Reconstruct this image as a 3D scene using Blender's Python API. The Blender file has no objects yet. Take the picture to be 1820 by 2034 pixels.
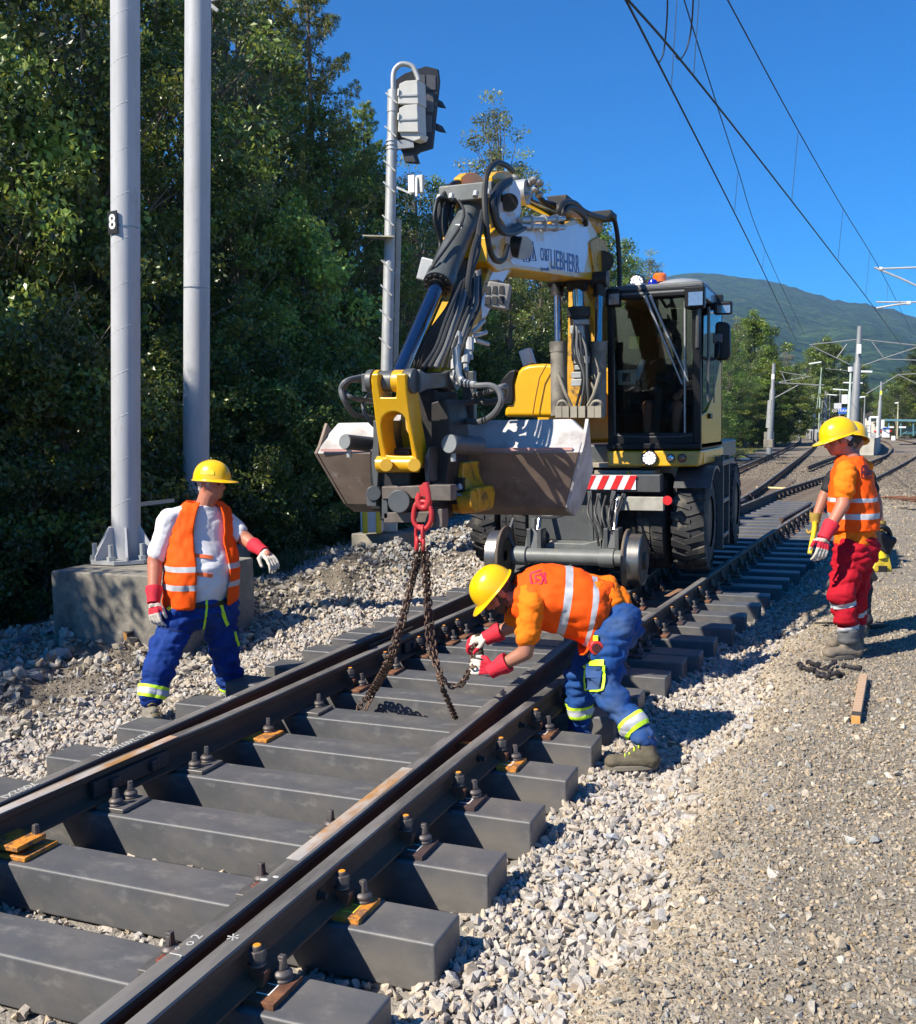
import bpy, bmesh, math, random
import numpy as np
from mathutils import Vector, Matrix, noise
R = math.radians
scene = bpy.context.scene
COL = scene.collection
random.seed(7); RNG = np.random.default_rng(7)

# ------------------------------------------------------------------ camera
YAW, PITCH, ROLL = 0.3768, 0.0836, -0.0142
CAMP = Vector((1.398, 0.0, 1.876)); FOC = 1989.0
fw = Vector((-math.sin(YAW)*math.cos(PITCH), math.cos(YAW)*math.cos(PITCH), -math.sin(PITCH)))
rt0 = Vector((math.cos(YAW), math.sin(YAW), 0)); up0 = rt0.cross(fw)
RT = rt0*math.cos(ROLL) + up0*math.sin(ROLL); UP = up0*math.cos(ROLL) - rt0*math.sin(ROLL)
cd = bpy.data.cameras.new('camera'); cam = bpy.data.objects.new('camera', cd); COL.objects.link(cam)
cam.matrix_world = Matrix(((RT.x, UP.x, -fw.x, CAMP.x), (RT.y, UP.y, -fw.y, CAMP.y), (RT.z, UP.z, -fw.z, CAMP.z), (0, 0, 0, 1)))
cd.sensor_fit = 'HORIZONTAL'; cd.sensor_width = 36; cd.lens = 36*FOC/1820
cd.clip_start = 0.1; cd.clip_end = 20000
scene.camera = cam

# ------------------------------------------------------------------ light
SUN_EL, SUN_AZ = R(43.5), R(217)      # azimuth clockwise from +Y
world = bpy.data.worlds.new('World'); scene.world = world; world.use_nodes = True
wn = world.node_tree; bg = wn.nodes['Background']
sky = wn.nodes.new('ShaderNodeTexSky'); sky.sky_type = 'NISHITA'; sky.sun_disc = False
sky.sun_elevation = SUN_EL; sky.sun_rotation = SUN_AZ; sky.altitude = 2500
sky.air_density = 1.0; sky.dust_density = 0.0; sky.ozone_density = 5.0
hs = wn.nodes.new('ShaderNodeHueSaturation'); hs.inputs['Saturation'].default_value = 1.58; hs.inputs['Hue'].default_value = 0.505
wn.links.new(sky.outputs[0], hs.inputs['Color']); wn.links.new(hs.outputs[0], bg.inputs[0]); bg.inputs[1].default_value = 0.112
sl = bpy.data.lights.new('sun', 'SUN'); sl.energy = 5.0; sl.angle = R(0.5); sl.color = (1.0, 0.92, 0.79)
so = bpy.data.objects.new('sun', sl); COL.objects.link(so)
sd = Vector((math.sin(SUN_AZ)*math.cos(SUN_EL), math.cos(SUN_AZ)*math.cos(SUN_EL), math.sin(SUN_EL)))
so.rotation_euler = sd.to_track_quat('Z', 'Y').to_euler(); so.location = (-30, -30, 40)
scene.view_settings.view_transform = 'Standard'; scene.view_settings.look = 'None'
scene.view_settings.exposure = 0.76; scene.view_settings.gamma = 1.0
cy = scene.cycles
cy.max_bounces = 6; cy.diffuse_bounces = 3; cy.glossy_bounces = 3; cy.transmission_bounces = 4; cy.transparent_max_bounces = 8; cy.volume_bounces = 0
cy.sample_clamp_indirect = 6.0; cy.use_denoising = True; cy.caustics_reflective = False; cy.caustics_refractive = False

# ------------------------------------------------------------------ surveying helpers (site measurements read off the photo)
def ray(x, y): return fw + RT*((x-910)/FOC) - UP*((y-1017)/FOC)
def atz(x, y, z=0.0): d = ray(x, y); return CAMP + d*((z-CAMP.z)/d.z)
def atx(x, y, X): d = ray(x, y); return CAMP + d*((X-CAMP.x)/d.x)
def aty(x, y, Y): d = ray(x, y); return CAMP + d*(Y/d.y)
def atd(x, y, dep): return CAMP + ray(x, y)*dep
def V(*a): return Vector(a if len(a) > 1 else a[0])

# ------------------------------------------------------------------ materials
MATS = {}
def mat(name, col, rough=0.6, metal=0.0, var=0.12, vscale=6.0, bump=0.0, bscale=40.0, spec=0.5, coat=0.0, col2=None, c2lo=0.5, c2hi=0.62, c2scale=5.0, attr=None, emit=0.0, stretch=None, c3=None, c3lo=.6, c3hi=.7, c3scale=14.0, sub=0.0):
    if name in MATS: return MATS[name]
    m = bpy.data.materials.new(name); m.use_nodes = True
    nt = m.node_tree; N = nt.nodes; L = nt.links; b = N['Principled BSDF']
    b.inputs['Roughness'].default_value = rough; b.inputs['Metallic'].default_value = metal
    b.inputs['Specular IOR Level'].default_value = spec
    if coat: b.inputs['Coat Weight'].default_value = coat; b.inputs['Coat Roughness'].default_value = 0.06
    tc = N.new('ShaderNodeTexCoord'); vec = tc.outputs['Object']
    if stretch:
        mp = N.new('ShaderNodeMapping'); mp.inputs['Scale'].default_value = stretch; L.new(vec, mp.inputs[0]); vec = mp.outputs[0]
    def nz(s, d=5.0, rg=0.6):
        n = N.new('ShaderNodeTexNoise'); n.inputs['Scale'].default_value = s; n.inputs['Detail'].default_value = d; n.inputs['Roughness'].default_value = rg
        L.new(vec, n.inputs['Vector']); return n.outputs['Fac']
    def mixc(f, a, c, bt='MIX'):
        x = N.new('ShaderNodeMix'); x.data_type = 'RGBA'; x.blend_type = bt
        if hasattr(f, 'links'): L.new(f, x.inputs[0])
        else: x.inputs[0].default_value = f
        for s, i in ((a, 6), (c, 7)):
            if hasattr(s, 'links'): L.new(s, x.inputs[i])
            else: x.inputs[i].default_value = (*s, 1)
        return x.outputs[2]
    def ramp(f, lo, hi):
        r = N.new('ShaderNodeMapRange'); r.inputs[1].default_value = lo; r.inputs[2].default_value = hi; L.new(f, r.inputs[0]); return r.outputs[0]
    if attr:
        a = N.new('ShaderNodeAttribute'); a.attribute_name = attr; c = a.outputs['Color']
    else: c = mixc(0.0, col, col)
    if col2: c = mixc(ramp(nz(c2scale), c2lo, c2hi), c, col2)
    if c3: c = mixc(ramp(nz(c3scale, 6, .7), c3lo, c3hi), c, c3)
    if var:
        v = ramp(nz(vscale), 0.3, 0.7); lo = (1-var,)*3; hi = (1+var,)*3
        c = mixc(1.0, c, mixc(v, lo, hi), 'MULTIPLY')
        rr = N.new('ShaderNodeMapRange'); rr.inputs[3].default_value = max(0.03, rough-var*0.6); rr.inputs[4].default_value = min(1, rough+var*0.6)
        L.new(nz(vscale*2.3), rr.inputs[0]); L.new(rr.outputs[0], b.inputs['Roughness'])
    L.new(c, b.inputs['Base Color'])
    if bump:
        bp = N.new('ShaderNodeBump'); bp.inputs['Strength'].default_value = min(1, bump); bp.inputs['Distance'].default_value = 0.02
        L.new(nz(bscale, 4, .6), bp.inputs['Height']); L.new(bp.outputs[0], b.inputs['Normal'])
    if emit:
        L.new(c, b.inputs['Emission Color']); b.inputs['Emission Strength'].default_value = emit
    MATS[name] = m; return m

# ------------------------------------------------------------------ mesh builder
class MB:
    def __init__(s): s.v = []; s.f = []; s.m = []; s.mi = 0
    def add(s, vs, fs):
        o = len(s.v); s.v.extend([tuple(p) for p in vs]); s.f.extend([tuple(i+o for i in f) for f in fs]); s.m.extend([s.mi]*len(fs)); return s
    def box(s, c, d, rot=None, taper=None):
        x, y, z = d[0]/2, d[1]/2, d[2]/2; t = taper or 1.0
        vs = [V(a*x*(t if k > 0 else 1), b*y*(t if k > 0 else 1), k*z) for k in (-1, 1) for b in (-1, 1) for a in (-1, 1)]
        if rot is not None: vs = [rot @ p for p in vs]
        c = V(*c)
        return s.add([p+c for p in vs], [(0, 2, 3, 1), (4, 5, 7, 6), (0, 1, 5, 4), (2, 6, 7, 3), (0, 4, 6, 2), (1, 3, 7, 5)])
    def bar(s, p0, p1, w, h, upv=None):
        p0, p1 = V(*p0), V(*p1); d = (p1-p0); l = d.length; d = d/l
        u = V(*upv) if upv is not None else V(0, 0, 1)
        if abs(d.dot(u)) > 0.98: u = V(0, 1, 0)
        a = d.cross(u).normalized(); u = a.cross(d)
        rot = Matrix((a, d, u)).transposed()
        return s.box((p0+p1)/2, (w, l, h), rot)
    def cyl(s, p0, p1, r0, r1=None, n=20, caps=True):
        r1 = r0 if r1 is None else r1; p0, p1 = V(*p0), V(*p1); d = (p1-p0).normalized()
        a = d.orthogonal().normalized(); b = d.cross(a); vs = []
        for p, r in ((p0, r0), (p1, r1)):
            vs += [p + (a*math.cos(2*math.pi*i/n) + b*math.sin(2*math.pi*i/n))*r for i in range(n)]
        fs = [(i, (i+1) % n, n+(i+1) % n, n+i) for i in range(n)]
        if caps: fs += [tuple(range(n-1, -1, -1)), tuple(range(n, 2*n))]
        return s.add(vs, fs)
    def tube(s, pts, r, n=10, closed=False, caps=True):
        pts = [V(*p) for p in pts]; k = len(pts); rs = r if isinstance(r, (list, tuple)) else [r]*k; vs = []; a = None
        for i, p in enumerate(pts):
            d = (pts[(i+1) % k]-pts[i-1]) if closed else (pts[min(i+1, k-1)]-pts[max(i-1, 0)])
            d.normalize()
            a = d.orthogonal().normalized() if a is None else (a-d*a.dot(d)).normalized()
            b = d.cross(a)
            vs += [p+(a*math.cos(2*math.pi*j/n)+b*math.sin(2*math.pi*j/n))*rs[i] for j in range(n)]
        fs = []
        for i in range(k if closed else k-1):
            o0, o1 = i*n, ((i+1) % k)*n
            fs += [(o0+j, o0+(j+1) % n, o1+(j+1) % n, o1+j) for j in range(n)]
        if caps and not closed: fs += [tuple(range(n-1, -1, -1)), tuple(range((k-1)*n, k*n))]
        return s.add(vs, fs)
    def curve(s, pts, r, n=8, sub=8):
        return s.tube(spline(pts, sub), r, n)
    def prism(s, poly, ext):
        e = V(*ext); n = len(poly); vs = [V(*p) for p in poly]; vs += [p+e for p in vs]
        nr = Vector((0, 0, 0))
        for i in range(n): nr += vs[i].cross(vs[(i+1) % n])
        base = tuple(range(n)); top = tuple(range(n, 2*n))
        if nr.dot(e) > 0: fs = [base[::-1], top] + [(i, (i+1) % n, n+(i+1) % n, n+i) for i in range(n)]
        else: fs = [base, top[::-1]] + [((i+1) % n, i, n+i, n+(i+1) % n) for i in range(n)]
        return s.add(vs, fs)
    def lathe(s, prof, o=(0, 0, 0), ax=(0, 0, 1), n=32, a0=0, a1=None):
        ax = V(*ax).normalized(); a = ax.orthogonal().normalized(); b = ax.cross(a); o = V(*o)
        full = a1 is None; a1 = a0+2*math.pi if full else a1; m = n if full else n+1; vs = []
        for r, h in prof:
            vs += [o+ax*h+(a*math.cos(a0+(a1-a0)*i/n)+b*math.sin(a0+(a1-a0)*i/n))*r for i in range(m)]
        fs = []
        for k in range(len(prof)-1):
            for i in range(n):
                j = (i+1) % m; fs.append((k*m+i, k*m+j, (k+1)*m+j, (k+1)*m+i))
        return s.add(vs, fs)
    def ell(s, c, ax, n=14, k=9):
        """ellipsoid: ax = three axis vectors or radii"""
        c = V(*c)
        if not isinstance(ax[0], Vector): ax = (V(ax[0], 0, 0), V(0, ax[1], 0), V(0, 0, ax[2]))
        vs = [c+ax[2]]; 
        for i in range(1, k):
            t = math.pi*i/k
            vs += [c+ax[2]*math.cos(t)+(ax[0]*math.cos(2*math.pi*j/n)+ax[1]*math.sin(2*math.pi*j/n))*math.sin(t) for j in range(n)]
        vs.append(c-ax[2]); fs = [(0, 1+j, 1+(j+1) % n) for j in range(n)]
        for i in range(k-2):
            o = 1+i*n; fs += [(o+j, o+n+j, o+n+(j+1) % n, o+(j+1) % n) for j in range(n)]
        o = 1+(k-2)*n; fs += [(o+j, len(vs)-1, o+(j+1) % n) for j in range(n)]
        return s.add(vs, fs)
    def cap(s, p0, p1, r0, r1=None, n=12):
        """tapered capsule"""
        r1 = r0 if r1 is None else r1; p0, p1 = V(*p0), V(*p1); d = p1-p0
        d = d.normalized() if d.length > 1e-6 else V(0, 0, 1)
        prof = [(max(1e-4, r0*math.cos(t)), r0*math.sin(t)) for t in [-math.pi/2+i*math.pi/8 for i in range(5)]]
        L = (p1-p0).length
        prof += [(max(1e-4, r1*math.cos(t)), L+r1*math.sin(t)) for t in [i*math.pi/8 for i in range(5)]]
        return s.lathe(prof, p0, d, n)
    def loft(s, rings, caps=True):
        n = len(rings[0]); vs = [p for r in rings for p in r]; fs = []
        for k in range(len(rings)-1):
            fs += [(k*n+i, k*n+(i+1) % n, (k+1)*n+(i+1) % n, (k+1)*n+i) for i in range(n)]
        if caps: fs += [tuple(range(n-1, -1, -1)), tuple(range((len(rings)-1)*n, len(rings)*n))]
        return s.add(vs, fs)
    def build(s, name, mats, parent=None, org=None, smooth=35, bevel=0.0, seg=2):
        me = bpy.data.meshes.new(name)
        if org is None: org = parent_org(parent)
        org = V(*org) if org is not None else V(0, 0, 0)
        me.from_pydata([(p[0]-org.x, p[1]-org.y, p[2]-org.z) for p in s.v], [], s.f)
        mats = mats if isinstance(mats, (list, tuple)) else [mats]
        for m in mats: me.materials.append(m)
        if len(mats) > 1: me.polygons.foreach_set('material_index', s.m)
        if smooth:
            me.polygons.foreach_set('use_smooth', [True]*len(me.polygons))
            if smooth < 180: me.set_sharp_from_angle(angle=R(smooth))
        me.update()
        return link(name, me, parent, org, bevel, seg)
def parent_org(p):
    return V(p['ox'], p['oy'], p['oz']) if p is not None and 'ox' in p else None
def link(name, me, parent=None, org=None, bevel=0, seg=2):
    o = bpy.data.objects.new(name, me); COL.objects.link(o)
    if parent is not None:
        o.parent = parent
        for k in ('ox', 'oy', 'oz'):
            if k in parent: o[k] = parent[k]
    elif org is not None:
        o.location = org; o['ox'], o['oy'], o['oz'] = org[0], org[1], org[2]
    if bevel:
        b = o.modifiers.new('bevel', 'BEVEL'); b.width = bevel; b.segments = seg; b.limit_method = 'ANGLE'; b.angle_limit = R(40); b.harden_normals = True
    return o
def tag(o, label=None, cat=None, group=None, kind=None):
    if label: o['label'] = label
    if cat: o['category'] = cat
    if group: o['group'] = group
    if kind: o['kind'] = kind
    return o
def empty(name, loc, label, cat, group=None):
    o = bpy.data.objects.new(name, None); COL.objects.link(o); o.location = loc
    o['ox'], o['oy'], o['oz'] = loc[0], loc[1], loc[2]
    return tag(o, label, cat, group)
def kids(o, table): return table.get(o, [])
def copy_tree(root, loc=None):
    table = {}
    for q in list(COL.objects):
        if q.parent: table.setdefault(q.parent, []).append(q)
    def rec(o, par):
        c = o.copy(); COL.objects.link(c)
        if par is not None: c.parent = par
        for ch in table.get(o, []): rec(ch, c)
        return c
    c = rec(root, None)
    if loc is not None: c.location = loc
    return c
def spline(pts, sub=8, closed=False):
    pts = [V(*p) for p in pts]; n = len(pts); out = []
    for i in range(n if closed else n-1):
        p1, p2 = pts[i], pts[(i+1) % n]
        p0 = pts[i-1] if (i > 0 or closed) else p1*2-p2
        p3 = pts[(i+2) % n] if (i+2 < n or closed) else p2*2-p1
        for k in range(sub):
            t = k/sub
            out.append(0.5*((2*p1)+(p2-p0)*t+(2*p0-5*p1+4*p2-p3)*t*t+(3*p1-p0-3*p2+p3)*t**3))
    if not closed: out.append(pts[-1])
    return out
def text_mesh(txt, size, ext=0.002, bold=0.0, shear=0.0):
    c = bpy.data.curves.new('lettering', 'FONT'); c.body = txt; c.size = size; c.extrude = ext; c.align_x = 'CENTER'; c.align_y = 'CENTER'; c.offset = bold; c.shear = shear
    o = bpy.data.objects.new('lettering', c); COL.objects.link(o)
    dg = bpy.context.evaluated_depsgraph_get(); me = bpy.data.meshes.new_from_object(o.evaluated_get(dg))
    COL.objects.unlink(o); bpy.data.objects.remove(o); return me
def lettering(name, txt, size, pos, xdir, updir, m, parent, ext=0.002, bold=0.0, shear=0.0, sx=1.0):
    me = text_mesh(txt, size, ext, bold, shear)
    x = V(*xdir).normalized(); u = V(*updir); u = (u-x*u.dot(x)).normalized(); z = x.cross(u)
    org = parent_org(parent) or V(0, 0, 0)
    M = Matrix(((x.x*sx, u.x, z.x, pos[0]-org.x), (x.y*sx, u.y, z.y, pos[1]-org.y), (x.z*sx, u.z, z.z, pos[2]-org.z), (0, 0, 0, 1)))
    me.transform(M); me.materials.clear(); me.materials.append(m)
    return link(name, me, parent, None if parent else V(0, 0, 0))
def bake(mb, mats, mods):
    """evaluate a modifier stack once and return the resulting mesh"""
    me = bpy.data.meshes.new('tmp'); me.from_pydata([tuple(p) for p in mb.v], [], mb.f); me.update()
    for m in mats: me.materials.append(m)
    if len(mats) > 1: me.polygons.foreach_set('material_index', mb.m)
    o = bpy.data.objects.new('tmp', me); COL.objects.link(o)
    for t, kw in mods:
        md = o.modifiers.new(t, t)
        for k, v in kw.items(): setattr(md, k, v)
    dg = bpy.context.evaluated_depsgraph_get(); dg.update()
    r = bpy.data.meshes.new_from_object(o.evaluated_get(dg))
    COL.objects.unlink(o); bpy.data.objects.remove(o); bpy.data.meshes.remove(me)
    return r
def hsh(i, k=0): return (math.sin(i*12.9898+k*78.233)*43758.5453) % 1.0
# ------------------------------------------------------------------ the ground
def sstep(a, b, x): t = np.clip((x-a)/(b-a), 0, 1); return t*t*(3-2*t)
def berm_x(y): return 0.42+0.045*np.clip(y-3, 0, 60)+0.06*np.sin(y*2.1)+0.05*np.sin(y*5.3+1)
def bumps(x, y):
    return (np.sin(x*3.1+y*1.7)+np.sin(x*1.3-y*2.9+1.3)+.6*np.sin(x*6.3+y*4.1+.7)+.5*np.sin(-x*5.1+y*7.7))/3.1
def gz(x, y):
    x = np.asarray(x, float); y = np.asarray(y, float)
    near = 1-sstep(22, 34, y)
    bed = -0.165-0.05*sstep(.02, .10, -x)*sstep(-2.95, -2.87, x)
    bed = np.where(y > 22, -0.165+0.10*sstep(24, 36, y), bed)
    bx = berm_x(y)
    z = bed+(0.055+0.015*bumps(x*.5, y*.5)-bed)*sstep(bx-0.12, bx+0.42, x)
    z = z-0.25*sstep(7, 22, x)
    l = sstep(-3.05, -3.7, -(-x)) if False else np.clip((-3.1-x)/1.0, 0, 1)
    heap = np.exp(-((x+4.9)/0.95)**2)*((0.10+.1*sstep(8, 10, y))+0.18*bumps(x*1.0, y*.8)+.08*bumps(x*3, y*2.6)+.03*bumps(x*7, y*7))*near
    z = z+heap+0.03*l*bumps(x*1.1, y*1.3)*near
    z = z-0.45*sstep(-6.3, -8.3, x) if False else z-0.35*sstep(6.6, 8.5, -x)*near+0.9*sstep(9, 16, -x)
    return z
def grid_axis(parts):
    out = []
    for a, b, n in parts: out += list(np.linspace(a, b, n, endpoint=False))
    out.append(parts[-1][1]); return np.array(out)
gx = grid_axis([(-900, -60, 14), (-60, -12, 24), (-12, -6.5, 40), (-6.5, 3, 180), (3, 12, 30), (12, 80, 20), (80, 900, 12)])
gy = grid_axis([(-40, 0, 14), (0, 16, 240), (16, 36, 80), (36, 120, 50), (120, 900, 20)])
GX, GY = np.meshgrid(gx, gy); GZ = gz(GX, GY)
nx, ny = len(gx), len(gy)
vs = np.stack([GX.ravel(), GY.ravel(), GZ.ravel()], 1)
ii = np.arange(nx*ny).reshape(ny, nx)
fs = np.stack([ii[:-1, :-1].ravel(), ii[:-1, 1:].ravel(), ii[1:, 1:].ravel(), ii[1:, :-1].ravel()], 1)
def np_mesh(name, verts, faces, mats, col=None, smooth=False):
    me = bpy.data.meshes.new(name); nv, nf, k = len(verts), len(faces), faces.shape[1]
    me.vertices.add(nv); me.vertices.foreach_set('co', np.ascontiguousarray(verts, np.float32).ravel())
    me.loops.add(nf*k); me.loops.foreach_set('vertex_index', np.ascontiguousarray(faces, np.int32).ravel())
    me.polygons.add(nf); me.polygons.foreach_set('loop_start', np.arange(0, nf*k, k, dtype=np.int32))
    me.polygons.foreach_set('loop_total', np.full(nf, k, np.int32))
    me.polygons.foreach_set('use_smooth', np.full(nf, bool(smooth)))
    for m in mats: me.materials.append(m)
    if col is not None:
        a = me.color_attributes.new('col', 'FLOAT_COLOR', 'POINT'); c4 = np.ones((nv, 4), np.float32); c4[:, :3] = col; a.data.foreach_set('color', c4.ravel())
    me.update(calc_edges=True); me.validate(); return me
def zone_col(x, y):
    n = bumps(x*.7, y*.6)[..., None]; n2 = bumps(x*2.3+4, y*2.1)[..., None]
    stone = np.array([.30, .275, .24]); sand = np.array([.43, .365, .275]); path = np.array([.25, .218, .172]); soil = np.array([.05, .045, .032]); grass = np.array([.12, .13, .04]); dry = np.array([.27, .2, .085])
    c = np.broadcast_to(stone, x.shape+(3,)).copy()
    bx = berm_x(y)
    m = sstep(bx-.1, bx+.16, x)[..., None]; c = c*(1-m)+sand*m
    m = sstep(bx+.3, bx+.75, x+.12*bumps(x*2, y*2))[..., None]; c = c*(1-m)+path*(1+.12*n2)*m
    m = np.exp(-((x+5.0)/1.0)**2)[..., None]*np.clip(.55+.9*bumps(x*1.0, y*.8)[..., None], 0, 1)*(y < 20)[..., None]; c = c*(1-m)+np.array([.20, .165, .12])*m
    m = (sstep(3.6, 4.3, -x+.3*bumps(x*1.3, y*1.2))*(1-sstep(24, 30, y)))[..., None]*(.75+.25*n2); c = c*(1-m)+np.array([.185, .155, .115])*m
    m = (sstep(24, 34, y)*(1-sstep(5, 9, np.abs(x-.5))))[..., None]; c = c*(1-m)+np.array([.215, .18, .14])*m
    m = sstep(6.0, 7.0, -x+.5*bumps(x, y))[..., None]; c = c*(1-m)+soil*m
    m = (sstep(4.6, 5.4, -x+.35*bumps(x*.6, y*.6))*sstep(26, 32, y))[..., None]; c = c*(1-m)+(grass*(1-.5*np.clip(n, 0, 1))+dry*.5*np.clip(n, 0, 1))*m
    far = (sstep(70, 110, y)*sstep(9, 14, np.abs(x+2)))[..., None]; c = c*(1-far)+grass*far
    m = sstep(11, 14, x+1.5*bumps(x*.2, y*.2))[..., None]*sstep(40, 60, y)[..., None]; c = c*(1-m)+grass*m
    return c
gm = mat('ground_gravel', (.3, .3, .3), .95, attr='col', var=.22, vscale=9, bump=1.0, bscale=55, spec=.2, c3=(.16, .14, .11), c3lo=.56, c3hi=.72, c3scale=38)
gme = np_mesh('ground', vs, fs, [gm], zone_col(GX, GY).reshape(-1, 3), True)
tag(link('ground', gme), kind='structure')

# ------------------------------------------------------------------ stones
def rock_variants(n, seed):
    rg = np.random.default_rng(seed); out = []
    for i in range(n):
        p = rg.normal(size=(12, 3)); p /= np.linalg.norm(p, axis=1)[:, None]; p *= rg.uniform(.72, 1, (12, 1))
        bm = bmesh.new()
        for q in p: bm.verts.new(q)
        r = bmesh.ops.convex_hull(bm, input=bm.verts); bmesh.ops.delete(bm, geom=list(set(r['geom_interior']+r['geom_unused'])), context='VERTS')
        bmesh.ops.triangulate(bm, faces=bm.faces); bm.verts.index_update(); bm.verts.ensure_lookup_table()
        out.append((np.array([v.co[:] for v in bm.verts]), np.array([[v.index for v in f.verts] for f in bm.faces]))); bm.free()
    return out
ROCKS = rock_variants(16, 3)
def scatter(name, xs, ys, zs, size, cols, flat, seed, m):
    rg = np.random.default_rng(seed); n = len(xs)
    q = rg.normal(size=(n, 4)); q /= np.linalg.norm(q, axis=1)[:, None]
    a, b, c, d = q.T
    Rm = np.stack([1-2*(c*c+d*d), 2*(b*c-a*d), 2*(b*d+a*c), 2*(b*c+a*d), 1-2*(b*b+d*d), 2*(c*d-a*b), 2*(b*d-a*c), 2*(c*d+a*b), 1-2*(b*b+c*c)], 1).reshape(n, 3, 3)
    sc = size[:, None]*rg.uniform([.75, .5, .42], [1.25, .95, .8], (n, 3))
    VV, FF, CC = [], [], []; off = 0; kind = rg.integers(0, len(ROCKS), n)
    for k, (rv, rf) in enumerate(ROCKS):
        s = np.where(kind == k)[0]
        if not len(s): continue
        v = rv[None]*sc[s][:, None]
        v = np.einsum('nij,nkj->nki', Rm[s], v); v[..., 2] *= flat
        v += np.stack([xs[s], ys[s], zs[s]], 1)[:, None]
        nv = rv.shape[0]; FF.append((rf[None]+(off+np.arange(len(s))*nv)[:, None, None]).reshape(-1, 3))
        VV.append(v.reshape(-1, 3)); CC.append(np.repeat(cols[s], nv, 0)); off += len(s)*nv
    return link(name, np_mesh(name, np.concatenate(VV), np.concatenate(FF), [m], np.concatenate(CC)))
def stone_cols(n, seed, base, spread=.16, warm=.06):
    rg = np.random.default_rng(seed); l = np.clip(rg.normal(1, spread, (n, 1)), .45, 1.5); w = rg.normal(0, warm, (n, 1))
    return np.clip(np.array(base)*l*np.concatenate([1+w, 1+w*.2, 1-w], 1), .02, .8)
sm = mat('crushed_stone', (.4, .4, .4), .9, attr='col', var=.18, vscale=60, bump=.35, bscale=160, spec=.25)
rg = np.random.default_rng(11)
def field(x0, x1, y0, y1, dens, keep=None, seed=1):
    r = np.random.default_rng(seed); n = int((x1-x0)*(y1-y0)*dens); x = r.uniform(x0, x1, n); y = r.uniform(y0, y1, n)
    if keep is not None: k = keep(x, y); x, y = x[k], y[k]
    return x, y
def put(name, x, y, smin, smax, base, flat, seed, lift=.15, spread=.16, warm=.06, extra=None):
    r = np.random.default_rng(seed); n = len(x); s = r.uniform(smin, smax, n)*r.choice([.7, 1, 1, 1.25], n)
    z = gz(x, y)+s*lift*r.uniform(-.3, 1.6, n)
    if extra is not None: z = z+extra(x, y)
    c = stone_cols(n, seed+1, base, spread, warm)
    return x, y, z, s, c
def stones(name, sets, flat, m, seed, label=None):
    X = [np.concatenate([t[i] for t in sets]) for i in range(5)]
    return tag(scatter(name, X[0], X[1], X[2], X[3], X[4], flat, seed, m), label, None, None, 'stuff')
STONE = (.43, .385, .33)
RB = lambda x, y: (x > -3.05) & (x < berm_x(y)+.22)
sets = []
x, y = field(-3.1, 1.3, 1.2, 9, 2300, lambda x, y: (x > .0) & (x < berm_x(y)+.12+.12*np.random.default_rng(5).random(len(x))), 21); sets.append(put('', x, y, .017, .035, STONE, 1, 22, .55, .11))
x, y = field(-3.1, 0.05, 1.6, 9, 620, None, 23); sets.append(put('', x, y, .018, .035, STONE, 1, 24, .45, .11))
x, y = field(-3.1, 2.4, 9, 24, 560, lambda x, y: RB(x, y), 25); sets.append(put('', x, y, .021, .038, STONE, 1, 26, .5, .11))
x, y = field(-4.7, -2.95, 2.5, 9, 1700, lambda x, y: x > -3.75+.35*bumps(x*1.2, y*1.1)-.5*np.random.default_rng(8).random(len(x))**3, 27); sets.append(put('', x, y, .019, .037, STONE, 1, 28, .5, .11))
x, y = field(-4.8, -3.0, 9, 24, 620, lambda x, y: x > -3.8+.5*bumps(x*1.0, y*.9)-.7*np.random.default_rng(8).random(len(x))**3, 29); sets.append(put('', x, y, .026, .048, STONE, 1, 30, .5))
x, y = field(-6.7, -3.7, 3.0, 12, 300, lambda x, y: bumps(x*1.0, y*.8)+.5*bumps(x*3, y*3) < .35, 31); sets.append(put('', x, y, .02, .06, (.33, .30, .25), 1, 32, .5, .22))
x, y = field(-8.2, -4.3, 12, 26, 330, lambda x, y: (bumps(x*1.2, y*1.1) > -.5), 33); sets.append(put('', x, y, .03, .065, (.33, .31, .28), 1, 34, .5, .22))
x, y = field(-6.6, -5.2, 5.5, 8, 22, None, 35); sets.append(put('', x, y, .08, .13, (.33, .31, .28), 1, 36, .4, .2))
x, y = field(-6.6, -3.3, 2.8, 14, 1300, None, 37); sets.append(put('', x, y, .006, .018, (.24, .205, .155), 1, 38, .3, .25))
x, y = field(-6, 7, 24, 62, 75, None, 71); sets.append(put('', x, y, .02, .045, (.19, .16, .125), .7, 72, .3, .28))
x, y = field(-4.8, -2.95, .4, 2.5, 1300, None, 73); sets.append(put('', x, y, .019, .037, STONE, 1, 74, .5, .11))
x, y = field(-.0, .6, .2, 1.25, 1500, None, 75); sets.append(put('', x, y, .019, .037, STONE, 1, 76, .5, .11))
stones('ballast_stones', sets, 1.0, sm, 40)
sets = []
PC = (.30, .255, .195)
x, y = field(.4, 2.3, 1.2, 6.5, 3600, lambda x, y: x > berm_x(y)+.10+.22*np.random.default_rng(3).random(len(x)), 41); sets.append(put('', x, y, .006, .0165, PC, .6, 42, .2, .26, .08))
x, y = field(.45, 3.2, 6.5, 12, 1500, lambda x, y: x > berm_x(y)+.05, 43); sets.append(put('', x, y, .008, .019, PC, .6, 44, .2, .26, .08))
x, y = field(.6, 6.5, 12, 30, 150, lambda x, y: x > berm_x(y)+.1, 45); sets.append(put('', x, y, .012, .03, PC, .6, 46, .2, .26, .08))
x, y = field(.4, 2.2, 1.2, 7, 38, lambda x, y: x > berm_x(y)+.0, 47); sets.append(put('', x, y, .02, .034, (.40, .35, .28), .8, 48, .3, .25, .08))
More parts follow.
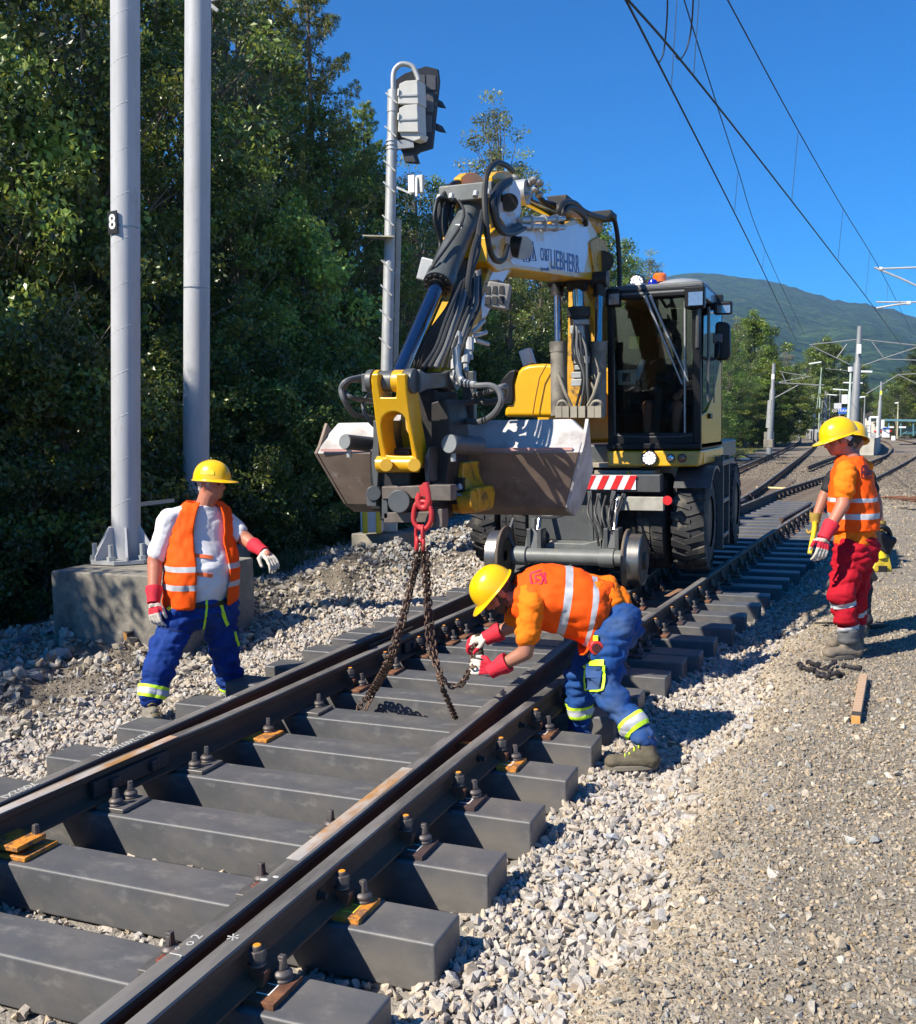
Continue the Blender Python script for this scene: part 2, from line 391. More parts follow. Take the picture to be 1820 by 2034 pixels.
x, y = field(.3, 1.2, 1.5, 9, 1500, lambda x, y: (x > berm_x(y)-.08) & (x < berm_x(y)+.3), 49); sets.append(put('', x, y, .005, .013, (.47, .405, .31), .8, 50, .3, .14, .05))
x, y = field(2.2, 4.2, .6, 7, 1300, None, 81); sets.append(put('', x, y, .007, .018, PC, .6, 82, .2, .26, .08))
stones('gravel_chips', sets, 1.0, sm, 51)
# ------------------------------------------------------------------ rails
m_rail = mat('rail_rust', (.095, .055, .036), .9, 0, var=.25, vscale=5, bump=.25, bscale=60, col2=(.17, .078, .038), c2lo=.52, c2hi=.68, c2scale=3, stretch=(1, .25, 1))
m_head = mat('rail_head_steel', (.165, .155, .145), .75, 0, spec=.25, var=.25, vscale=7, col2=(.09, .085, .08), c2lo=.45, c2hi=.6, c2scale=9, c3=(.22, .13, .08), c3lo=.62, c3hi=.74, c3scale=5, stretch=(1, .2, 1))
m_far_head = mat('rail_head_far', (.085, .068, .058), .6, .3, var=.2)
m_worn = mat('ground_steel_patch', (.55, .5, .45), .5, .3, var=.2, vscale=10, col2=(.5, .26, .09), c2lo=.44, c2hi=.6, c2scale=7, stretch=(1, .35, 1))
m_fish = mat('fishplate_steel', (.05, .045, .045), .6, .4, var=.2)
RH = 0.160; RZ = 0.022
PROF = [(-.072, 0), (.072, 0), (.072, .011), (.022, .026), (.0085, .036), (.0085, .105), (.03, .118), (.034, .124), (.035, .150), (.030, .1575), (.018, .160), (-.018, .160), (-.030, .1575), (-.035, .150), (-.034, .124), (-.03, .118), (-.0085, .105), (-.0085, .036), (-.022, .026), (-.072, .011)]
def path_at(pts, step=0.5):
    s = spline([(p[0], p[1], p[2] if len(p) > 2 else 0) for p in pts], 10); return s
def rail(pts, label, group=None, head=None, z=RZ, lean=0):
    s = path_at(pts); mb = MB(); rings = []
    for i, p in enumerate(s):
        d = (s[min(i+1, len(s)-1)]-s[max(i-1, 0)]); d.z = 0; d.normalize(); a = V(d.y, -d.x, 0)
        rings.append([p+a*u+V(0, 0, w+z) for u, w in PROF])
    mb.loft(rings); n = len(PROF)
    for k in range(len(rings)-1):
        for j in (8, 9, 10, 11, 12): mb.m[k*n+j] = 1
    o = mb.build('rail', [m_rail, head or m_head], None, (s[0].x, s[0].y, 0), 30)
    return tag(o, label, 'rail', group or 'rails of the turnout')
def strip(parent, pts, w, h, m, name):
    mb = MB(); s = path_at(pts); rings = []
    for i, p in enumerate(s):
        d = (s[min(i+1, len(s)-1)]-s[max(i-1, 0)]); d.normalize(); a = V(d.y, -d.x, 0)
        rings.append([p-a*w, p-a*w*.9+V(0, 0, h), p+a*w*.9+V(0, 0, h), p+a*w])
    mb.loft(rings); return mb.build(name, m, parent)
XOL = [(-2.28, -1), (-2.28, 6), (-2.30, 11), (-2.45, 20), (-2.79, 36), (-2.92, 56), (-3.3, 95), (-4.1, 115), (-6.2, 155), (-11.1, 216)]
r_ol = rail(XOL, 'rusty dark rail with white chalk writing along its head, leftmost of the four rails')
XIL = [(-2.20, -1), (-2.17, 3.4), (-2.08, 5), (-2.03, 6.7), (-1.98, 8.2), (-1.84, 11), (-1.42, 16), (-.92, 20.3), (-.67, 22.9), (-.36, 26.8), (.41, 33.2), (2.34, 49.8), (3.3, 62), (3.9, 78), (3.9, 100), (2.6, 125)]
r_il = rail(XIL, 'rail with orange ground patch on its head lying beside the chalk-marked rail')
XIR = [(-.61, -1), (-.63, 3), (-.66, 5.8), (-.72, 9), (-.78, 12), (-.9, 18), (-1.0, 23.3), (-.98, 30.4), (-1.2, 60), (-1.5, 84), (-2.2, 105), (-4.5, 150), (-9.6, 216)]
r_ir = rail(XIR, 'rail with pale worn patch on its head, just left of the nearest rail')
XOR = [(-.50, -1), (-.49, 4), (-.43, 6), (-.31, 8.4), (-.14, 11), (.18, 16), (.60, 21.3), (.86, 23.4), (2.18, 34.7), (4.2, 54), (5.6, 70), (6.0, 85), (5.6, 103), (4.2, 125)]
r_or = rail(XOR, 'dark rail closest to the camera, chalked with a white star at the bottom')
XST = [(-.29, 42.1), (.15, 49), (.75, 58)]
rail(XST, 'short old rail end left lying between the two far tracks', head=m_far_head)
XCK = [(.21, 18.75), (.42, 21), (.55, 22.8)]
rail(XCK, 'check rail beside the far right rail behind the excavator', head=m_far_head)
rail([(-1.35, 18.2), (-1.12, 19.6), (-.98, 21), (-.9, 23.5)], 'wing rail at the crossing beyond the excavator', head=m_far_head)
ht = RZ+RH
strip(r_il, [(-2.178, 3.0, ht), (-2.13, 4.0, ht), (-2.112, 4.5, ht)], .03, .0015, m_worn, 'ground_patch')
strip(r_ir, [(-.642, 3.32, ht), (-.65, 4.0, ht), (-.655, 4.45, ht)], .03, .0015, m_worn, 'ground_patch')
strip(r_or, [(-.305, 9.9, ht), (-.25, 10.4, ht)], .03, .0015, mat('rusty_patch', (.3, .16, .09), .7, .2), 'rusty_patch')
# fishplate with nuts on the inner left rail, bolt holes with bolts on the right pair
def railx(pts, y):
    for a, b in zip(pts[:-1], pts[1:]):
        if a[1] <= y <= b[1]: return a[0]+(b[0]-a[0])*(y-a[1])/(b[1]-a[1])
    return pts[-1][0]
for y0, y1 in ((3.85, 4.4), (7.3, 7.85)):
    fp = MB().bar((railx(XIL, y0)+.028, y0, RZ+.075), (railx(XIL, y1)+.028, y1, RZ+.075), .035, .085).build('fishplate', m_fish, r_il, bevel=.006)
    for y in (y0+.13, y1-.13): MB().box((railx(XIL, y)+.055, y, RZ+.075), (.03, .06, .055)).build('nut', m_fish, fp, bevel=.006)
mb = MB(); x = railx(XOL, 7.2); mb.bar((-2.19, 7.1, .12), (-2.17, 7.9, .12), .02, .06); mb.build('fishplate', m_fish, r_ol, bevel=.004)
for y in (3.25, 4.05, 4.95, 5.6):
    mb = MB(); x = railx(XOR, y); mb.cyl((x+.005, y, RZ+.072), (x+.014, y, RZ+.072), .02, n=14); mb.cyl((x+.01, y, RZ+.072), (x+.04, y, RZ+.072), .014, n=6)
    mb.build('bolt', m_fish, r_or)
m_orange = mat('orange_primer', (.62, .24, .03), .6, .1, var=.25, vscale=25, col2=(.2, .1, .05), c2lo=.5, c2hi=.6, c2scale=22)
mb = MB(); mb.bar((-.64, 5.12, .1), (-.50, 5.12, .1), .05, .03); mb.build('spacer_block', m_orange, r_or, bevel=.004)
m_chalk = mat('white_chalk', (.46, .46, .43), .9, var=.2, vscale=80)
def chalk(parent, txt, pts, y0, y1, size, dx=0, flip=False):
    x0, x1 = railx(pts, y0), railx(pts, y1); p = V((x0+x1)/2+dx, (y0+y1)/2, RZ+RH+.0012); d = V(x1-x0, y1-y0, 0)
    lettering('chalk_writing', txt, size, p, -d if flip else d, V(d.y, -d.x, 0) if flip else V(-d.y, d.x, 0), m_chalk, parent, .0004)
chalk(r_ol, 'MD-24074557(', XOL, 3.9, 4.7, .072, 0, True)
chalk(r_ol, '7002XI', XOL, 3.35, 3.75, .07, 0, True)
chalk(r_ol, '5202', XOL, 5.15, 5.4, .06, 0, True)
chalk(r_ir, 'J \u00b0 o 2', XIR, 2.45, 2.8, .055)
chalk(r_or, '*', XOR, 2.66, 2.78, .10)
mb = MB()
mb.ell((railx(XIR, 3.13)-.02, 3.13, ht), (.018, .01, .004)); mb.ell((railx(XIR, 3.16)+.01, 3.165, ht), (.014, .009, .003)); mb.build('chalk_blob', m_chalk, r_ir)

# ------------------------------------------------------------------ sleepers
m_slp = mat('grey_composite', (.088, .090, .095), .5, 0, var=.14, vscale=4, bump=.06, bscale=90, spec=.5, col2=(.14, .13, .118), c2lo=.45, c2hi=.68, c2scale=2.2, c3=(.20, .19, .178), c3lo=.55, c3hi=.78, c3scale=7, stretch=(.9, 1.4, 1.4))
m_timber = mat('old_timber', (.11, .085, .065), .85, 0, var=.3, vscale=8, bump=.5, bscale=40, stretch=(1, 6, 6), col2=(.17, .14, .11), c2lo=.5, c2hi=.6)
m_plate = [mat('plate_rust', (.14, .06, .035), .7, .2, var=.3, vscale=18, col2=(.24, .11, .05), c2lo=.5, c2hi=.65, c2scale=14),
           mat('plate_purple', (.085, .055, .052), .6, .3, var=.25, vscale=18), m_orange, mat('plate_steel', (.16, .15, .14), .5, .5, var=.2, vscale=20)]
m_screw = mat('screw_steel', (.12, .105, .1), .55, .5, var=.2, vscale=30)
m_nutpaint = mat('nut_orange', (.75, .28, .02), .6, var=.2)
m_mark = mat('paint_mark', (.8, .78, .7), .7); m_markY = mat('paint_mark_yellow', (.85, .7, .05), .7)
def screw_mesh():
    mb = MB(); mb.lathe([(.001, 0), (.036, 0), (.036, .008), (.032, .01), (.032, .016), (.035, .018), (.035, .026), (.028, .034), (.022, .038), (.001, .038)], n=18)
    mb.box((0, 0, .06), (.028, .028, .05), taper=.78); mb.box((0, 0, .056), (.02, .036, .034), taper=.7); return mb
def clamp_mesh():
    mb = MB(); mb.mi = 2; mb.prism([(-.008, -.02, 0), (.020, -.02, 0), (.030, -.02, .060), (-.042, -.02, .078), (-.030, -.02, .05)], (0, .04, 0)); mb.mi = 0
    mb.lathe([(.001, .072), (.030, .072), (.030, .081), (.023, .083), (.028, .088), (.028, .095), (.001, .095)], (-.010, 0, 0), n=18)
    mb.cyl((-.010, 0, .095), (-.010, 0, .126), .033, .031, 6); mb.cyl((-.010, 0, .126), (-.010, 0, .140), .017, .016, 12); mb.mi = 1; mb.cyl((-.010, 0, .140), (-.010, 0, .143), .015, .012, 12); return mb
ME = {}
def shared(key, fn):
    if key not in ME: o = fn(); ME[key] = o.data; BVL[key] = o.modifiers[0].width if o.modifiers else 0; COL.objects.unlink(o); bpy.data.objects.remove(o)
    return ME[key]
BVL = {}
def place(name, key, fn, parent, loc, rz=0):
    me = shared(key, fn); o = bpy.data.objects.new(name, me); COL.objects.link(o); o.parent = parent; o.location = loc; o.rotation_euler = (0, 0, rz)
    if BVL[key]:
        b = o.modifiers.new('bevel', 'BEVEL'); b.width = BVL[key]; b.segments = 2; b.limit_method = 'ANGLE'
    return o
def plate_fn(w, l, i, mark=None):
    def f():
        mb = MB(); mb.box((0, 0, .011), (w, l, .022))
        if mark:
            mb.mi = 1
            for a, b, c, d in ((0, .03, .05, .005), (0, -.03, .05, .005), (.025, 0, .005, .06)): mb.box((a*.9-.01, b-.02, .0225), (c, d, .002))
        return mb.build('t', [m_plate[i], mark or m_mark], None, V(0, 0, 0), bevel=.004)
    return f
SP = [(k, 2.6216+.6*k) for k in range(-2, 7)]
ys = [6.77, 7.37, 7.88, 8.17, 8.74] + [9.36+.63*i for i in range(26)]
SP += [(7+i, y) for i, y in enumerate(ys)]
ordw = ['nearest', 'second', 'third', 'fourth', 'fifth', 'sixth', 'seventh', 'eighth', 'ninth', 'tenth', 'eleventh', 'twelfth', 'thirteenth', 'fourteenth', 'fifteenth', 'sixteenth', 'seventeenth', 'eighteenth', 'nineteenth', 'twentieth']
SW, SH = .252, .20
NOTE = {-1: 'cut off by the bottom edge, only its middle showing', 0: 'with cream-marked rusty plate at the bottom edge of the photo', 1: 'with yellow-framed orange plate at its right end', 2: 'with white-marked purple plate, orange plate under the left rail', 3: 'with purple plate, third block end above the bottom edge',
        4: 'with orange plate, in front of the bending worker', 5: 'with rusty plate just left of the bending worker\'s shoe', 6: 'standing behind the bending worker\'s ankle in shadow', 7: 'with rust-red plate right behind the bending worker\'s pocket', 8: 'in sunlight, under the hanging chain ends', 9: 'sunlit, first of the close pair behind the bending worker', 10: 'half shaded, second of the close pair behind the bending worker'}
def sleeper(k, y, x0, x1, timber=False):
    mb = MB(); L = x1-x0
    mb.box((L/2, SW/2, -SH/2), (L, SW, SH))
    o = mb.build('sleeper', m_timber if timber else m_slp, None, V(0, 0, 0), bevel=.012, seg=3); o.location = (x0, y, 0)
    return o
for k, y in SP:
    xl = -2.97 if k < 20 else -3.1-.02*(k-20)
    xr = [0.0, .02, .0][k % 3]*.5 if k < 7 else min(.06+.066*(k-7)-(.02 if k % 2 else 0), 1.9)
    if k == -2: xr = .02
    o = sleeper(k, y, xl, xr)
    if k >= 7 and k-7 < 60:
        lab = NOTE.get(k) or None
    lab = NOTE.get(k)
    if lab: lab = 'dark grey sleeper '+lab
    else:
        n = k-11
        lab = ('dark grey sleeper cut off at the lower left corner of the photo' if k == -2 else
               f'dark grey sleeper in the excavator\'s shade, {ordw[n]} beyond the close pair' if 0 <= n < 12 else
               f'grey sleeper beyond the excavator, {ordw[n-12]} from its rear wheels toward the crossing')
    tag(o, lab, 'sleeper', 'grey sleepers under the turnout')
    yc = SW/2
    det = k < 20
    def fit(x, side, plate, pw, nscrew, clamp, pl=.17, mark=None):
        key = ('pl', round(pw, 3), pl, plate, mark.name if mark else '')
        p = place('base_plate', key, plate_fn(pw, pl, plate, mark), o, (x-xl, yc, 0))
        for i in range(nscrew):
            place('screw', 'screw', lambda: screw_mesh().build('t', m_screw, None, V(0, 0, 0), 40, bevel=.002), p, (side*(.0 if nscrew < 3 else 0)-.005+side*.01, (.05 if nscrew == 1 else (-.055+.11*i)), .022), hsh(k, i)*1.5)
        if clamp:
            place('clamp_bolt', 'clamp', lambda: clamp_mesh().build('t', [m_screw, m_nutpaint, m_plate[0]], None, V(0, 0, 0), 40, bevel=.002), p, (-side*.05, 0, .015), 0 if side > 0 else math.pi)
    r = railx(XOR, y+yc); pc = [0, 2, 1, 1, 2, 0, 1][k % 7] if k < 8 else [1, 1, 0][k % 3]
    fit(r+.115, 1, pc, .115, 1, True, .19, (m_markY if k == 1 else m_mark) if k < 6 else None)
    if k < 26:
        r = railx(XIL, y+yc); e = {1: 2, 2: 3, 3: 3, 4: 2, 5: 3}.get(k, 0)
        fit(r+.13, 1, e, .17 if k < 6 else .12, 2 if k in (2, 3) else 1, k > 5, .2)
    if k < 3 or k > 8:
        r = railx(XIR, y+yc); fit(r-.19 if k < 3 else r-.115, -1, 3 if k < 3 else 0, .13, 1, k > 8, .14)
    if 6 < k:
        r = railx(XOL, y+yc); fit(r-.115, -1, 1, .11, 1, k > 8, .17)
        if k > 10 and abs(railx(XIR, y)-railx(XIL, y)) > .5: r = railx(XIR, y+yc); fit(r+.13, 1, 0, .11, 1, True, .15)
    if k == 1:   # loose orange slide chair by the inner left rail
        mb = MB(); mb.box((.88, yc-.02, .055), (.2, .17, .022)); mb.box((.84, yc-.02, .033), (.1, .1, .03)); mb.box((.87, yc-.02, .0675), (.05, .045, .004)); mb.build('slide_chair', m_orange, o, V(0, 0, 0), bevel=.003)
    if k in (0, 1):
        mb = MB(); mb.box((-.78-xl, yc+.03, .03), (.13, .10, .016)); mb.build('slide_chair', mat('plate_red', (.22, .06, .04), .6, .2, var=.3), o, V(0, 0, 0), bevel=.003)
# old brown timber sleepers of the left far track
for i in range(16):
    y = 25.9+.62*i
    if y < SP[-1][1]+.5: continue
    o = sleeper(100+i, y, -3.25-.01*i, -.55+.01*i, True)
    tag(o, f'old brown timber sleeper in the left far track, {ordw[i]} past the grey ones', 'sleeper', 'old timber sleepers of the left far track')
for i in range(12):
    y = 25.6+.64*i; x = railx(XIL, y)
    o = sleeper(200+i, y, x-.4, railx(XOR, y)+.5, True)
    tag(o, f'old brown timber sleeper under the right far track, {ordw[i]} past the grey ones', 'sleeper', 'old timber sleepers of the right far track')
# small rail clips along the far rails
def clips(parent, pts, y0, y1, step, sides):
    mb = MB(); y = y0
    while y < y1:
        x = railx(pts, y)
        for s in sides: mb.box((x+s*.085, y, .05), (.06, .11, .04)); mb.cyl((x+s*.09, y, .06), (x+s*.09, y, .11), .024, n=6)
        y += step
    o = mb.build('rail_clip', mat('clip_rust', (.13, .085, .06), .8, .2, var=.3), parent); o['kind'] = 'stuff'; return o
clips(r_il, XIL, 26.2, 62, .62, (1, -1)); clips(r_or, XOR, 26.2, 62, .62, (1, -1)); clips(r_ol, XOL, 26.2, 60, .62, (1,)); clips(r_ir, XIR, 26, 60, .62, (1, -1))
# ------------------------------------------------------------------ hills
def px_az(px): d = ray(px, 850); return math.atan2(d.x, d.y)
SKY = [(-500, 600), (300, 560), (900, 590), (1200, 575), (1316, 556), (1345, 550), (1377, 546), (1420, 548), (1469, 556), (1510, 560), (1550, 567), (1600, 583), (1652, 599), (1708, 606), (1770, 618), (1820, 634), (1900, 640), (2300, 620)]
def build_hill():
    na, nd = 260, 70; pxs = np.linspace(-500, 2300, na); top = np.interp(pxs, *zip(*SKY)); ds = np.linspace(420, 3600, nd); vs = np.zeros((nd, na, 3))
    for i, px in enumerate(pxs):
        a = px_az(px); hz = 850.6-.0142*(px-910); el = (hz-top[i])/FOC/math.cos(a+YAW) if False else (hz-top[i])/FOC*math.cos(math.atan((px-910)/FOC))
        for j, d in enumerate(ds):
            t = (d-420)/(3000-420); s = min(1, t)**1.5*(1-.0*t) if t <= 1 else 1-.5*(t-1)
            n = noise.noise(V(px*.006, d*.0022, 1.3))*.16+noise.noise(V(px*.02, d*.006, 7))*.06
            h = 3000*el*s*(1+n*math.sin(min(1, t)*math.pi))-1.2*(1-min(1, t*6))
            if abs(t-1) < .5/ nd: h += noise.noise(V(px*.15, 3, 3))*6
            vs[j, i] = (CAMP.x+math.sin(a)*d, math.cos(a)*d, h)
    ii = np.arange(na*nd).reshape(nd, na)
    f = np.stack([ii[:-1, :-1].ravel(), ii[:-1, 1:].ravel(), ii[1:, 1:].ravel(), ii[1:, :-1].ravel()], 1)
    m = mat('hill_forest', (.026, .056, .018), .95, var=.95, vscale=.03, bump=1.0, bscale=.05, spec=.1, col2=(.050, .085, .028), c2lo=.50, c2hi=.64, c2scale=.005, c3=(.12, .13, .06), c3lo=.645, c3hi=.67, c3scale=.007)
    bn = [n for n in m.node_tree.nodes if n.type == 'BUMP'][0]; bn.inputs['Distance'].default_value = 25
    tag(link('hills', np_mesh('hills', vs.reshape(-1, 3), f, [m], None, True)), kind='structure')
build_hill()
# ------------------------------------------------------------------ plants
def leaf_mat(name, gloss=.34):
    m = bpy.data.materials.new(name); m.use_nodes = True; nt = m.node_tree; N = nt.nodes; L = nt.links; b = N['Principled BSDF']; out = N['Material Output']
    a = N.new('ShaderNodeAttribute'); a.attribute_name = 'col'; oi = N.new('ShaderNodeObjectInfo')
    h = N.new('ShaderNodeHueSaturation'); mr = N.new('ShaderNodeMapRange'); mr.inputs[3].default_value = .47; mr.inputs[4].default_value = .52
    mv = N.new('ShaderNodeMapRange'); mv.inputs[3].default_value = .75; mv.inputs[4].default_value = 1.25
    L.new(oi.outputs['Random'], mr.inputs[0]); L.new(mr.outputs[0], h.inputs['Hue']); L.new(a.outputs['Color'], h.inputs['Color'])
    L.new(oi.outputs['Random'], mv.inputs[0]); L.new(mv.outputs[0], h.inputs['Value'])
    L.new(h.outputs[0], b.inputs['Base Color']); b.inputs['Roughness'].default_value = gloss; b.inputs['Specular IOR Level'].default_value = .6
    t = N.new('ShaderNodeBsdfTranslucent'); g = N.new('ShaderNodeHueSaturation'); g.inputs['Value'].default_value = 1.5; g.inputs['Hue'].default_value = .48
    L.new(h.outputs[0], g.inputs['Color']); L.new(g.outputs[0], t.inputs['Color'])
    x = N.new('ShaderNodeMixShader'); x.inputs[0].default_value = .36; L.new(b.outputs[0], x.inputs[1]); L.new(t.outputs[0], x.inputs[2]); L.new(x.outputs[0], out.inputs['Surface'])
    return m
m_leaf = leaf_mat('leaves'); m_bark = mat('bark', (.15, .125, .10), .9, var=.3, vscale=9, bump=.6, bscale=30, stretch=(1, 1, .3)); m_birch = mat('birch_bark', (.45, .44, .4), .8, var=.3, vscale=6, col2=(.06, .05, .05), c2lo=.6, c2hi=.66, stretch=(1, 1, 4))
m_twig = mat('dry_twig', (.30, .24, .17), .9, var=.3)
def leaves(centers, spreads, per, size, aspect, base, seed, colvar=.25, droop=.3, clumpvar=.28, updn=.0):
    r = np.random.default_rng(seed); nc = len(centers); C = np.repeat(np.asarray(centers, float), per, 0); S = np.repeat(np.asarray(spreads, float).reshape(nc, -1)*np.ones(3), per, 0); n = len(C)
    d = r.normal(size=(n, 3)); d /= np.linalg.norm(d, axis=1)[:, None]; P = C+d*S*(r.random((n, 1))**.45)
    nrm = r.normal(size=(n, 3)); nrm[:, 2] += .5; nrm += .7*d; nrm /= np.linalg.norm(nrm, axis=1)[:, None]
    t = r.normal(size=(n, 3)); t[:, 2] -= droop; t -= nrm*(t*nrm).sum(1)[:, None]; t /= np.linalg.norm(t, axis=1)[:, None]; b = np.cross(nrm, t)
    s = size*r.uniform(.6, 1.3, (n, 1)); w = s*aspect
    v = np.stack([P-t*s*.5, P+b*w*.5+nrm*s*.08, P+t*s*.5, P-b*w*.5+nrm*s*.08], 1).reshape(-1, 3)
    f = np.arange(4*n).reshape(n, 4)
    cl = np.repeat(np.clip(r.normal(1, clumpvar, (nc, 1)), .4, 1.7), per, 0)*np.clip(r.normal(1, colvar, (n, 1)), .35, 1.9)
    yel = np.clip(r.normal(.07, .14, (n, 1)), -.2, .55)
    c = np.array(base)*cl*np.concatenate([1+yel*1.6, 1+yel*.6, 1-yel*.3], 1)
    return v, f, np.repeat(np.clip(c, .004, .6), 4, 0)
def proto(name, limbs_mb, bark, lv):
    crown = np_mesh(name+'_crown', lv[0], lv[1], [m_leaf], lv[2]); t = limbs_mb.build('trunk', bark, None, V(0, 0, 0), 60); tm = t.data; COL.objects.unlink(t); bpy.data.objects.remove(t)
    return tm, crown
def broad(seed, h=10, r=3, trunk_h=.2, nclump=80, per=120, size=.13, base=(.055, .10, .022), spread=.5, aspect=.62, top=.55, sparse=1.0):
    rg = random.Random(seed); mb = MB(); cs = []; sp = []
    axis = [V(0, 0, 0)]
    for i in range(1, 7): axis.append(V(rg.uniform(-.25, .25)*i*.3, rg.uniform(-.25, .25)*i*.3, h*.93*i/6))
    ax = spline(axis, 4); mb.tube(ax, [.02*h*(1-.93*i/len(ax)) for i in range(len(ax))], 8)
    for i in range(nclump):
        t = trunk_h+(1-trunk_h)*(i+.5)/nclump; a = i*2.39996+rg.uniform(-.5, .5)
        env = math.sin(min(1, (t-trunk_h)/(1-trunk_h)*.92+.1)*math.pi)**.6; rad = r*env*math.sqrt(rg.uniform(.12, 1))*rg.uniform(.8, 1.12)
        p0 = ax[min(len(ax)-1, int(max(.08, t-.15)*len(ax)))]; e = V(math.cos(a)*rad, math.sin(a)*rad, h*t+rg.uniform(-.4, .4))
        mid = (p0+e)/2+V(0, 0, .12*rad); mb.tube(spline([p0, mid, e], 3), [.006*h*.5, .005*h*.5, .004*h*.5, .003*h*.5, .0025*h*.5, .002*h*.5, .002], 5)
        cs.append(e); sp.append((spread*rg.uniform(.7, 1.35),)*2+(spread*rg.uniform(.5, .9),))
        if rg.random() < .5*sparse: cs.append(mid+V(rg.uniform(-.3, .3), rg.uniform(-.3, .3), rg.uniform(-.2, .3))); sp.append((spread*.7,)*3)
    return proto('broadleaf', mb, m_bark, leaves(cs, sp, per, size, aspect, base, seed))
def larch(seed, h=16, r=3.1):
    rg = random.Random(seed); mb = MB(); mb.tube([(0, 0, 0), (.05, 0, h*.5), (0, 0, h)], [.18, .11, .02], 8); cs = []; sp = []
    n = 105
    for i in range(n):
        t = .12+.87*i/n; a = i*2.4+rg.uniform(-.3, .3); L = r*(1-t)**.7*rg.uniform(.7, 1.25)+.25; p = V(0, 0, h*t+rg.uniform(-.1, .1)); pts = [p]; m = 9
        for k in range(1, m+1):
            u = k/m; pts.append(p+V(math.cos(a+.15*u)*L*u, math.sin(a+.15*u)*L*u, -.30*L*math.sin(u*2.2)+.34*L*u*u))
        mb.tube(pts, [.024*(1-.85*k/m) for k in range(m+1)], 4)
        for k in range(2, m+1):
            cs.append(pts[k]); sp.append((.10, .10, .07)); cs.append(pts[k]+V(0, 0, -.12-rg.random()*.16)); sp.append((.06, .06, .14))
            s_ = (1 if k % 2 else -1); q = pts[k]+V(-math.sin(a), math.cos(a), -.15)*s_*rg.uniform(.15, .4)*(1.1-k/m); cs.append(q); sp.append((.10, .10, .10))
    return proto('larch', mb, m_bark, leaves(cs, sp, 26, .10, .24, (.17, .235, .06), seed, .25, 1.2, .22))
def spruce(seed, h=15, r=2.8):
    rg = random.Random(seed); mb = MB(); mb.tube([(0, 0, 0), (0, 0, h)], [.2, .02], 8); cs = []; sp = []
    for i in range(170):
        t = .06+.93*i/170; a = i*2.4; L = r*(1-t)**.85+.15; p = V(0, 0, h*t)
        for k in range(1, 5): u = k/4; cs.append(p+V(math.cos(a)*L*u, math.sin(a)*L*u, -.35*L*u)); sp.append((.26, .26, .14))
    return proto('spruce', mb, m_bark, leaves(cs, sp, 22, .2, .22, (.03, .06, .025), seed, .25, .8))
P_ = {}
P_['tree'] = broad(1, 10, 2.9, .12, 95, 170, .105, (.105, .165, .036))
P_['tree2'] = broad(2, 11, 2.6, .1, 90, 170, .10, (.12, .18, .040), .45)
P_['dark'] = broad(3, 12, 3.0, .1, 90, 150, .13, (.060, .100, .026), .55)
P_['birch'] = broad(4, 11, 2.0, .18, 85, 110, .08, (.15, .19, .075), .36, .7)
P_['silver'] = broad(5, 12, 2.0, .15, 80, 120, .085, (.22, .25, .17), .38, .6)
P_['shrub'] = broad(6, 3.4, 1.7, .06, 75, 180, .08, (.10, .155, .035), .34)
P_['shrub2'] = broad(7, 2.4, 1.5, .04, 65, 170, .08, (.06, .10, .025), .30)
P_['bigleaf'] = broad(8, 7, 2.1, .1, 95, 130, .12, (.17, .24, .055), .42, .75)
P_['larch'] = larch(9); P_['spruce'] = spruce(10)
P_['light'] = broad(12, 10, 3.8, .05, 150, 150, .17, (.12, .18, .032), .55)
PH = dict(tree=10, tree2=11, dark=12, birch=11, silver=12, shrub=3.4, shrub2=2.4, bigleaf=7, larch=16, spruce=15, light=10)
KIND = dict(tree=('broadleaf_tree', 'tree'), tree2=('broadleaf_tree', 'tree'), dark=('broadleaf_tree', 'tree'), birch=('birch_tree', 'tree'), silver=('willow_tree', 'tree'), shrub=('shrub', 'shrub'), shrub2=('shrub', 'shrub'), bigleaf=('broadleaf_tree', 'tree'), larch=('larch_tree', 'tree'), spruce=('spruce_tree', 'tree'), light=('broadleaf_tree', 'tree'))
def plant(t, x, y, h, label, group, sw=1.0, z=None):
    n, c = KIND[t]; i = len(PLANTS); zz = float(gz(x, y)) if z is None else z
    o = empty(n, (x, y, zz-.05), label, c, group); s = h/PH[t]; rz = hsh(i, 3)*6.28
    for nm, me in (('trunk', P_[t][0]), ('crown', P_[t][1])):
        q = bpy.data.objects.new(nm, me); COL.objects.link(q); q.parent = o
    o.rotation_euler = (0, 0, rz); o.scale = (s*sw, s*sw, s); PLANTS.append(o); return o
PLANTS = []
def T(t, px, ty, X, label, group='trees of the wood on the left', sw=1.0):
    g = atx(px, 850, X); dep = (g-CAMP).dot(fw); h = CAMP.z+dep*(850.6-.0142*(px-910)-ty)/FOC-float(gz(g.x, g.y))
    return plant(t, g.x, g.y, h, label, group, sw)
W = 'trees of the wood on the left'; S_ = 'shrubs at the wood edge'
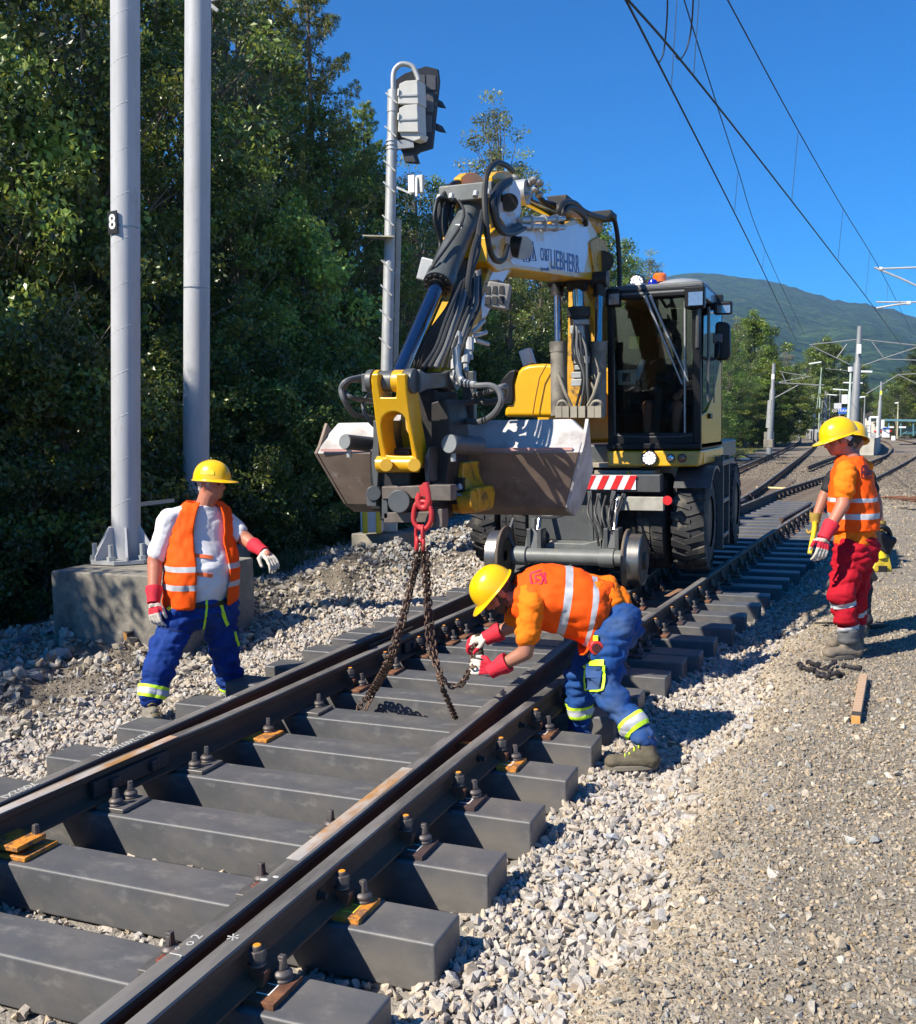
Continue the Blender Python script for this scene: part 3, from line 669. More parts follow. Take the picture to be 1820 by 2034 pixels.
for a in [('bigleaf', 20, 110, -11.0, 'leafy sunlit young tree at the left edge of the photo', .85), ('bigleaf', 150, 240, -11.0, 'leafy young tree with bright leaves just left of the numbered pole', .85),
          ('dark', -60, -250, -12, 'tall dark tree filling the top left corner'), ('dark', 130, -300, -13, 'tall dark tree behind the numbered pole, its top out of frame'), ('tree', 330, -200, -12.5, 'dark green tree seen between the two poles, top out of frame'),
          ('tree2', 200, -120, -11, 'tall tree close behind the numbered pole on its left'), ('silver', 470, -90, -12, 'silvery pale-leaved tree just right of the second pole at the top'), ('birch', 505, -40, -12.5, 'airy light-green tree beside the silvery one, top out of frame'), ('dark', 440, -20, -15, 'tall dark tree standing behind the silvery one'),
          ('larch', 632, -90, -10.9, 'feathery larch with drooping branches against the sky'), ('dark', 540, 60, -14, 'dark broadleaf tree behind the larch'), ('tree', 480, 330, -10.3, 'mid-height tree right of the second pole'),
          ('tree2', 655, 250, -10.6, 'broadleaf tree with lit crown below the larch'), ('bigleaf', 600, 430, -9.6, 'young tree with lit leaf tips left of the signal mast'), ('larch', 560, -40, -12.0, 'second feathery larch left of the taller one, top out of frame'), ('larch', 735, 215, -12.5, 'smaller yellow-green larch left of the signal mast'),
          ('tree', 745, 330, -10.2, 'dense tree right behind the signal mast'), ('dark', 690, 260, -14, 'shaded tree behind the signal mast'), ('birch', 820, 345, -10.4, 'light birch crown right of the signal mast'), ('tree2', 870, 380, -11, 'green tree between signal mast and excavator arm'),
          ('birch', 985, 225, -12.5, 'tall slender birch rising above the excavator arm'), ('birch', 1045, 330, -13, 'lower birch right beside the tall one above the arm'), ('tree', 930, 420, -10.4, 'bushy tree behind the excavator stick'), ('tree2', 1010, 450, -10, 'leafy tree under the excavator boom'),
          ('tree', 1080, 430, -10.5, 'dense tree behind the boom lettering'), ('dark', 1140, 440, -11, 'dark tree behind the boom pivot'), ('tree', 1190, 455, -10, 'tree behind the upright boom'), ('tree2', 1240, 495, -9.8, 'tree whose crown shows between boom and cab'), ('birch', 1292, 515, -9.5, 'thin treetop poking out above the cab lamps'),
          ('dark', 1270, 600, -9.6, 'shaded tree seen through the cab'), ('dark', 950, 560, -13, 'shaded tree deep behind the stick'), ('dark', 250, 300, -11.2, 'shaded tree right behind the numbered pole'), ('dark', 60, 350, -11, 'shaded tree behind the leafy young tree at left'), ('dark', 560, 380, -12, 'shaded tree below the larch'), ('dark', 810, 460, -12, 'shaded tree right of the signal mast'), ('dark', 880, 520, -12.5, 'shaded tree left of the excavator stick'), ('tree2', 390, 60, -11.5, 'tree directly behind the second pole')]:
    T(a[0], a[1], a[2], a[3], a[4], W, a[5] if len(a) > 5 else 1.0)
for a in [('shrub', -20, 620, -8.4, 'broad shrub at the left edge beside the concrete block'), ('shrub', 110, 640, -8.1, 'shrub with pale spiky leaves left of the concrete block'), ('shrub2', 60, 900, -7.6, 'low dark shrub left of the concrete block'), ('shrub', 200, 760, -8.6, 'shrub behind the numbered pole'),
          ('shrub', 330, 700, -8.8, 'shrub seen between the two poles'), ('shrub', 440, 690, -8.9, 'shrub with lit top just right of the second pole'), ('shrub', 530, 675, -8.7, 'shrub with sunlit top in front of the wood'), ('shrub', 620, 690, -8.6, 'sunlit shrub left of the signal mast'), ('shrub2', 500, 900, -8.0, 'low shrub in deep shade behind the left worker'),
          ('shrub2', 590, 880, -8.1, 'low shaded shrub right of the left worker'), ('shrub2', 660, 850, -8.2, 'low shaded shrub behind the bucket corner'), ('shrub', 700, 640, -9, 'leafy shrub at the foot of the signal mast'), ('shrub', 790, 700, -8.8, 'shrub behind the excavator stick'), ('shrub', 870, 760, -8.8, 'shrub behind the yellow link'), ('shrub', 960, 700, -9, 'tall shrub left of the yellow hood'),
          ('shrub', 1060, 690, -9, 'shrub above the yellow hood'), ('shrub2', 420, 880, -8.2, 'low shrub behind the second pole base'), ('shrub2', 320, 930, -7.9, 'low dark shrub between the pole bases'), ('shrub', 1130, 640, -9, 'shrub behind the boom cylinders'), ('shrub', 1200, 660, -8.9, 'shrub left of the cab')]:
    T(a[0], a[1], a[2], a[3], a[4], S_)
# trees of the same wood just outside the photo, which throw the dappled shade over the pole footings
for x, y, h in ((-9.6, 3.2, 6.2), (-10.6, .2, 8.0), (-9.4, 6.2, 5.2), (-11.6, -3.5, 11), (-12.5, 4, 11), (-14, 0, 13), (-8.4, 3.3, 5.7), (-9.0, 4.6, 4.2)):
    plant('tree' if h > 6 else 'bigleaf', x, y, h, 'tree of the wood just outside the left edge of the photo', W)
# far trees
FG = 'trees along the far line'
def F(t, px, ty, Y, label, sw=1.0):
    g = aty(px, 850, Y); dep = (g-CAMP).dot(fw); h = CAMP.z+dep*(850.6-.0142*(px-910)-ty)/FOC
    plant(t, g.x, g.y, h, label, FG, sw, 0)
for a in [('light', 1495, 632, 95, 'bright green rounded tree right of the cab mirror', 1.0), ('birch', 1462, 640, 85, 'pale green tree right behind the cab mirror', 1.2), ('tree', 1445, 660, 75, 'dark green tree beside the cab edge', 1.0), ('tree2', 1478, 730, 85, 'lower tree by the cab\'s rear edge', 1.2), ('silver', 1560, 690, 120, 'greyish green tree between the two bright trees', 1.2), ('tree', 1520, 700, 100, 'tree behind the left far mast', 1.2), ('dark', 1490, 760, 100, 'dark tree shading the left of the line', 1.3),
          ('light', 1640, 680, 170, 'large bright tree behind the big far mast', 1.2), ('tree', 1610, 700, 180, 'tree left of the large bright far tree', 1.2), ('dark', 1580, 760, 190, 'dark tree over the vanishing track', 1.4), ('dark', 1545, 775, 170, 'dark tree left over the vanishing track', 1.4), ('dark', 1625, 790, 230, 'dark low tree where the tracks vanish', 1.5), ('dark', 1600, 800, 235, 'dark low tree left of the track end', 1.5),
          ('spruce', 1712, 725, 200, 'conifer right of the big far mast', 1.3), ('spruce', 1690, 735, 200, 'dark conifer behind the big far mast', 1.2), ('tree', 1735, 790, 220, 'low tree by the white house', 1.4), ('tree2', 1772, 775, 130, 'dark green tree right of the thin far mast', 1.3), ('spruce', 1790, 735, 170, 'tall conifer at the right', 1.2), ('dark', 1818, 690, 150, 'tall tree cut by the right edge', 1.2), ('light', 1812, 735, 120, 'bright full tree at the right edge over the shelter', 1.3), ('tree', 1775, 770, 125, 'full green tree left of the right edge', 1.4), ('tree', 1800, 760, 140, 'bushy tree at the right edge above the shelter', 1.4), ('tree2', 1840, 740, 130, 'tree at the right edge by the shelter', 1.3), ('dark', 1660, 770, 190, 'dark tree behind the platform lamps', 1.4), ('dark', 1468, 780, 90, 'dark low tree right of the cab base', 1.3), ('tree', 1400, 640, 70, 'tree seen through the cab side window', 1.2), ('tree2', 1340, 650, 62, 'tree behind the cab', 1.2)]:
    F(*a)
PXB = [1440, 1462, 1480, 1500, 1518, 1538, 1556, 1572, 1590, 1606, 1622, 1640, 1658, 1676, 1700, 1722, 1744, 1762, 1780, 1796, 1812, 1832, 1850, 1425, 1405, 1380, 1470, 1510, 1550, 1600, 1650, 1780, 1806, 1830]; RK = [sorted((p, k) for k, p in enumerate(PXB)).index((PXB[i], i)) for i in range(34)]
for i in range(34):
    px = PXB[i]; Yd = 80+hsh(i, 5)*60+(110 if 1565 < px < 1760 else 0)+(30 if px > 1760 else 0)
    F(['light', 'tree', 'tree2', 'dark', 'light'][i % 5], px, 720+hsh(i, 8)*70+(25 if 1570 < px < 1760 else 0), Yd, f'{["pale", "green", "mid-green", "dark", "bright"][i % 5]} far tree of the belt along the line, {ordw[RK[i]] if RK[i] < 20 else ["twenty-first", "twenty-second", "twenty-third", "twenty-fourth", "twenty-fifth", "twenty-sixth", "twenty-seventh", "twenty-eighth", "twenty-ninth", "thirtieth", "thirty-first", "thirty-second", "thirty-third", "last"][RK[i]-20]} from the cab', 1.5)
# bare pale twigs at the left
mb = MB(); rr = random.Random(5)
for i in range(16):
    p = atx(30+rr.random()*150, 640+rr.random()*240, -8.0-rr.random()*.6); a = rr.uniform(-1.2, 1.2); L = rr.uniform(.5, 1.3)
    q = p+V(.35*math.cos(a)*L, .2*L, L*.8); mb.tube(spline([p, (p+q)/2+V(rr.uniform(-.1, .1), 0, .06), q], 3), .006, 4)
    for k in range(3): u = rr.uniform(.4, .95); s0 = p.lerp(q, u); mb.tube([s0, s0+V(rr.uniform(-.3, .3), rr.uniform(-.1, .1), rr.uniform(.1, .3))], .0035, 4)
tag(mb.build('dry_twigs', m_twig), 'bare pale twigs in front of the dark wood left of the numbered pole', 'twigs', None, 'stuff')
# grass verge along the left far track
def grass(name, x, y, h0, h1, base, seed, label):
    r = np.random.default_rng(seed); n = len(x); z = gz(x, y); h = r.uniform(h0, h1, n); a = r.uniform(0, 6.28, n); w = h*.05+.004; l = r.normal(0, .35, (n, 2))*h[:, None]
    b = np.stack([np.cos(a)*w, np.sin(a)*w, 0*a], 1); p = np.stack([x, y, z-.02], 1); t = p+np.concatenate([l, h[:, None]], 1)
    v = np.stack([p-b, p+b, t], 1).reshape(-1, 3); f = np.arange(3*n).reshape(n, 3)
    c = np.array(base)*np.clip(r.normal(1, .3, (n, 1)), .4, 1.8)*(1+np.clip(r.normal(0, .25, (n, 1)), -.3, .8)*np.array([1.4, .4, -.2]))
    tag(link(name, np_mesh(name, v, f, [m_leaf], np.repeat(np.clip(c, .01, .6), 3, 0))), label, None, None, 'stuff')
x, y = field(-9, -4.7, 24, 70, 130, lambda x, y: np.random.default_rng(1).random(len(x)) < sstep(4.7, 6.2, -x+.5*bumps(x, y)), 61)
grass('verge_grass', x, y, .12, .5, (.17, .17, .05), 62, 'dry green verge grass beside the left far track')
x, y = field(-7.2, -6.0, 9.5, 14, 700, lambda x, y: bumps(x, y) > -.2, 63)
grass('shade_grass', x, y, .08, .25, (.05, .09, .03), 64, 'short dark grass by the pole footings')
# ------------------------------------------------------------------ masts, signal, wires, station
m_pole = mat('pole_paint', (.44, .445, .46), .5, 0, var=.09, vscale=3, bump=.06, bscale=4, spec=.4, c3=(.33, .32, .30), c3lo=.58, c3hi=.75, c3scale=5, stretch=(2, 2, .5))
m_conc = mat('concrete', (.20, .185, .155), .9, 0, var=.2, vscale=4, bump=.35, bscale=30, col2=(.28, .25, .20), c2lo=.48, c2hi=.62, c2scale=3.5, c3=(.075, .07, .065), c3lo=.54, c3hi=.72, c3scale=2.6)
m_galv = mat('galvanised', (.45, .46, .46), .5, .55, var=.12, vscale=8)
m_galvd = mat('galvanised_grey', (.36, .37, .37), .55, .3, var=.15, vscale=6)
m_black = mat('black_plastic', (.012, .012, .014), .5, var=.1); m_white = mat('white_paint', (.78, .78, .76), .5, var=.05)
m_lightgrey = mat('light_grey_casing', (.55, .54, .49), .6, var=.08, vscale=5)
m_blk2 = mat('black_board', (.035, .036, .04), .6, var=.2, vscale=6)
# footings
def footing(c, d, rz, label):
    mb = MB(); mb.box((0, 0, d[2]/2), d); o = mb.build('concrete_footing', m_conc, None, V(0, 0, 0), bevel=.02); o.location = c; o.rotation_euler = (0, 0, rz); return tag(o, label, 'footing', 'concrete mast footings')
PA = V(-5.31, 7.97, .61); PB = V(-7.0, 11.4, .30)
footing((-4.91, 7.92, -.38), (1.34, 1.36, .98), 0, 'large stained concrete block under the numbered grey pole')
footing((-6.95, 11.4, -.45), (1.0, 1.0, .74), 0, 'concrete block of the second mast, behind the left worker')
def mast(P, h, r0, r1, label, lean, flange):
    o = empty('catenary_mast', P, label, 'mast', 'grey steel masts at the left')
    mb = MB(); n = 48; mb.lathe([(r0, .03), (r0*.995, .5), (r1, h)], P, lean, n); b = mb.build('pole', m_pole, o, smooth=60); nt_ = int(h/.42)*20; lx = lean.orthogonal().normalized(); ly = lean.cross(lx); MB().tube([P+lean*(.3+.42*i/20)+(lx*math.cos(i*.31416)+ly*math.sin(i*.31416))*((r0 if i < 1 else r0+(r1-r0)*(.3+.42*i/20)/h)-.0035) for i in range(nt_-20)], .006, 6).build('spiral_seam', m_pole, b, smooth=180)
    mb = MB(); z = .25
    if flange:
        mb = MB(); mb.lathe([(.001, 0), (.36, 0), (.36, .035), (.001, .035)], P, (0, 0, 1), 8, R(22)); mb.build('flange', m_galvd, o, smooth=20)
        for k in range(6):
            a = R(60*k+12); d = V(math.cos(a), math.sin(a), 0); q = d.cross(V(0, 0, 1))*.009
            mb = MB(); mb.prism([P+d*(r0-.02)+V(0, 0, .035)-q, P+d*.335+V(0, 0, .035)-q, P+d*.335+V(0, 0, .07)-q, P+d*(r0+.03)+V(0, 0, .34)-q, P+d*(r0-.02)+V(0, 0, .34)-q], q*2); mb.build('gusset', m_pole, o, smooth=0)
        for k in range(6):
            a = R(60*k+42); p = P+V(math.cos(a), math.sin(a), 0)*.29
            mb = MB(); mb.cyl(p+V(0, 0, .035), p+V(0, 0, .075), .042, n=6); mb.cyl(p, p+V(0, 0, .19), .024, n=12); mb.build('anchor_bolt', m_galvd, o)
    return o
lean = (RT*.040+V(0, 0, 1)).normalized()
MA = mast(PA, 7.5, .139, .134, 'thick grey steel mast with black number plate 8, leftmost', lean, True)
MC = mast(PB, 9.2, .176, .168, 'thick grey steel mast without number, right of the numbered one', lean, True)
def band(o, P, z, r):
    mb = MB(); mb.lathe([(r+.002, z-.007), (r+.0045, z-.007), (r+.0045, z+.007), (r+.002, z+.007)], P, lean, 48); mb.build('steel_band', mat('band_steel', (.3, .3, .3), .35, .8, var=.4, vscale=20), o)
band(MA, PA, 3.24, .1372); band(MC, PB, 3.5, .1735)
d8 = (CAMP-PA); d8.z = 0; d8.normalize(); d8 = Matrix.Rotation(R(-52), 3, 'Z') @ d8; c8 = PA+lean*3.27+d8*.148; rx = V(-d8.y, d8.x, 0)
rot8 = Matrix((rx, d8, V(0, 0, 1))).transposed()
np8 = MB().box(c8, (.135, .012, .215), rot8).build('number_plate', m_black, MA, bevel=.003)
lettering('number', '8', .19, c8+d8*.0075, rx, (0, 0, 1), m_white, np8, .0006, .004)
p = PB+lean*(3.1+3.6*.998)
# bracket at the top of the second mast, cut by the frame
pt = atd(415, 4, (PB-CAMP).dot(fw)-.1)
mb = MB(); mb.lathe([(.165, -.05), (.185, -.05), (.185, .05), (.165, .05)], PB+lean*((pt.z-PB.z)-.02), lean, 32); mb.bar(pt+RT*-.1, pt+RT*.35+V(0, 0, .12), .05, .07); mb.bar(pt+RT*.0+V(0, 0, -.02), pt+RT*.12-V(0, 0, .12), .04, .05); mb.build('bracket', m_galv, MC, bevel=.004)
# earthing bar from the first mast
q0 = atd(278, 1002, 10.9); q1 = atd(345, 994, 11.6); MB().bar(q0, q1, .02, .04).build('rail_bar', m_galvd, MA)
# signal
SD = 15.6
PS = atd(760, 1078, SD); foot = footing((PS.x, PS.y+.05, -.35), (.74, .7, .62), R(-10), 'pale concrete block under the railway signal')
SG = empty('railway_signal', PS, 'tall grey signal mast seen from behind, with black backing board and light grey lamp casings', 'signal')
sg = lambda x, y, dd=0.0: atd(x, y, SD+dd)
b0, t0 = sg(768, 745), sg(781, 188)
ax = (t0-b0).normalized(); P0 = t0-ax*((t0.z-.27)/ax.z)
mb = MB(); mb.tube([P0, P0+ax*1.5, t0], [.10, .095, .078], 24); mb.build('pole', m_galvd, SG)
mb = MB(); mb.cyl(t0-ax*.28, t0+ax*.06, .088, n=20); mb.build('pole_head', m_galvd, SG)
MB().curve([t0, t0+ax*.28+UP*.05, sg(792, 130), sg(805, 127), sg(820, 133), sg(829, 150), sg(832, 160)], .04, 12, 8).build('conduit_pipe', m_galvd, SG)
bx = lambda pts, d, ext: [sg(x, y, d) for x, y in pts]
tilt = 0
fwh = V(fw.x, fw.y, 0).normalized(); rth = V(fwh.y, -fwh.x, 0); sdir = (rth*.52+fwh*.86).normalized()   # the signal faces away, turned a little
board = [(786, 158), (803, 146), (846, 131), (869, 137), (872, 160), (858, 294), (832, 302), (812, 318), (806, 322), (800, 304), (791, 290), (786, 250)]
mb = MB(); bp = [sg(x, y, .12+.0016*(x-786)) for x, y in board]; mb.prism(bp, sdir*.05); bd = mb.build('backing_board', m_blk2, SG, bevel=.004)
for xa, ya, xb, yb in ((792, 172, 806, 196), (830, 147, 845, 180), (848, 148, 866, 178), (848, 184, 862, 222), (848, 228, 858, 262)):
    q = [sg(xa, ya, .115+.0016*(xa-786)), sg(xb, ya+2, .115+.0016*(xb-786)), sg(xb, yb, .115+.0016*(xb-786)), sg(xa, yb, .115+.0016*(xa-786))]; MB().prism(q, -sdir*.012).build('board_panel', mat('board_grey', (.10, .10, .105), .6, var=.15), bd)
for ys_, yt in ((162, 206), (210, 262)):
    f = [(793, ys_+4), (805, ys_-2), (829, ys_-4), (831, yt), (829, yt), (790, yt)]
    q = [sg(x, y, -.12) for x, y in f]; c = MB().prism(q, sdir*.24).build('lamp_casing', m_lightgrey, SG, bevel=.012, seg=3)
    q = [sg(x, y, -.135) for x, y in ((795, ys_+26), (829, ys_+25), (829, ys_+28), (795, ys_+29))]; MB().prism(q, sdir*.02).build('casing_seam', m_galvd, c)
    MB().bar(sg(792, ys_+14, -.14), sg(791, ys_+28, -.14), .02, .02).build('casing_handle', m_lightgrey, c)
MB().prism([sg(x, y, -.08) for x, y in ((793, 262), (832, 262), (838, 266), (834, 276), (822, 280), (798, 272))], sdir*.2).build('casing_base', m_lightgrey, SG, bevel=.01)
MB().prism([sg(x, y, .02) for x, y in ((801, 302), (820, 304), (826, 322), (803, 321))], sdir*.14).build('lower_box', m_blk2, SG, bevel=.006)
MB().bar(sg(783, 289, -.02), sg(822, 285, -.02), .06, .13).build('mounting_arm', m_galvd, SG, bevel=.004)
for y in (281, 289, 297): c = sg(778.5, y); MB().lathe([(.082, -.012), (.094, -.012), (.094, .012), (.082, .012)], c, ax, 24).build('clamp_ring', m_galv, SG)
for xx, yy in ((876, 207), (876, 256)):
    q = [sg(866, yy-12, .35), sg(870, yy-10, .35), sg(878, yy+4, .35), sg(864, yy+2, .35)]; MB().prism(q, sdir*.14).build('lamp_hood', m_blk2, SG)
for y in (196, 262, 330, 372, 438, 527, 576, 625, 680): c = sg(779-(y-190)*.026, y); MB().bar(c-RT*.09-fwh*.06+V(0, 0, .07), c+RT*.085-fwh*.10-V(0, 0, .10), .045, .02).build('climbing_step', m_galvd, SG)
MB().bar(sg(779, 368), sg(818, 385, -.1), .03, .03).build('side_arm', m_galvd, SG)
for x in (819, 835): MB().box(sg(x, 366, -.1), (.11, .08, .27)).build('small_box', m_white if x < 825 else m_lightgrey, SG, bevel=.01)
MB().bar(sg(828, 352, -.14), sg(828, 390, -.14), .03, .04).build('small_box_bracket', m_galv, SG)
c = sg(766, 468, -.1); MB().prism([sg(720, 466, -.3), sg(783, 468, -.3), sg(777, 474, .3), sg(738, 471, .3)], (0, 0, -.02)).build('platform_plate', mat('plate_grey_yellow', (.4, .38, .27), .7, var=.2), SG)
MB().prism([sg(788, 432, .05), sg(797, 436, .05), sg(790, 724, .05), sg(781, 724, .05)], fwh*.12).build('rear_channel', mat('pale_channel', (.42, .4, .34), .8, var=.15), SG)
MB().box(PS+V(0, 0, .02), (.42, .36, .05)).build('base_plate', m_galvd, SG)
mb = MB(); mb.box(sg(739, 1027, -.35), (.34, .2, .46), Matrix.Rotation(.37, 3, 'Z')); ybx = mb.build('equipment_box', mat('pale_grey_lid', (.6, .6, .6), .5, var=.05), SG, bevel=.02)
for x in (726, 753): MB().box(sg(x, 1028, -.36), (.09, .205, .47), Matrix.Rotation(.37, 3, 'Z')).build('yellow_edge', mat('signal_yellow', (.80, .58, .02), .45, var=.05), ybx, bevel=.02)
MB().box(sg(775, 1034, -.1), (.22, .16, .34), Matrix.Rotation(.37, 3, 'Z')).build('equipment_box', m_lightgrey, SG, bevel=.02)

# overhead wires
m_wire = mat('copper_wire', (.035, .04, .05), .6, .3)
def wire(pts, r, label, kind='overhead_wire', sub=6):
    o = MB().tube(spline(pts, sub), r, 6).build(kind, m_wire); return tag(o, label, 'wire', 'overhead line wires')
CW, MW = 5.75, 7.3
w1 = [atz(x, y, CW) for x, y in ((1228, -30), (1306.5, 122), (1459, 422), (1515, 536), (1581, 676))]
w2 = [atz(x, y, CW) for x, y in ((1222, -30), (1377.7, 150), (1573, 399), (1664.8, 518), (1720.7, 589.5), (1784, 676), (1812, 712))]
w3 = [atz(x, y, MW) for x, y in ((1350, -30), (1426, 213), (1466.6, 338), (1520, 495.5), (1598.7, 666))]
w4 = [atz(x, y, MW) for x, y in ((1430, -30), (1586, 259), (1675, 414), (1728.4, 500.6), (1764, 564), (1809.6, 655.6))]
wire(w1, .012, 'lowest wire, running from top centre down to the far left track'); wire(w2, .012, 'wire crossing the others and running to the right over the platform'); wire(w3, .010, 'carrier wire crossing over the left contact wire'); wire(w4, .010, 'rightmost carrier wire against the sky')
for i, (a, za, b, zb) in enumerate([((1466.6, 338), MW, (1459, 424), CW), ((1520, 494), MW, (1514, 535), CW), ((1586, 259), MW, (1573, 399), CW), ((1675, 414), MW, (1664.8, 518), CW), ((1728, 500), MW, (1720, 589), CW), ((1764, 562), MW, (1760, 640), CW), ((1347, -30), MW, (1334, 170), CW), ((1391, -30), MW, (1378, 150), CW)]):
    p, q = atz(*a, za), atz(*b, zb); p = V(q.x, q.y, p.z) if False else p
    wire([p, q], .005, f'thin vertical dropper wire, {ordw[i]} of the hangers from the camera outward' if i < 6 else ('thin hanger wire at the top edge, left one' if i == 6 else 'thin hanger wire at the top edge, right one'), 'dropper_wire', 1)
for i, (pts) in enumerate([((1327, -30), (1325, 40), (1319, 100), (1311, 122), (1305, 119)), ((1379, -30), (1374, 50), (1365, 95), (1352, 117), (1343, 112))]):
    wire([atz(x, y, CW+.9-.9*k/4) for k, (x, y) in enumerate(pts)], .010, 'looped jumper cable at the top edge, left one' if i == 0 else 'looped jumper cable at the top edge, right one', 'jumper_cable')
ca_ = atz(1746, 533.5, MW); mx_ = ca_.x+4.2; CM = empty('catenary_mast', (mx_, ca_.y, 0), 'grey cantilever arms reaching in from the right edge, their mast outside the frame', 'mast')
m_arm = mat('cantilever_grey', (.42, .43, .44), .5, .2)
for pts, r in ((((1746, 534), (1850, 530)), .035), (((1737, 531), (1790, 553), (1850, 581)), .035), (((1741, 600), (1850, 600)), .03), (((1741, 612), (1775, 606), (1806, 602)), .035)): MB().tube([aty(x, y, ca_.y) for x, y in pts], r, 8).build('cantilever', m_arm, CM)
for x, y in ((1750, 534), (1806, 602)): MB().tube([aty(x-4, y, ca_.y), aty(x+3, y, ca_.y)], .07, 10).build('insulator', m_white, CM)
MB().tube([V(mx_+.9, ca_.y, -.2), V(mx_+.9, ca_.y, 8.6)], [.17, .13], 16).build('pole', m_galvd, CM)
for z in (7.35, 5.55): MB().tube([aty(1850, 531 if z > 6 else 600, ca_.y), V(mx_+.9, ca_.y, z)], .03, 8).build('cantilever', m_arm, CM)
# far masts and lamps
m_mast = mat('far_mast_grey', (.25, .26, .265), .55, .2, var=.08); m_green = mat('lattice_green', (.30, .38, .30), .7, var=.1)
def fm(label, Y, base, top, r, name='far_mast', cat='mast', parts=(), group='masts and lamp posts of the far station', m=None):
    b, t = aty(*base, Y), aty(*top, Y); b.z = min(b.z, 0.2)
    o = empty(name, b, label, cat, group); MB().tube([b, b.lerp(t, .7), b.lerp(t, .72), t], [r, r*.85, r*.62, r*.55], 12).build('pole', m or m_mast, o)
    for nm, pts, rr, mm in parts:
        if nm in ('sign', 'box', 'luminaire'):
            (x0, y0, x1, y1) = pts; p, q = aty(x0, y0, Y-.3), aty(x1, y1, Y-.3); MB().box((p+q)/2, (abs(q.x-p.x), rr, abs(p.z-q.z)), Matrix.Rotation(.0, 3, 'Z')).build(nm, mm, o)
        else: MB().tube([aty(x, y, Y-.02*k) for k, (x, y) in enumerate(pts)], rr, 6).build(nm, mm or m_mast, o)
    return o
m_sgn = mat('white_sign', (.75, .75, .72), .5); m_yel = mat('sign_yellow', (.8, .72, .08), .5); m_lum = mat('luminaire_white', (.75, .77, .75), .4)
fm('large grey mast with white sign and cantilevers on both sides, on the platform', 62, (1694, 862), (1708.6, 648), .25, parts=[('sign', (1702.4, 684, 1711, 702), .04, m_sgn), ('sign_stripe', ((1703, 694), (1710.5, 691)), .035, m_yel), ('cantilever', ((1704, 674), (1608, 685)), .03, None), ('cantilever', ((1608, 685), (1689, 724)), .028, None), ('cantilever', ((1683, 683), (1663, 711)), .03, None), ('cantilever', ((1712, 674), (1840, 688)), .03, None), ('cantilever', ((1712, 727), (1760, 710), (1840, 684)), .028, None), ('cantilever', ((1732, 678), (1756, 711)), .03, None), ('cantilever', ((1756, 713), (1840, 716)), .03, None)])
fm('pale mast standing on a concrete base left of the left far track', 58, (1528, 876), (1537.8, 722), .17, parts=[('sign', (1532.8, 743, 1538.6, 753), .04, m_sgn), ('counterweight', ((1527, 850), (1531, 795)), .16, m_galvd), ('cantilever', ((1548, 738), (1604, 747)), .022, None), ('cantilever', ((1541, 760), (1612, 747)), .022, None), ('cantilever', ((1541, 760), (1636, 765)), .03, None), ('cantilever', ((1538, 791), (1586, 765)), .03, None), ('cantilever', ((1554, 742), (1562, 760)), .025, None)])
for x0, x1, y0, y1, Y in ((1518, 1536, 858, 871, 58), (1517, 1535.5, 873, 885, 50)):
    p, q = aty(x0, y0, Y), aty(x1, y1, Y); footing(((p.x+q.x)/2, Y+.4, min(p.z, q.z)-.1), (abs(q.x-p.x), .8, abs(p.z-q.z)+.1), 0, 'small far concrete base under the pale left mast' if Y == 58 else 'small far concrete base just in front of the pale mast\'s base')
fm('thin pale mast at the right with a small yellow plate', 75, (1744, 866), (1751.5, 758), .15, parts=[('sign', (1748.5, 776, 1752.5, 784), .03, m_yel), ('cantilever', ((1745, 752), (1720, 783), (1785, 744)), .03, None), ('cantilever', ((1784, 744), (1830, 742)), .03, None), ('cantilever', ((1784, 744), (1830, 766)), .03, None)])
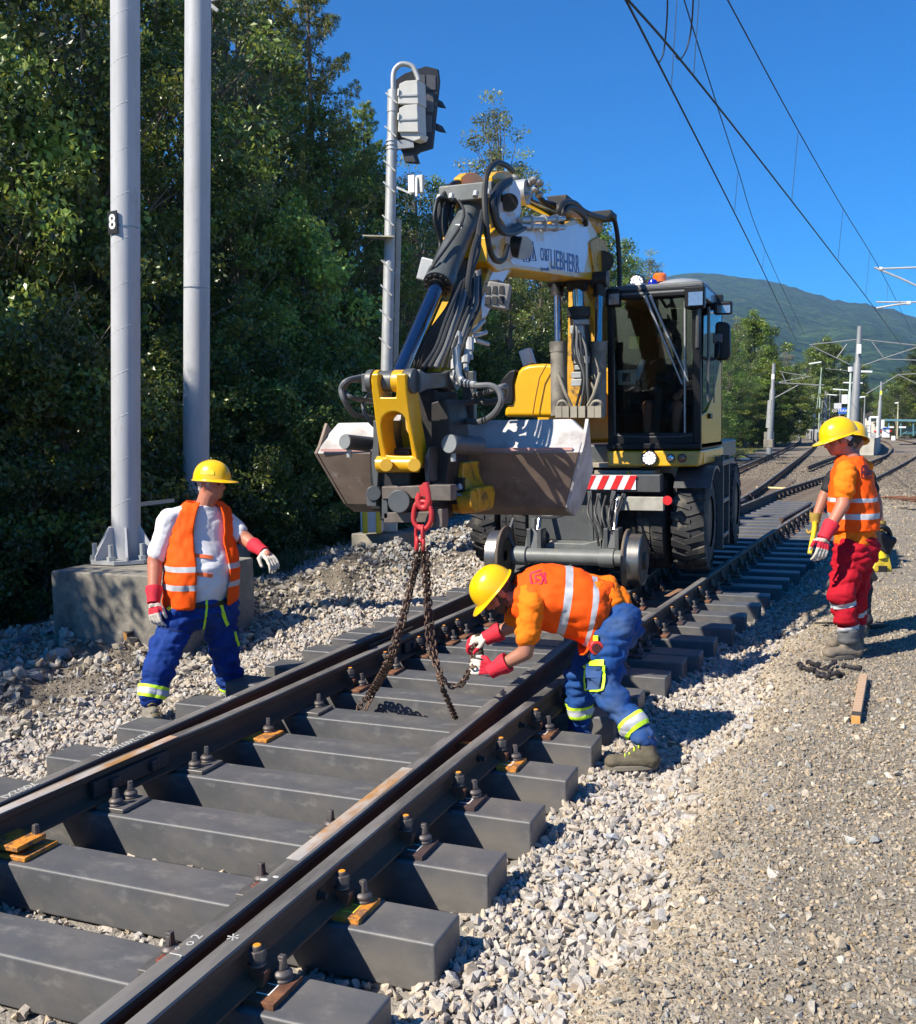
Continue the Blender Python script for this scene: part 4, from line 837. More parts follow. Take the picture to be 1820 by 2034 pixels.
for i, (b, t, Y, lab, par, mm, r) in enumerate([((1588, 852), (1592, 780), 120, 'thin far mast with a small lamp arm over the vanishing track', [('lamp_arm', ((1592, 790), (1552, 789)), .04, None), ('luminaire', (1572, 796, 1585, 799), .2, m_lum)], None, .13),
   ((1546, 852), (1550, 763), 110, 'lattice far mast close right of the pale left mast', [('cantilever', ((1548, 778), (1584, 782)), .022, None), ('cantilever', ((1550, 790), (1586, 770)), .03, None), ('cantilever', ((1551, 797), (1620, 790)), .03, None)], None, .22),
   ((1627, 812), (1632, 730), 130, 'green lattice mast with lamp arm left of the platform signs', [('leg', ((1633, 730), (1623, 812)), .06, m_green), ('lamp_arm', ((1632, 719), (1607, 723)), .08, m_lum), ('cantilever', ((1607, 768), (1638, 764)), .04, None), ('cantilever', ((1640, 732), (1700, 738)), .03, None)], m_green, .1),
   ((1667, 850), (1669.5, 774), 90, 'double-arm platform lamp with flat heads, left one', [('lamp_arm', ((1655, 773), (1685, 775)), .05, m_lum)], None, .07),
   ((1646, 845), (1649, 784), 100, 'smaller double-arm platform lamp behind the left one', [('lamp_arm', ((1638, 783), (1663, 785)), .05, m_lum)], None, .07),
   ((1684, 850), (1691, 730), 70, 'stout far post with white head left of the big mast', [('head', ((1690, 729), (1690, 738)), .16, m_white), ('crosspiece', ((1687, 737), (1704, 738)), .05, None)], mat('post_palegreen', (.45, .52, .46), .6), .12),
   ((1702, 855), (1706.5, 738), 75, 'lamp post with one arm right behind the big mast', [('lamp_arm', ((1707, 738), (1733, 738.5)), .07, m_lum)], None, .1),
   ((1693, 850), (1694.8, 761), 85, 'far lamp with T-shaped arms beside the big mast', [('lamp_arm', ((1676, 760), (1714, 761)), .05, m_lum)], None, .08),
   ((1715, 866), (1718.6, 789), 70, 'slim platform lamp right of the big mast', [('lamp_arm', ((1702, 790), (1719, 788)), .05, m_lum)], None, .06),
   ((1783, 850), (1784.6, 800), 110, 'yellowish street lamp behind the shelter', [('lamp_arm', ((1785, 800), (1778, 801)), .07, m_lum)], mat('post_ochre', (.4, .38, .25), .7), .09),
   ((1775, 850), (1776, 806), 120, 'slim grey street post beside the yellowish lamp', [('head', ((1776, 806), (1776, 809)), .06, None)], None, .08),
   ((1616, 852), (1620.5, 808), 95, 'short post with white box left of the platform', [('box', (1615.5, 822, 1619.5, 829), .3, m_white)], None, .06),
   ((1629, 852), (1634, 797), 90, 'plain slim post at the left end of the platform', [('cap', ((1632, 797), (1640, 797)), .03, None)], None, .07),
   ((1638, 850), (1640.5, 777), 100, 'white lattice mast on the platform', [('box', (1635, 812, 1640, 819), .3, m_white), ('brace', ((1643, 778), (1642, 838)), .04, None)], None, .14)]):
    fm(lab, Y, b, t, r, 'lamp_post' if 'lamp' in lab else 'far_mast', 'lamp post' if 'lamp' in lab else 'mast', par, m=mm)
# platform
g0 = [atz(x, y, 0) for x, y in ((1650, 897), (1744, 901))]
pc0, pc1 = V(1.35, 62.5, 0), V(4.05, 61.2, 0)
top = [V(.2, 61.5, 0), V(2.95, 60.2, 0), V(2.9, 75, 0), V(2.2, 95, 0), V(.9, 120, 0), (V(-2.6, 160, 0)), V(-5.5, 160, 0), V(-1.4, 118, 0), V(-.35, 92, 0), V(-.1, 75, 0)]
top = [atz(x, y, .95) for x, y in ((1690, 870), (1742.5, 870), (1750, 866), (1740, 861), (1722, 857.5), (1690, 854), (1608, 852), (1602, 854), (1640, 862), (1662, 866))]
mb = MB(); mb.prism([V(p.x, p.y, .95) for p in top], (0, 0, -1.1)); pf = tag(mb.build('platform', mat('platform_concrete', (.42, .40, .35), .9, var=.1, col2=(.3, .28, .25), c2lo=.5, c2hi=.7, c2scale=1.5), None, V(top[0].x, top[0].y, 0), 20), 'pale concrete station platform end beyond the right worker', 'platform')
def far_box(name, label, cat, x0, y0, x1, y1, Y, dep, m, parts=(), group=None):
    p, q = aty(x0, y0, Y), aty(x1, y1, Y); c = V((p.x+q.x)/2, Y, min(p.z, q.z)); o = empty(name, c, label, cat, group)
    MB().box(((p.x+q.x)/2, Y, (p.z+q.z)/2), (abs(q.x-p.x), dep, abs(p.z-q.z))).build('body', m, o, bevel=.02)
    for nm, (a, b, c_, d), dd, mm in parts:
        p, q = aty(a, b, Y), aty(c_, d, Y); MB().box(((p.x+q.x)/2, Y-dep/2-.02, (p.z+q.z)/2), (abs(q.x-p.x), dd, abs(p.z-q.z))).build(nm, mm, o)
    return o
m_blue = mat('sign_blue', (.02, .12, .5), .5); m_dk = mat('dark_frame', (.03, .035, .045), .5); m_teal = mat('teal_roof', (.10, .22, .26), .5); m_red = mat('car_red', (.55, .02, .03), .35, coat=.5)
sg_ = far_box('station_sign', 'blue station name sign on the platform', 'sign', 1665.5, 810, 1682, 822, 85, .15, m_blue)
lettering('sign_writing', 'OSTRAVICE', .3, aty(1674, 816, 84.85), (1, 0, 0), (0, 0, 1), m_white, sg_, .002)
far_box('notice_board', 'tall white blank board above the blue station sign', 'sign', 1672.5, 784, 1684, 802, 86, .3, m_white)
far_box('notice_board', 'pale grey wide board left of the white blank board', 'sign', 1657, 801, 1672, 812, 84, .3, mat('board_palegrey', (.5, .5, .52), .6))
far_box('equipment_cabinet', 'white cabinet with blue band by the shelter', 'cabinet', 1753, 848, 1767, 869, 66, .9, m_white, [('band', (1753, 849, 1767, 852), .04, m_blue)])
ks = far_box('kilometre_stone', 'small white kilometre stone in the grass at the right', 'stone', 1771, 866, 1779, 875, 56, .25, m_white)
far_box('shelter_panel', 'white information panel left of the shelter', 'sign', 1749, 834, 1757, 852, 80, .2, m_white)
mb = empty('portal_sign', aty(1738, 868, 68), 'white framed gate with dark name board on the platform', 'sign'); PGT = mb
for x in (1728.5, 1744): MB().tube([aty(x, 869, 68), aty(x, 829, 68)], .07, 8).build('post', m_white, PGT)
MB().tube([aty(1728.5, 829, 68), aty(1745, 829, 68)], .07, 8).build('crossbar', m_white, PGT)
nb = MB().prism([aty(x, y, 68) for x, y in ((1730, 831), (1743, 831), (1743, 837), (1730, 837))], (0, .08, 0)).build('name_board', m_dk, PGT)
rl = empty('platform_railing', aty(1715, 868, 64), 'thin grey metal railing on the platform end', 'railing')
for y in (845, 851, 858): MB().tube([aty(1700, y, 64), aty(1730, y+1, 64)], .025, 6).build('rail', m_mast, rl)
for x in (1701, 1712, 1722, 1730): MB().tube([aty(x, 845, 64), aty(x, 868, 64)], .025, 6).build('post', m_mast, rl)
gt = empty('barrier', aty(1620, 853, 92), 'small barred barrier at the left platform end', 'barrier')
for y in (839, 846, 852): MB().tube([aty(1613, y, 92), aty(1625, y, 92)], .03, 6).build('rail', m_mast, gt)
for x in (1613, 1619, 1625): MB().tube([aty(x, 839, 92), aty(x, 854, 92)], .03, 6).build('post', m_mast, gt)
sh = empty('bus_shelter', aty(1790, 868, 85), 'open shelter with teal roof at the right edge', 'shelter')
MB().prism([aty(x, y, 85) for x, y in ((1757, 832), (1850, 834), (1850, 838), (1757, 836))], (0, 3.5, 0)).build('roof', m_teal, sh)
for x in (1766, 1790, 1815, 1838): MB().tube([aty(x, 836, 85.2), aty(x, 866, 85.2)], .06, 8).build('post', m_teal, sh)
MB().prism([aty(x, y, 88) for x, y in ((1785, 846), (1850, 847), (1850, 856), (1785, 856))], (0, .1, 0)).build('glass_wall', mat('teal_glass', (.10, .2, .2), .15), sh)
for a, b in ((1766, 1776), (1786, 1800)): MB().prism([aty(x, y, 84.8) for x, y in ((a, 847), (b, 847), (b, 850), (a, 850))], (0, .1, 0)).build('white_panel', m_white, sh)
# parked car
def car(label, x0, x1, yb, Y, m):
    p, q = aty(x0, yb, Y), aty(x1, yb, Y); L = q.x-p.x; o = empty('parked_car', ((p.x+q.x)/2, Y, 0), label, 'car'); z0 = max(0, p.z)
    s = L/4.0; P = [(0, .3), (.05, .75), (.75, .92), (1.25, 1.42), (2.7, 1.45), (3.5, .98), (3.95, .9), (4.0, .35)]
    MB().prism([V(p.x+a*s, Y, z0+b*s) for a, b in P], (0, 1.7*s, 0)).build('body', m, o, bevel=.05)
    MB().prism([V(p.x+a*s, Y-.01, z0+b*s) for a, b in [(1.0, .95), (1.35, 1.36), (2.6, 1.38), (3.2, .98)]], (0, .03, 0)).build('window', m_dk, o)
    for a in (.75, 3.2): MB().cyl((p.x+a*s, Y-.02, z0+.3*s), (p.x+a*s, Y+.2, z0+.3*s), .31*s, n=18).build('wheel', m_black, o)
car('red car parked behind the thin pale mast', 1736, 1772, 862, 95, m_red); car('dark teal car parked under the shelter at the right edge', 1792, 1826, 866, 100, mat('car_teal', (.03, .12, .14), .35, coat=.5))
# houses behind the trees
for lab, (x0, y0, x1, y1), Y, rc in [('white house with dark roof half hidden by trees', (1718, 818, 1742, 838), 160, (.06, .05, .05)), ('pale yellow house low behind the platform', (1740, 836, 1760, 850), 150, (.10, .05, .04))]:
    p, q = aty(x0, y0, Y), aty(x1, y1, Y); w = q.x-p.x; h = p.z-q.z; b = V((p.x+q.x)/2, Y, q.z-2); o = empty('house', b, lab, 'house')
    MB().box(b+V(0, 4, (h*.6+2)/2), (w, 8, h*.6+2)).build('wall', mat('house_wall', (.65, .6, .5), .8, var=.05), o)
    zt = b.z+2+h*.6; MB().prism([V(p.x-.3, Y-.3, zt), V(q.x+.3, Y-.3, zt), V(b.x, Y-.3, zt+h*.45)], (0, 8.6, 0)).build('roof', mat('house_roof', rc, .8), o)
    for u in (-.25, .25): MB().box((b.x+w*u, Y-.02, zt-h*.28), (w*.16, .1, h*.25)).build('window', m_dk, o)
# yellow hydraulic tool in the grass, timbers, bolts and scraps
p = atz(1478, 915, .05); o = empty('hydraulic_tool', p, 'yellow tool with black hoses lying beside the left far track', 'tool')
MB().box(p+V(0, 0, .14), (.5, .2, .12), Matrix.Rotation(.4, 3, 'Y')).build('body', m_yel, o, bevel=.03)
MB().curve([p+V(-.5, 0, .05), p+V(-.25, -.1, .3), p+V(.1, 0, .25), p+V(.45, .1, .02)], .03, 8).build('hose', m_black, o); MB().cyl(p+V(-.15, -.1, .08), p+V(.3, -.12, .06), .07).build('motor', m_galv, o)
m_wood = mat('cut_wood', (.46, .31, .2), .8, var=.2, vscale=5, stretch=(1, 8, 8), bump=.2); m_wend = mat('wood_end', (.55, .26, .07), .8, var=.2); m_wtar = mat('wood_tarred', (.05, .042, .036), .8, var=.3)
def block(p, q, w, h, label, end=True, tar=.3):
    d = (q-p).normalized(); o = MB().bar(p+V(0, 0, h/2), q+V(0, 0, h/2), w, h).build('wooden_block', m_wood if tar < .9 else m_wtar, None, (p+q)/2, bevel=.004); tag(o, label, 'timber')
    MB().bar(p+V(0, 0, h/2)-d*.004, p+V(0, 0, h/2)+d*.002, w*.97, h*.97).build('end_grain', m_wend, o)
    if tar < .9: MB().bar(p+V(0, 0, h/2)+d*.004, p+V(0, 0, h/2)+d*.10, w*1.01, h*1.01).build('tar_band', m_wtar, o)
block(atz(1700, 1438, .06), atz(1716, 1352, .06), .052, .05, 'pale squared timber with dark end band lying on the right gravel')
block(atz(250, 1273, .0), atz(325, 1250, .05), .07, .075, 'dark tarred timber with orange end by the concrete block', tar=1)
m_yb = mat('yellow_batten', (.72, .6, .3), .7)
for a, b, lab in (((1388+115, 971), (1388+175, 973), 'thin yellow batten lying across the left far track'), ((1655+1, 952), (1692, 960), 'short yellow batten lying in front of the old rail end')):
    p, q = atz(*a, .0), atz(*b, .0); tag(MB().bar(p+V(0, 0, .05), q+V(0, 0, .05), .05, .04).build('batten', m_yb, None, p), lab, 'batten')
m_bolt = mat('used_bolt', (.045, .04, .042), .6, .4, var=.3, vscale=40)
blts = [((1588, 1315), (1612, 1328)), ((1592, 1322), (1620, 1330)), ((1606, 1312), (1628, 1322)), ((1612, 1326), (1640, 1336)), ((1624, 1336), (1650, 1341)), ((1640, 1340), (1668, 1336)), ((1648, 1330), (1678, 1336)), ((1676, 1318), (1712, 1325)), ((1640, 1324), (1660, 1316))]
bw = ['leftmost of', 'second in', 'third in', 'fourth in', 'lowest of', 'low right one in', 'middle right one in', 'rightmost, apart from', 'topmost of']
for i, (a, b) in enumerate(blts):
    p, q = atz(*a, .1), atz(*b, .1); z = float(gz(p.x, p.y))+.02; p.z = z; q.z = z+.012*(i % 3); d = (q-p).normalized()
    mb = MB(); mb.cyl(p, q, .0125, n=10); mb.cyl(p-d*.004, p+d*.02, .024, n=6); mb.cyl(q-d*.03, q-d*.006, .021, n=6)
    tag(mb.build('track_bolt', m_bolt, None, p), f'dark rusty bolt on the gravel, {bw[i]} the little heap', 'bolt', 'heap of used bolts')
for x, y, s, lab in ((1725, 1244, .16, 'flat dark slate piece behind the right worker\'s heel'), (1640, 1240, .09, 'dark flat stone at the gravel edge'), (1794, 1010, .1, 'dark clip piece lying at the right edge'), (1812, 1013, .09, 'second dark clip piece at the right edge')):
    p = atz(x, y, .07); mb = MB(); mb.prism([p+V(-s, -.3*s, .02), p+V(.2*s, -.55*s, .03), p+V(s, .2*s, .02), p+V(.1*s, .5*s, .015)], (0, 0, -.02)); tag(mb.build('slate_piece', m_wtar, None, p), lab, 'stone piece')
mb = MB(); rr = random.Random(3)
p, q = atz(1750, 990, .06), atz(1825, 1000, .06); o = empty('rusty_rods', p, 'heap of rusty rods on the gravel right of the right worker', 'scrap')
for i in range(9): a = p.lerp(q, i/9)+V(0, rr.uniform(-.3, .3), .04); MB().tube([a, a+V(rr.uniform(.3, .6), rr.uniform(-.3, .3), .03)], .02, 6).build('rod', m_plate[0], o)
# ------------------------------------------------------------------ road-rail excavator
m_yp = mat('yellow_paint', (.66, .36, .008), .32, 0, var=.10, vscale=4, spec=.5, coat=.35, col2=(.50, .26, .01), c2lo=.58, c2hi=.72, c2scale=3, c3=(.10, .07, .04), c3lo=.66, c3hi=.76, c3scale=18)
m_yg = mat('yellow_paint_glossy', (.70, .36, .004), .34, 0, var=.05, spec=.35, coat=.12)
m_yd = mat('yellow_paint_dirt_shade', (.52, .27, .01), .5, 0, var=.2, vscale=10, col2=(.12, .07, .03), c2lo=.54, c2hi=.68, c2scale=12, c3=(.30, .24, .16), c3lo=.62, c3hi=.72, c3scale=7)  # deeper, dirtier yellow; on the stick it also paints in shade
m_sheen = mat('boom_sky_sheen', (.62, .56, .56), .3, 0, var=.06, vscale=3, coat=.5, col2=(.60, .36, .03), c2lo=.60, c2hi=.63, c2scale=1.7)  # whitish colour stands in for sky sheen on glossy yellow paint
m_gry = mat('machine_grey', (.075, .08, .082), .45, .1, var=.15, vscale=8, c3=(.2, .17, .13), c3lo=.62, c3hi=.74, c3scale=11)
m_lgry = mat('axle_grey', (.14, .15, .145), .5, .1, var=.15, vscale=8, c3=(.26, .2, .13), c3lo=.58, c3hi=.7, c3scale=9)
m_dk2 = mat('greasy_black', (.014, .013, .013), .55, .1, var=.3, vscale=9, c3=(.06, .045, .035), c3lo=.55, c3hi=.7, c3scale=8)
m_chr = mat('chrome', (.42, .41, .40), .22, 1.0, var=.1, vscale=12); m_chb = mat('blued_rod', (.22, .25, .31), .16, 1.0, var=.1, vscale=3)
m_hose = mat('rubber_hose', (.018, .018, .018), .55, 0, var=.2, vscale=30); m_hoseg = mat('grey_hose', (.11, .115, .12), .55, 0, var=.15, vscale=80)
m_bkt = mat('worn_bucket_steel', (.20, .15, .115), .6, .15, var=.2, vscale=6, col2=(.13, .10, .08), c2lo=.5, c2hi=.65, c2scale=4, c3=(.34, .30, .27), c3lo=.6, c3hi=.72, c3scale=10)
m_bktw = mat('bucket_sunlit_pale', (.46, .445, .435), .6, 0, var=.14, vscale=5, col2=(.31, .28, .26), c2lo=.48, c2hi=.64, c2scale=4, c3=(.22, .16, .13), c3lo=.60, c3hi=.72, c3scale=14)
m_tyre = mat('tyre_rubber', (.030, .030, .031), .85, 0, var=.25, vscale=6, col2=(.13, .115, .09), c2lo=.53, c2hi=.68, c2scale=5)
m_steelw = mat('polished_wheel', (.26, .25, .235), .36, .9, var=.15, vscale=9, stretch=(6, 1, 1)); m_wrust = mat('wheel_rust', (.13, .10, .075), .7, .2, var=.3, vscale=9)
m_red = mat('hook_red', (.50, .03, .035), .5, .1, var=.25, vscale=16, col2=(.25, .07, .05), c2lo=.55, c2hi=.68, c2scale=14)
m_refw = mat('reflective_white', (.75, .75, .74), .4); m_refr = mat('reflective_red', (.60, .02, .02), .4)
m_tan = mat('dusty_plank', (.34, .29, .22), .8, var=.2)
def glass_mat(name, tint, refl=.06):
    m = bpy.data.materials.new(name); m.use_nodes = True; N = m.node_tree.nodes; L = m.node_tree.links; N.remove(N['Principled BSDF']); out = N['Material Output']
    t = N.new('ShaderNodeBsdfTransparent'); t.inputs[0].default_value = (*tint, 1); g = N.new('ShaderNodeBsdfGlossy'); g.inputs['Roughness'].default_value = .02
    f = N.new('ShaderNodeFresnel'); f.inputs[0].default_value = 1.5; x = N.new('ShaderNodeMixShader'); L.new(f.outputs[0], x.inputs[0]); L.new(t.outputs[0], x.inputs[1]); L.new(g.outputs[0], x.inputs[2]); L.new(x.outputs[0], out.inputs[0]); return m
m_glass = glass_mat('cab_glass', (.80, .84, .82)); m_cabdk = mat('cab_black', (.007, .007, .008), .45, spec=.3, var=.1); m_int = mat('cab_interior', (.03, .03, .032), .8, var=.1)
m_lamp = mat('lamp_glow', (1, .97, .92), .3, var=0, emit=1.6); m_lens = mat('lamp_lens', (.3, .32, .34), .08, .6, var=.2, vscale=40)
EX = empty('road_rail_excavator', (-1.42, 11.5, .2), 'yellow road-rail excavator with raised arm, black cab and wide bucket', 'excavator')
def E(name, mb, m, parent=None, smooth=35, bevel=0, seg=2): return mb.build(name, m, parent or EX, smooth=smooth, bevel=bevel, seg=seg)
XS = -1.22
bp = lambda pts, X: [atx(x, y, X) for x, y in pts]
# boom
def side_plate(name, pts, X, w, m, parent=None, bevel=.012): return E(name, MB().prism(bp(pts, X), (-w, 0, 0)), m, parent, 20, bevel)
BO = [(968, 470), (985, 452), (1031, 447), (1122, 444), (1146, 432), (1169, 434), (1186, 462), (1186, 505), (1176, 556), (1139, 551), (1019, 534), (990, 540), (968, 520)]
boom = side_plate('boom', BO, XS, .40, m_yp)
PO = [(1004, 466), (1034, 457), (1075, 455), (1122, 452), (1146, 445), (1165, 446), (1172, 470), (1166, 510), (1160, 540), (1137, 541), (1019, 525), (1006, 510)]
pan = side_plate('sheen_panel', PO, XS+.004, .003, m_sheen, boom, 0)  # thin skin that carries the painted sky sheen
pp = atx(1101, 521, XS+.006); py0, py1 = atx(1097, 521, XS+.006), atx(1153, 533, XS+.006)
m_let = mat('lettering_sky_tint', (.03, .10, .30), .5); m_letk = mat('lettering_black', (.02, .02, .02), .5)  # m_let: blue of the reflected sky painted onto black lettering
def fit_text(txt, h, a, b, m, bold, dz=0, sq=1.0):
    me = text_mesh(txt, h, .001, bold); xs = [v.co.x for v in me.vertices]; w = max(xs)-min(xs); bpy.data.meshes.remove(me)
    lettering('lettering', txt, h, (a+b)/2+V(0, 0, dz), b-a, (0, 0, 1), m, pan, .001, bold, 0, (b-a).length*sq/w)
fit_text('LIEBHERR', .25, atx(1094, 516, XS+.006), atx(1151, 527, XS+.006), m_let, .002)
q0, q1 = atx(1074, 506, XS+.006), atx(1092, 508, XS+.006); fit_text('CH&T', .16, q0, q1, m_let, 0, .0); fit_text('hydraulik', .045, q0, q1, m_let, 0, -.12, .9)
for cx_, cy_ in ((1059, 500), (1046, 502)):
    t0_, t1_, t2_ = atx(cx_-6, cy_+17, XS+.006), atx(cx_+6, cy_+18, XS+.006), atx(cx_-1, cy_-20, XS+.006)
    mb = MB(); mb.tube([t0_, t1_, t2_], .006, 5, True); mb.tube([(t0_+t1_+t2_)/3-V(0, 0, .04), (t0_+t1_+t2_)/3+V(0, 0, .08)], .008, 5); E('warning_triangle', mb, m_let, pan)
# lower boom
LB = [(1186, 470), (1204, 478), (1214, 516), (1211, 565), (1207, 640), (1203, 740), (1199, 830), (1180, 830), (1182, 700), (1184, 570)]
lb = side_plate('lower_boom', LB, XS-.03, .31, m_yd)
mb = MB(); mb.cyl(atx(1197, 520, XS+.03), atx(1197, 520, XS-.46), .12, n=20); E('pivot_pin', mb, m_dk2, lb)
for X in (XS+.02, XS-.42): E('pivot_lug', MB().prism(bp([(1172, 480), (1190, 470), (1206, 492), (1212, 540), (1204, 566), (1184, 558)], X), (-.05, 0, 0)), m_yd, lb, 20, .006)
E('stiffener', MB().bar(aty(1150, 566, 10.62), aty(1192, 650, 10.75), .03, .06), m_yp, lb)
# boom cylinders: chrome rod above, dirty barrel below
for x0, x1, Yc in ((1107, 1112, 10.45), (1191, 1187, 10.55)):
    a, b, c = aty(x0, 555, Yc+.1), aty((x0*.55+x1*.45), 690, Yc), aty(x1, 826, Yc-.05)
    cy_ = E('boom_cylinder', MB().cyl(b, c, .085, .095, 20).cyl(b+V(0, 0, .06), b-V(0, 0, .05), .095, n=20), mat('dirty_barrel', (.21, .19, .155), .7, .1, var=.2, vscale=7, col2=(.10, .09, .08), c2lo=.5, c2hi=.65))
    E('piston_rod', MB().cyl(a, b, .045, n=16), m_chr, cy_); E('rod_eye', MB().cyl(a-V(.09, 0, 0), a+V(.09, 0, 0), .085, n=18).cyl(a+V(0, 0, -.18), a+V(0, 0, -.02), .07, .07, 16), m_dk2, cy_)
a, b, c = aty(1147, 560, 10.5), aty(1150, 620, 10.5), aty(1160, 752, 10.5)
mc_ = E('adjusting_cylinder', MB().cyl(b, c, .10, n=20).cyl(b+V(0, 0, .05), b-V(0, 0, .05), .125, n=20).cyl(b.lerp(c, .62), b.lerp(c, .72), .115, n=20), m_dk2)
E('piston_rod', MB().cyl(a, b, .06, n=16), m_chr, mc_); E('rod_eye', MB().cyl(a-V(.1, 0, 0), a+V(.1, 0, 0), .1, n=18), m_dk2, mc_)
mb = MB(); rr = random.Random(2)
for k in range(9): p = aty(1150+rr.uniform(-4, 6), 640+k*15, 10.38); mb.box(p, (rr.uniform(.06, .16), .07, rr.uniform(.05, .1)))
E('valve_block', mb, m_galvd, mc_, bevel=.008)
for k in range(4): E('hydraulic_hose', MB().curve([aty(1142+k*5, 640+k*9, 10.36), aty(1138+k*9, 700, 10.3), aty(1158+k*3, 745+k*6, 10.3), aty(1144+k*9, 812, 10.4)], .014, 8), m_hoseg if k % 2 else m_hose)
for x0, x1, x2 in ((1108, 1124, 1136), (1192, 1180, 1168)):
    E('hydraulic_pipe', MB().curve([aty(x0, 740, 10.3), aty(x1, 782, 10.3), aty(x2, 806, 10.35)], .018, 8), mat('pipe_beige', (.30, .27, .21), .6, .1, var=.15))
    E('hydraulic_pipe', MB().curve([aty(x0, 818, 10.3), aty(x0+2, 800, 10.25), aty((x0+x2)/2, 798, 10.25), aty(x2, 818, 10.3)], .016, 8), MATS['pipe_beige'])
mb = MB()
for k in range(3): mb.tube([aty(1105, 812+k*6, 10.35), aty(1200, 814+k*6, 10.35)], .025, 8)
for x in (1112, 1126, 1142, 1158, 1176, 1190): mb.box(aty(x, 818, 10.3), (.07, .1, .12))
E('pipe_manifold', mb, MATS['pipe_beige'])
# stick
ST = [(980, 376), (1012, 366), (1030, 392), (1030, 440), (1019, 470), (1018, 540), (1002, 558), (968, 630), (932, 705), (906, 765), (894, 820), (893, 890), (876, 900), (872, 860), (876, 790), (912, 690), (952, 590), (976, 520), (976, 430)]
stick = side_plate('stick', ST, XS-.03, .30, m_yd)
E('sheen_panel', MB().prism(bp([(1003, 500), (1016, 528), (1004, 552), (985, 590), (966, 628), (958, 632), (956, 600), (975, 548)], XS-.026), (-.003, 0, 0)), m_sheen, stick)
for X, pts in ((XS-.0, [(979, 370), (978, 350), (988, 341), (1003, 339), (1017, 345), (1023, 357), (1020, 372), (1000, 380)]), (XS-.33, [(918, 370), (917, 352), (928, 343), (944, 342), (958, 350), (962, 362), (950, 376)])):
    E('cylinder_lug', MB().prism(bp(pts, X) if X > XS-.1 else [atx(x+0, y, X) for x, y in pts], (-.07, 0, 0)), m_yg, stick, 30, .008)
E('head_plate', MB().prism(bp([(995, 385), (1006, 360), (1024, 358), (1034, 380), (1036, 420), (1028, 446), (1006, 452), (994, 430)], XS+.03), (-.04, 0, 0)), mat('head_plate_sheen', (.55, .50, .49), .35, 0, var=.1, vscale=4, coat=.3, col2=(.55, .29, .02), c2lo=.50, c2hi=.54, c2scale=2.6, c3=(.10, .07, .06), c3lo=.60, c3hi=.66, c3scale=6), stick, 20, .006)  # whitish share of the plate's colour imitates reflected sky
E('head_boss', MB().cyl(atx(1012, 402, XS+.03), atx(1012, 402, XS+.08), .07, n=24), m_dk2, stick)
p0_, p1_ = atx(898, 386, XS-.18), atx(972, 380, XS-.18)
cp = atx(938, 388, XS-.18); E('cylinder_bracket', MB().box(cp+V(-.01, -.0, .0), (.44, .26, .13)), m_lgry, stick, 30, .012)
for dx in (-.2, -.1, .1, .2): E('grease_fitting', MB().cyl(cp+V(dx, -.18, -.02), cp+V(dx, -.20, -.06), .022, n=10), m_galv, stick)
# stick cylinder on top of the boom
a, b, c = atx(1022, 384, XS-.2), atx(1105, 424, XS-.2), atx(1182, 448, XS-.2)
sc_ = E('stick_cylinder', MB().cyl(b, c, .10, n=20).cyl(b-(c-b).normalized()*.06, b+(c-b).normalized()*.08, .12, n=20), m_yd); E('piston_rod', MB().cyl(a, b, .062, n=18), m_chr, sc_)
E('rod_eye', MB().cyl(a-V(.12, 0, 0), a+V(.12, 0, 0), .11, n=18), m_galvd, sc_)
for k, (y0, y1) in enumerate(((437, 434), (449, 452))):
    p, q = atx(1034, y0, XS+.06), atx(1120, y1, XS+.06); o = E('hydraulic_pipe', MB().tube([p, q], .024, 10), m_galv)
    for u in (.2, .5, .78): E('pipe_clip', MB().cyl(p.lerp(q, u-.02), p.lerp(q, u+.02), .04, n=12), m_galv, o)
# bucket cylinder along the stick, facing the camera
XB = XS-.20
a, b, c = atx(938, 412, XB), atx(870, 566, XB), atx(789, 752, XB)
ca = (b-a).normalized(); o_ = E('bucket_cylinder', MB().cyl(a, b-ca*.12, .098, n=28).cyl(b-ca*.12, b, .112, n=28), mat('cylinder_grey', (.085, .095, .095), .42, .1, var=.1, vscale=5, col2=(.13, .14, .14), c2lo=.5, c2hi=.7))
for k in range(12):
    ax1 = ca.orthogonal().normalized(); ax2 = ca.cross(ax1); d = ax1*math.cos(k*math.pi/6)+ax2*math.sin(k*math.pi/6); E('gland_bolt', MB().cyl(b+d*.085, b+d*.085+ca*.02, .015, n=8), m_dk2, o_)
E('gland', MB().cyl(b, b+ca*.03, .07, n=24), m_dk2, o_); E('piston_rod', MB().cyl(b, c, .055, n=24), m_chb, o_)
E('cylinder_decal', MB().box(a.lerp(b, .36)+V(.02, -.095, .03), (.055, .006, .06), Matrix.Rotation(-.5, 3, 'X')), m_white, o_)
E('sensor_box', MB().box(atx(854, 538, XB-.2), (.13, .15, .17), Matrix.Rotation(.3, 3, 'Y')), m_galvd, None, 35, .012)
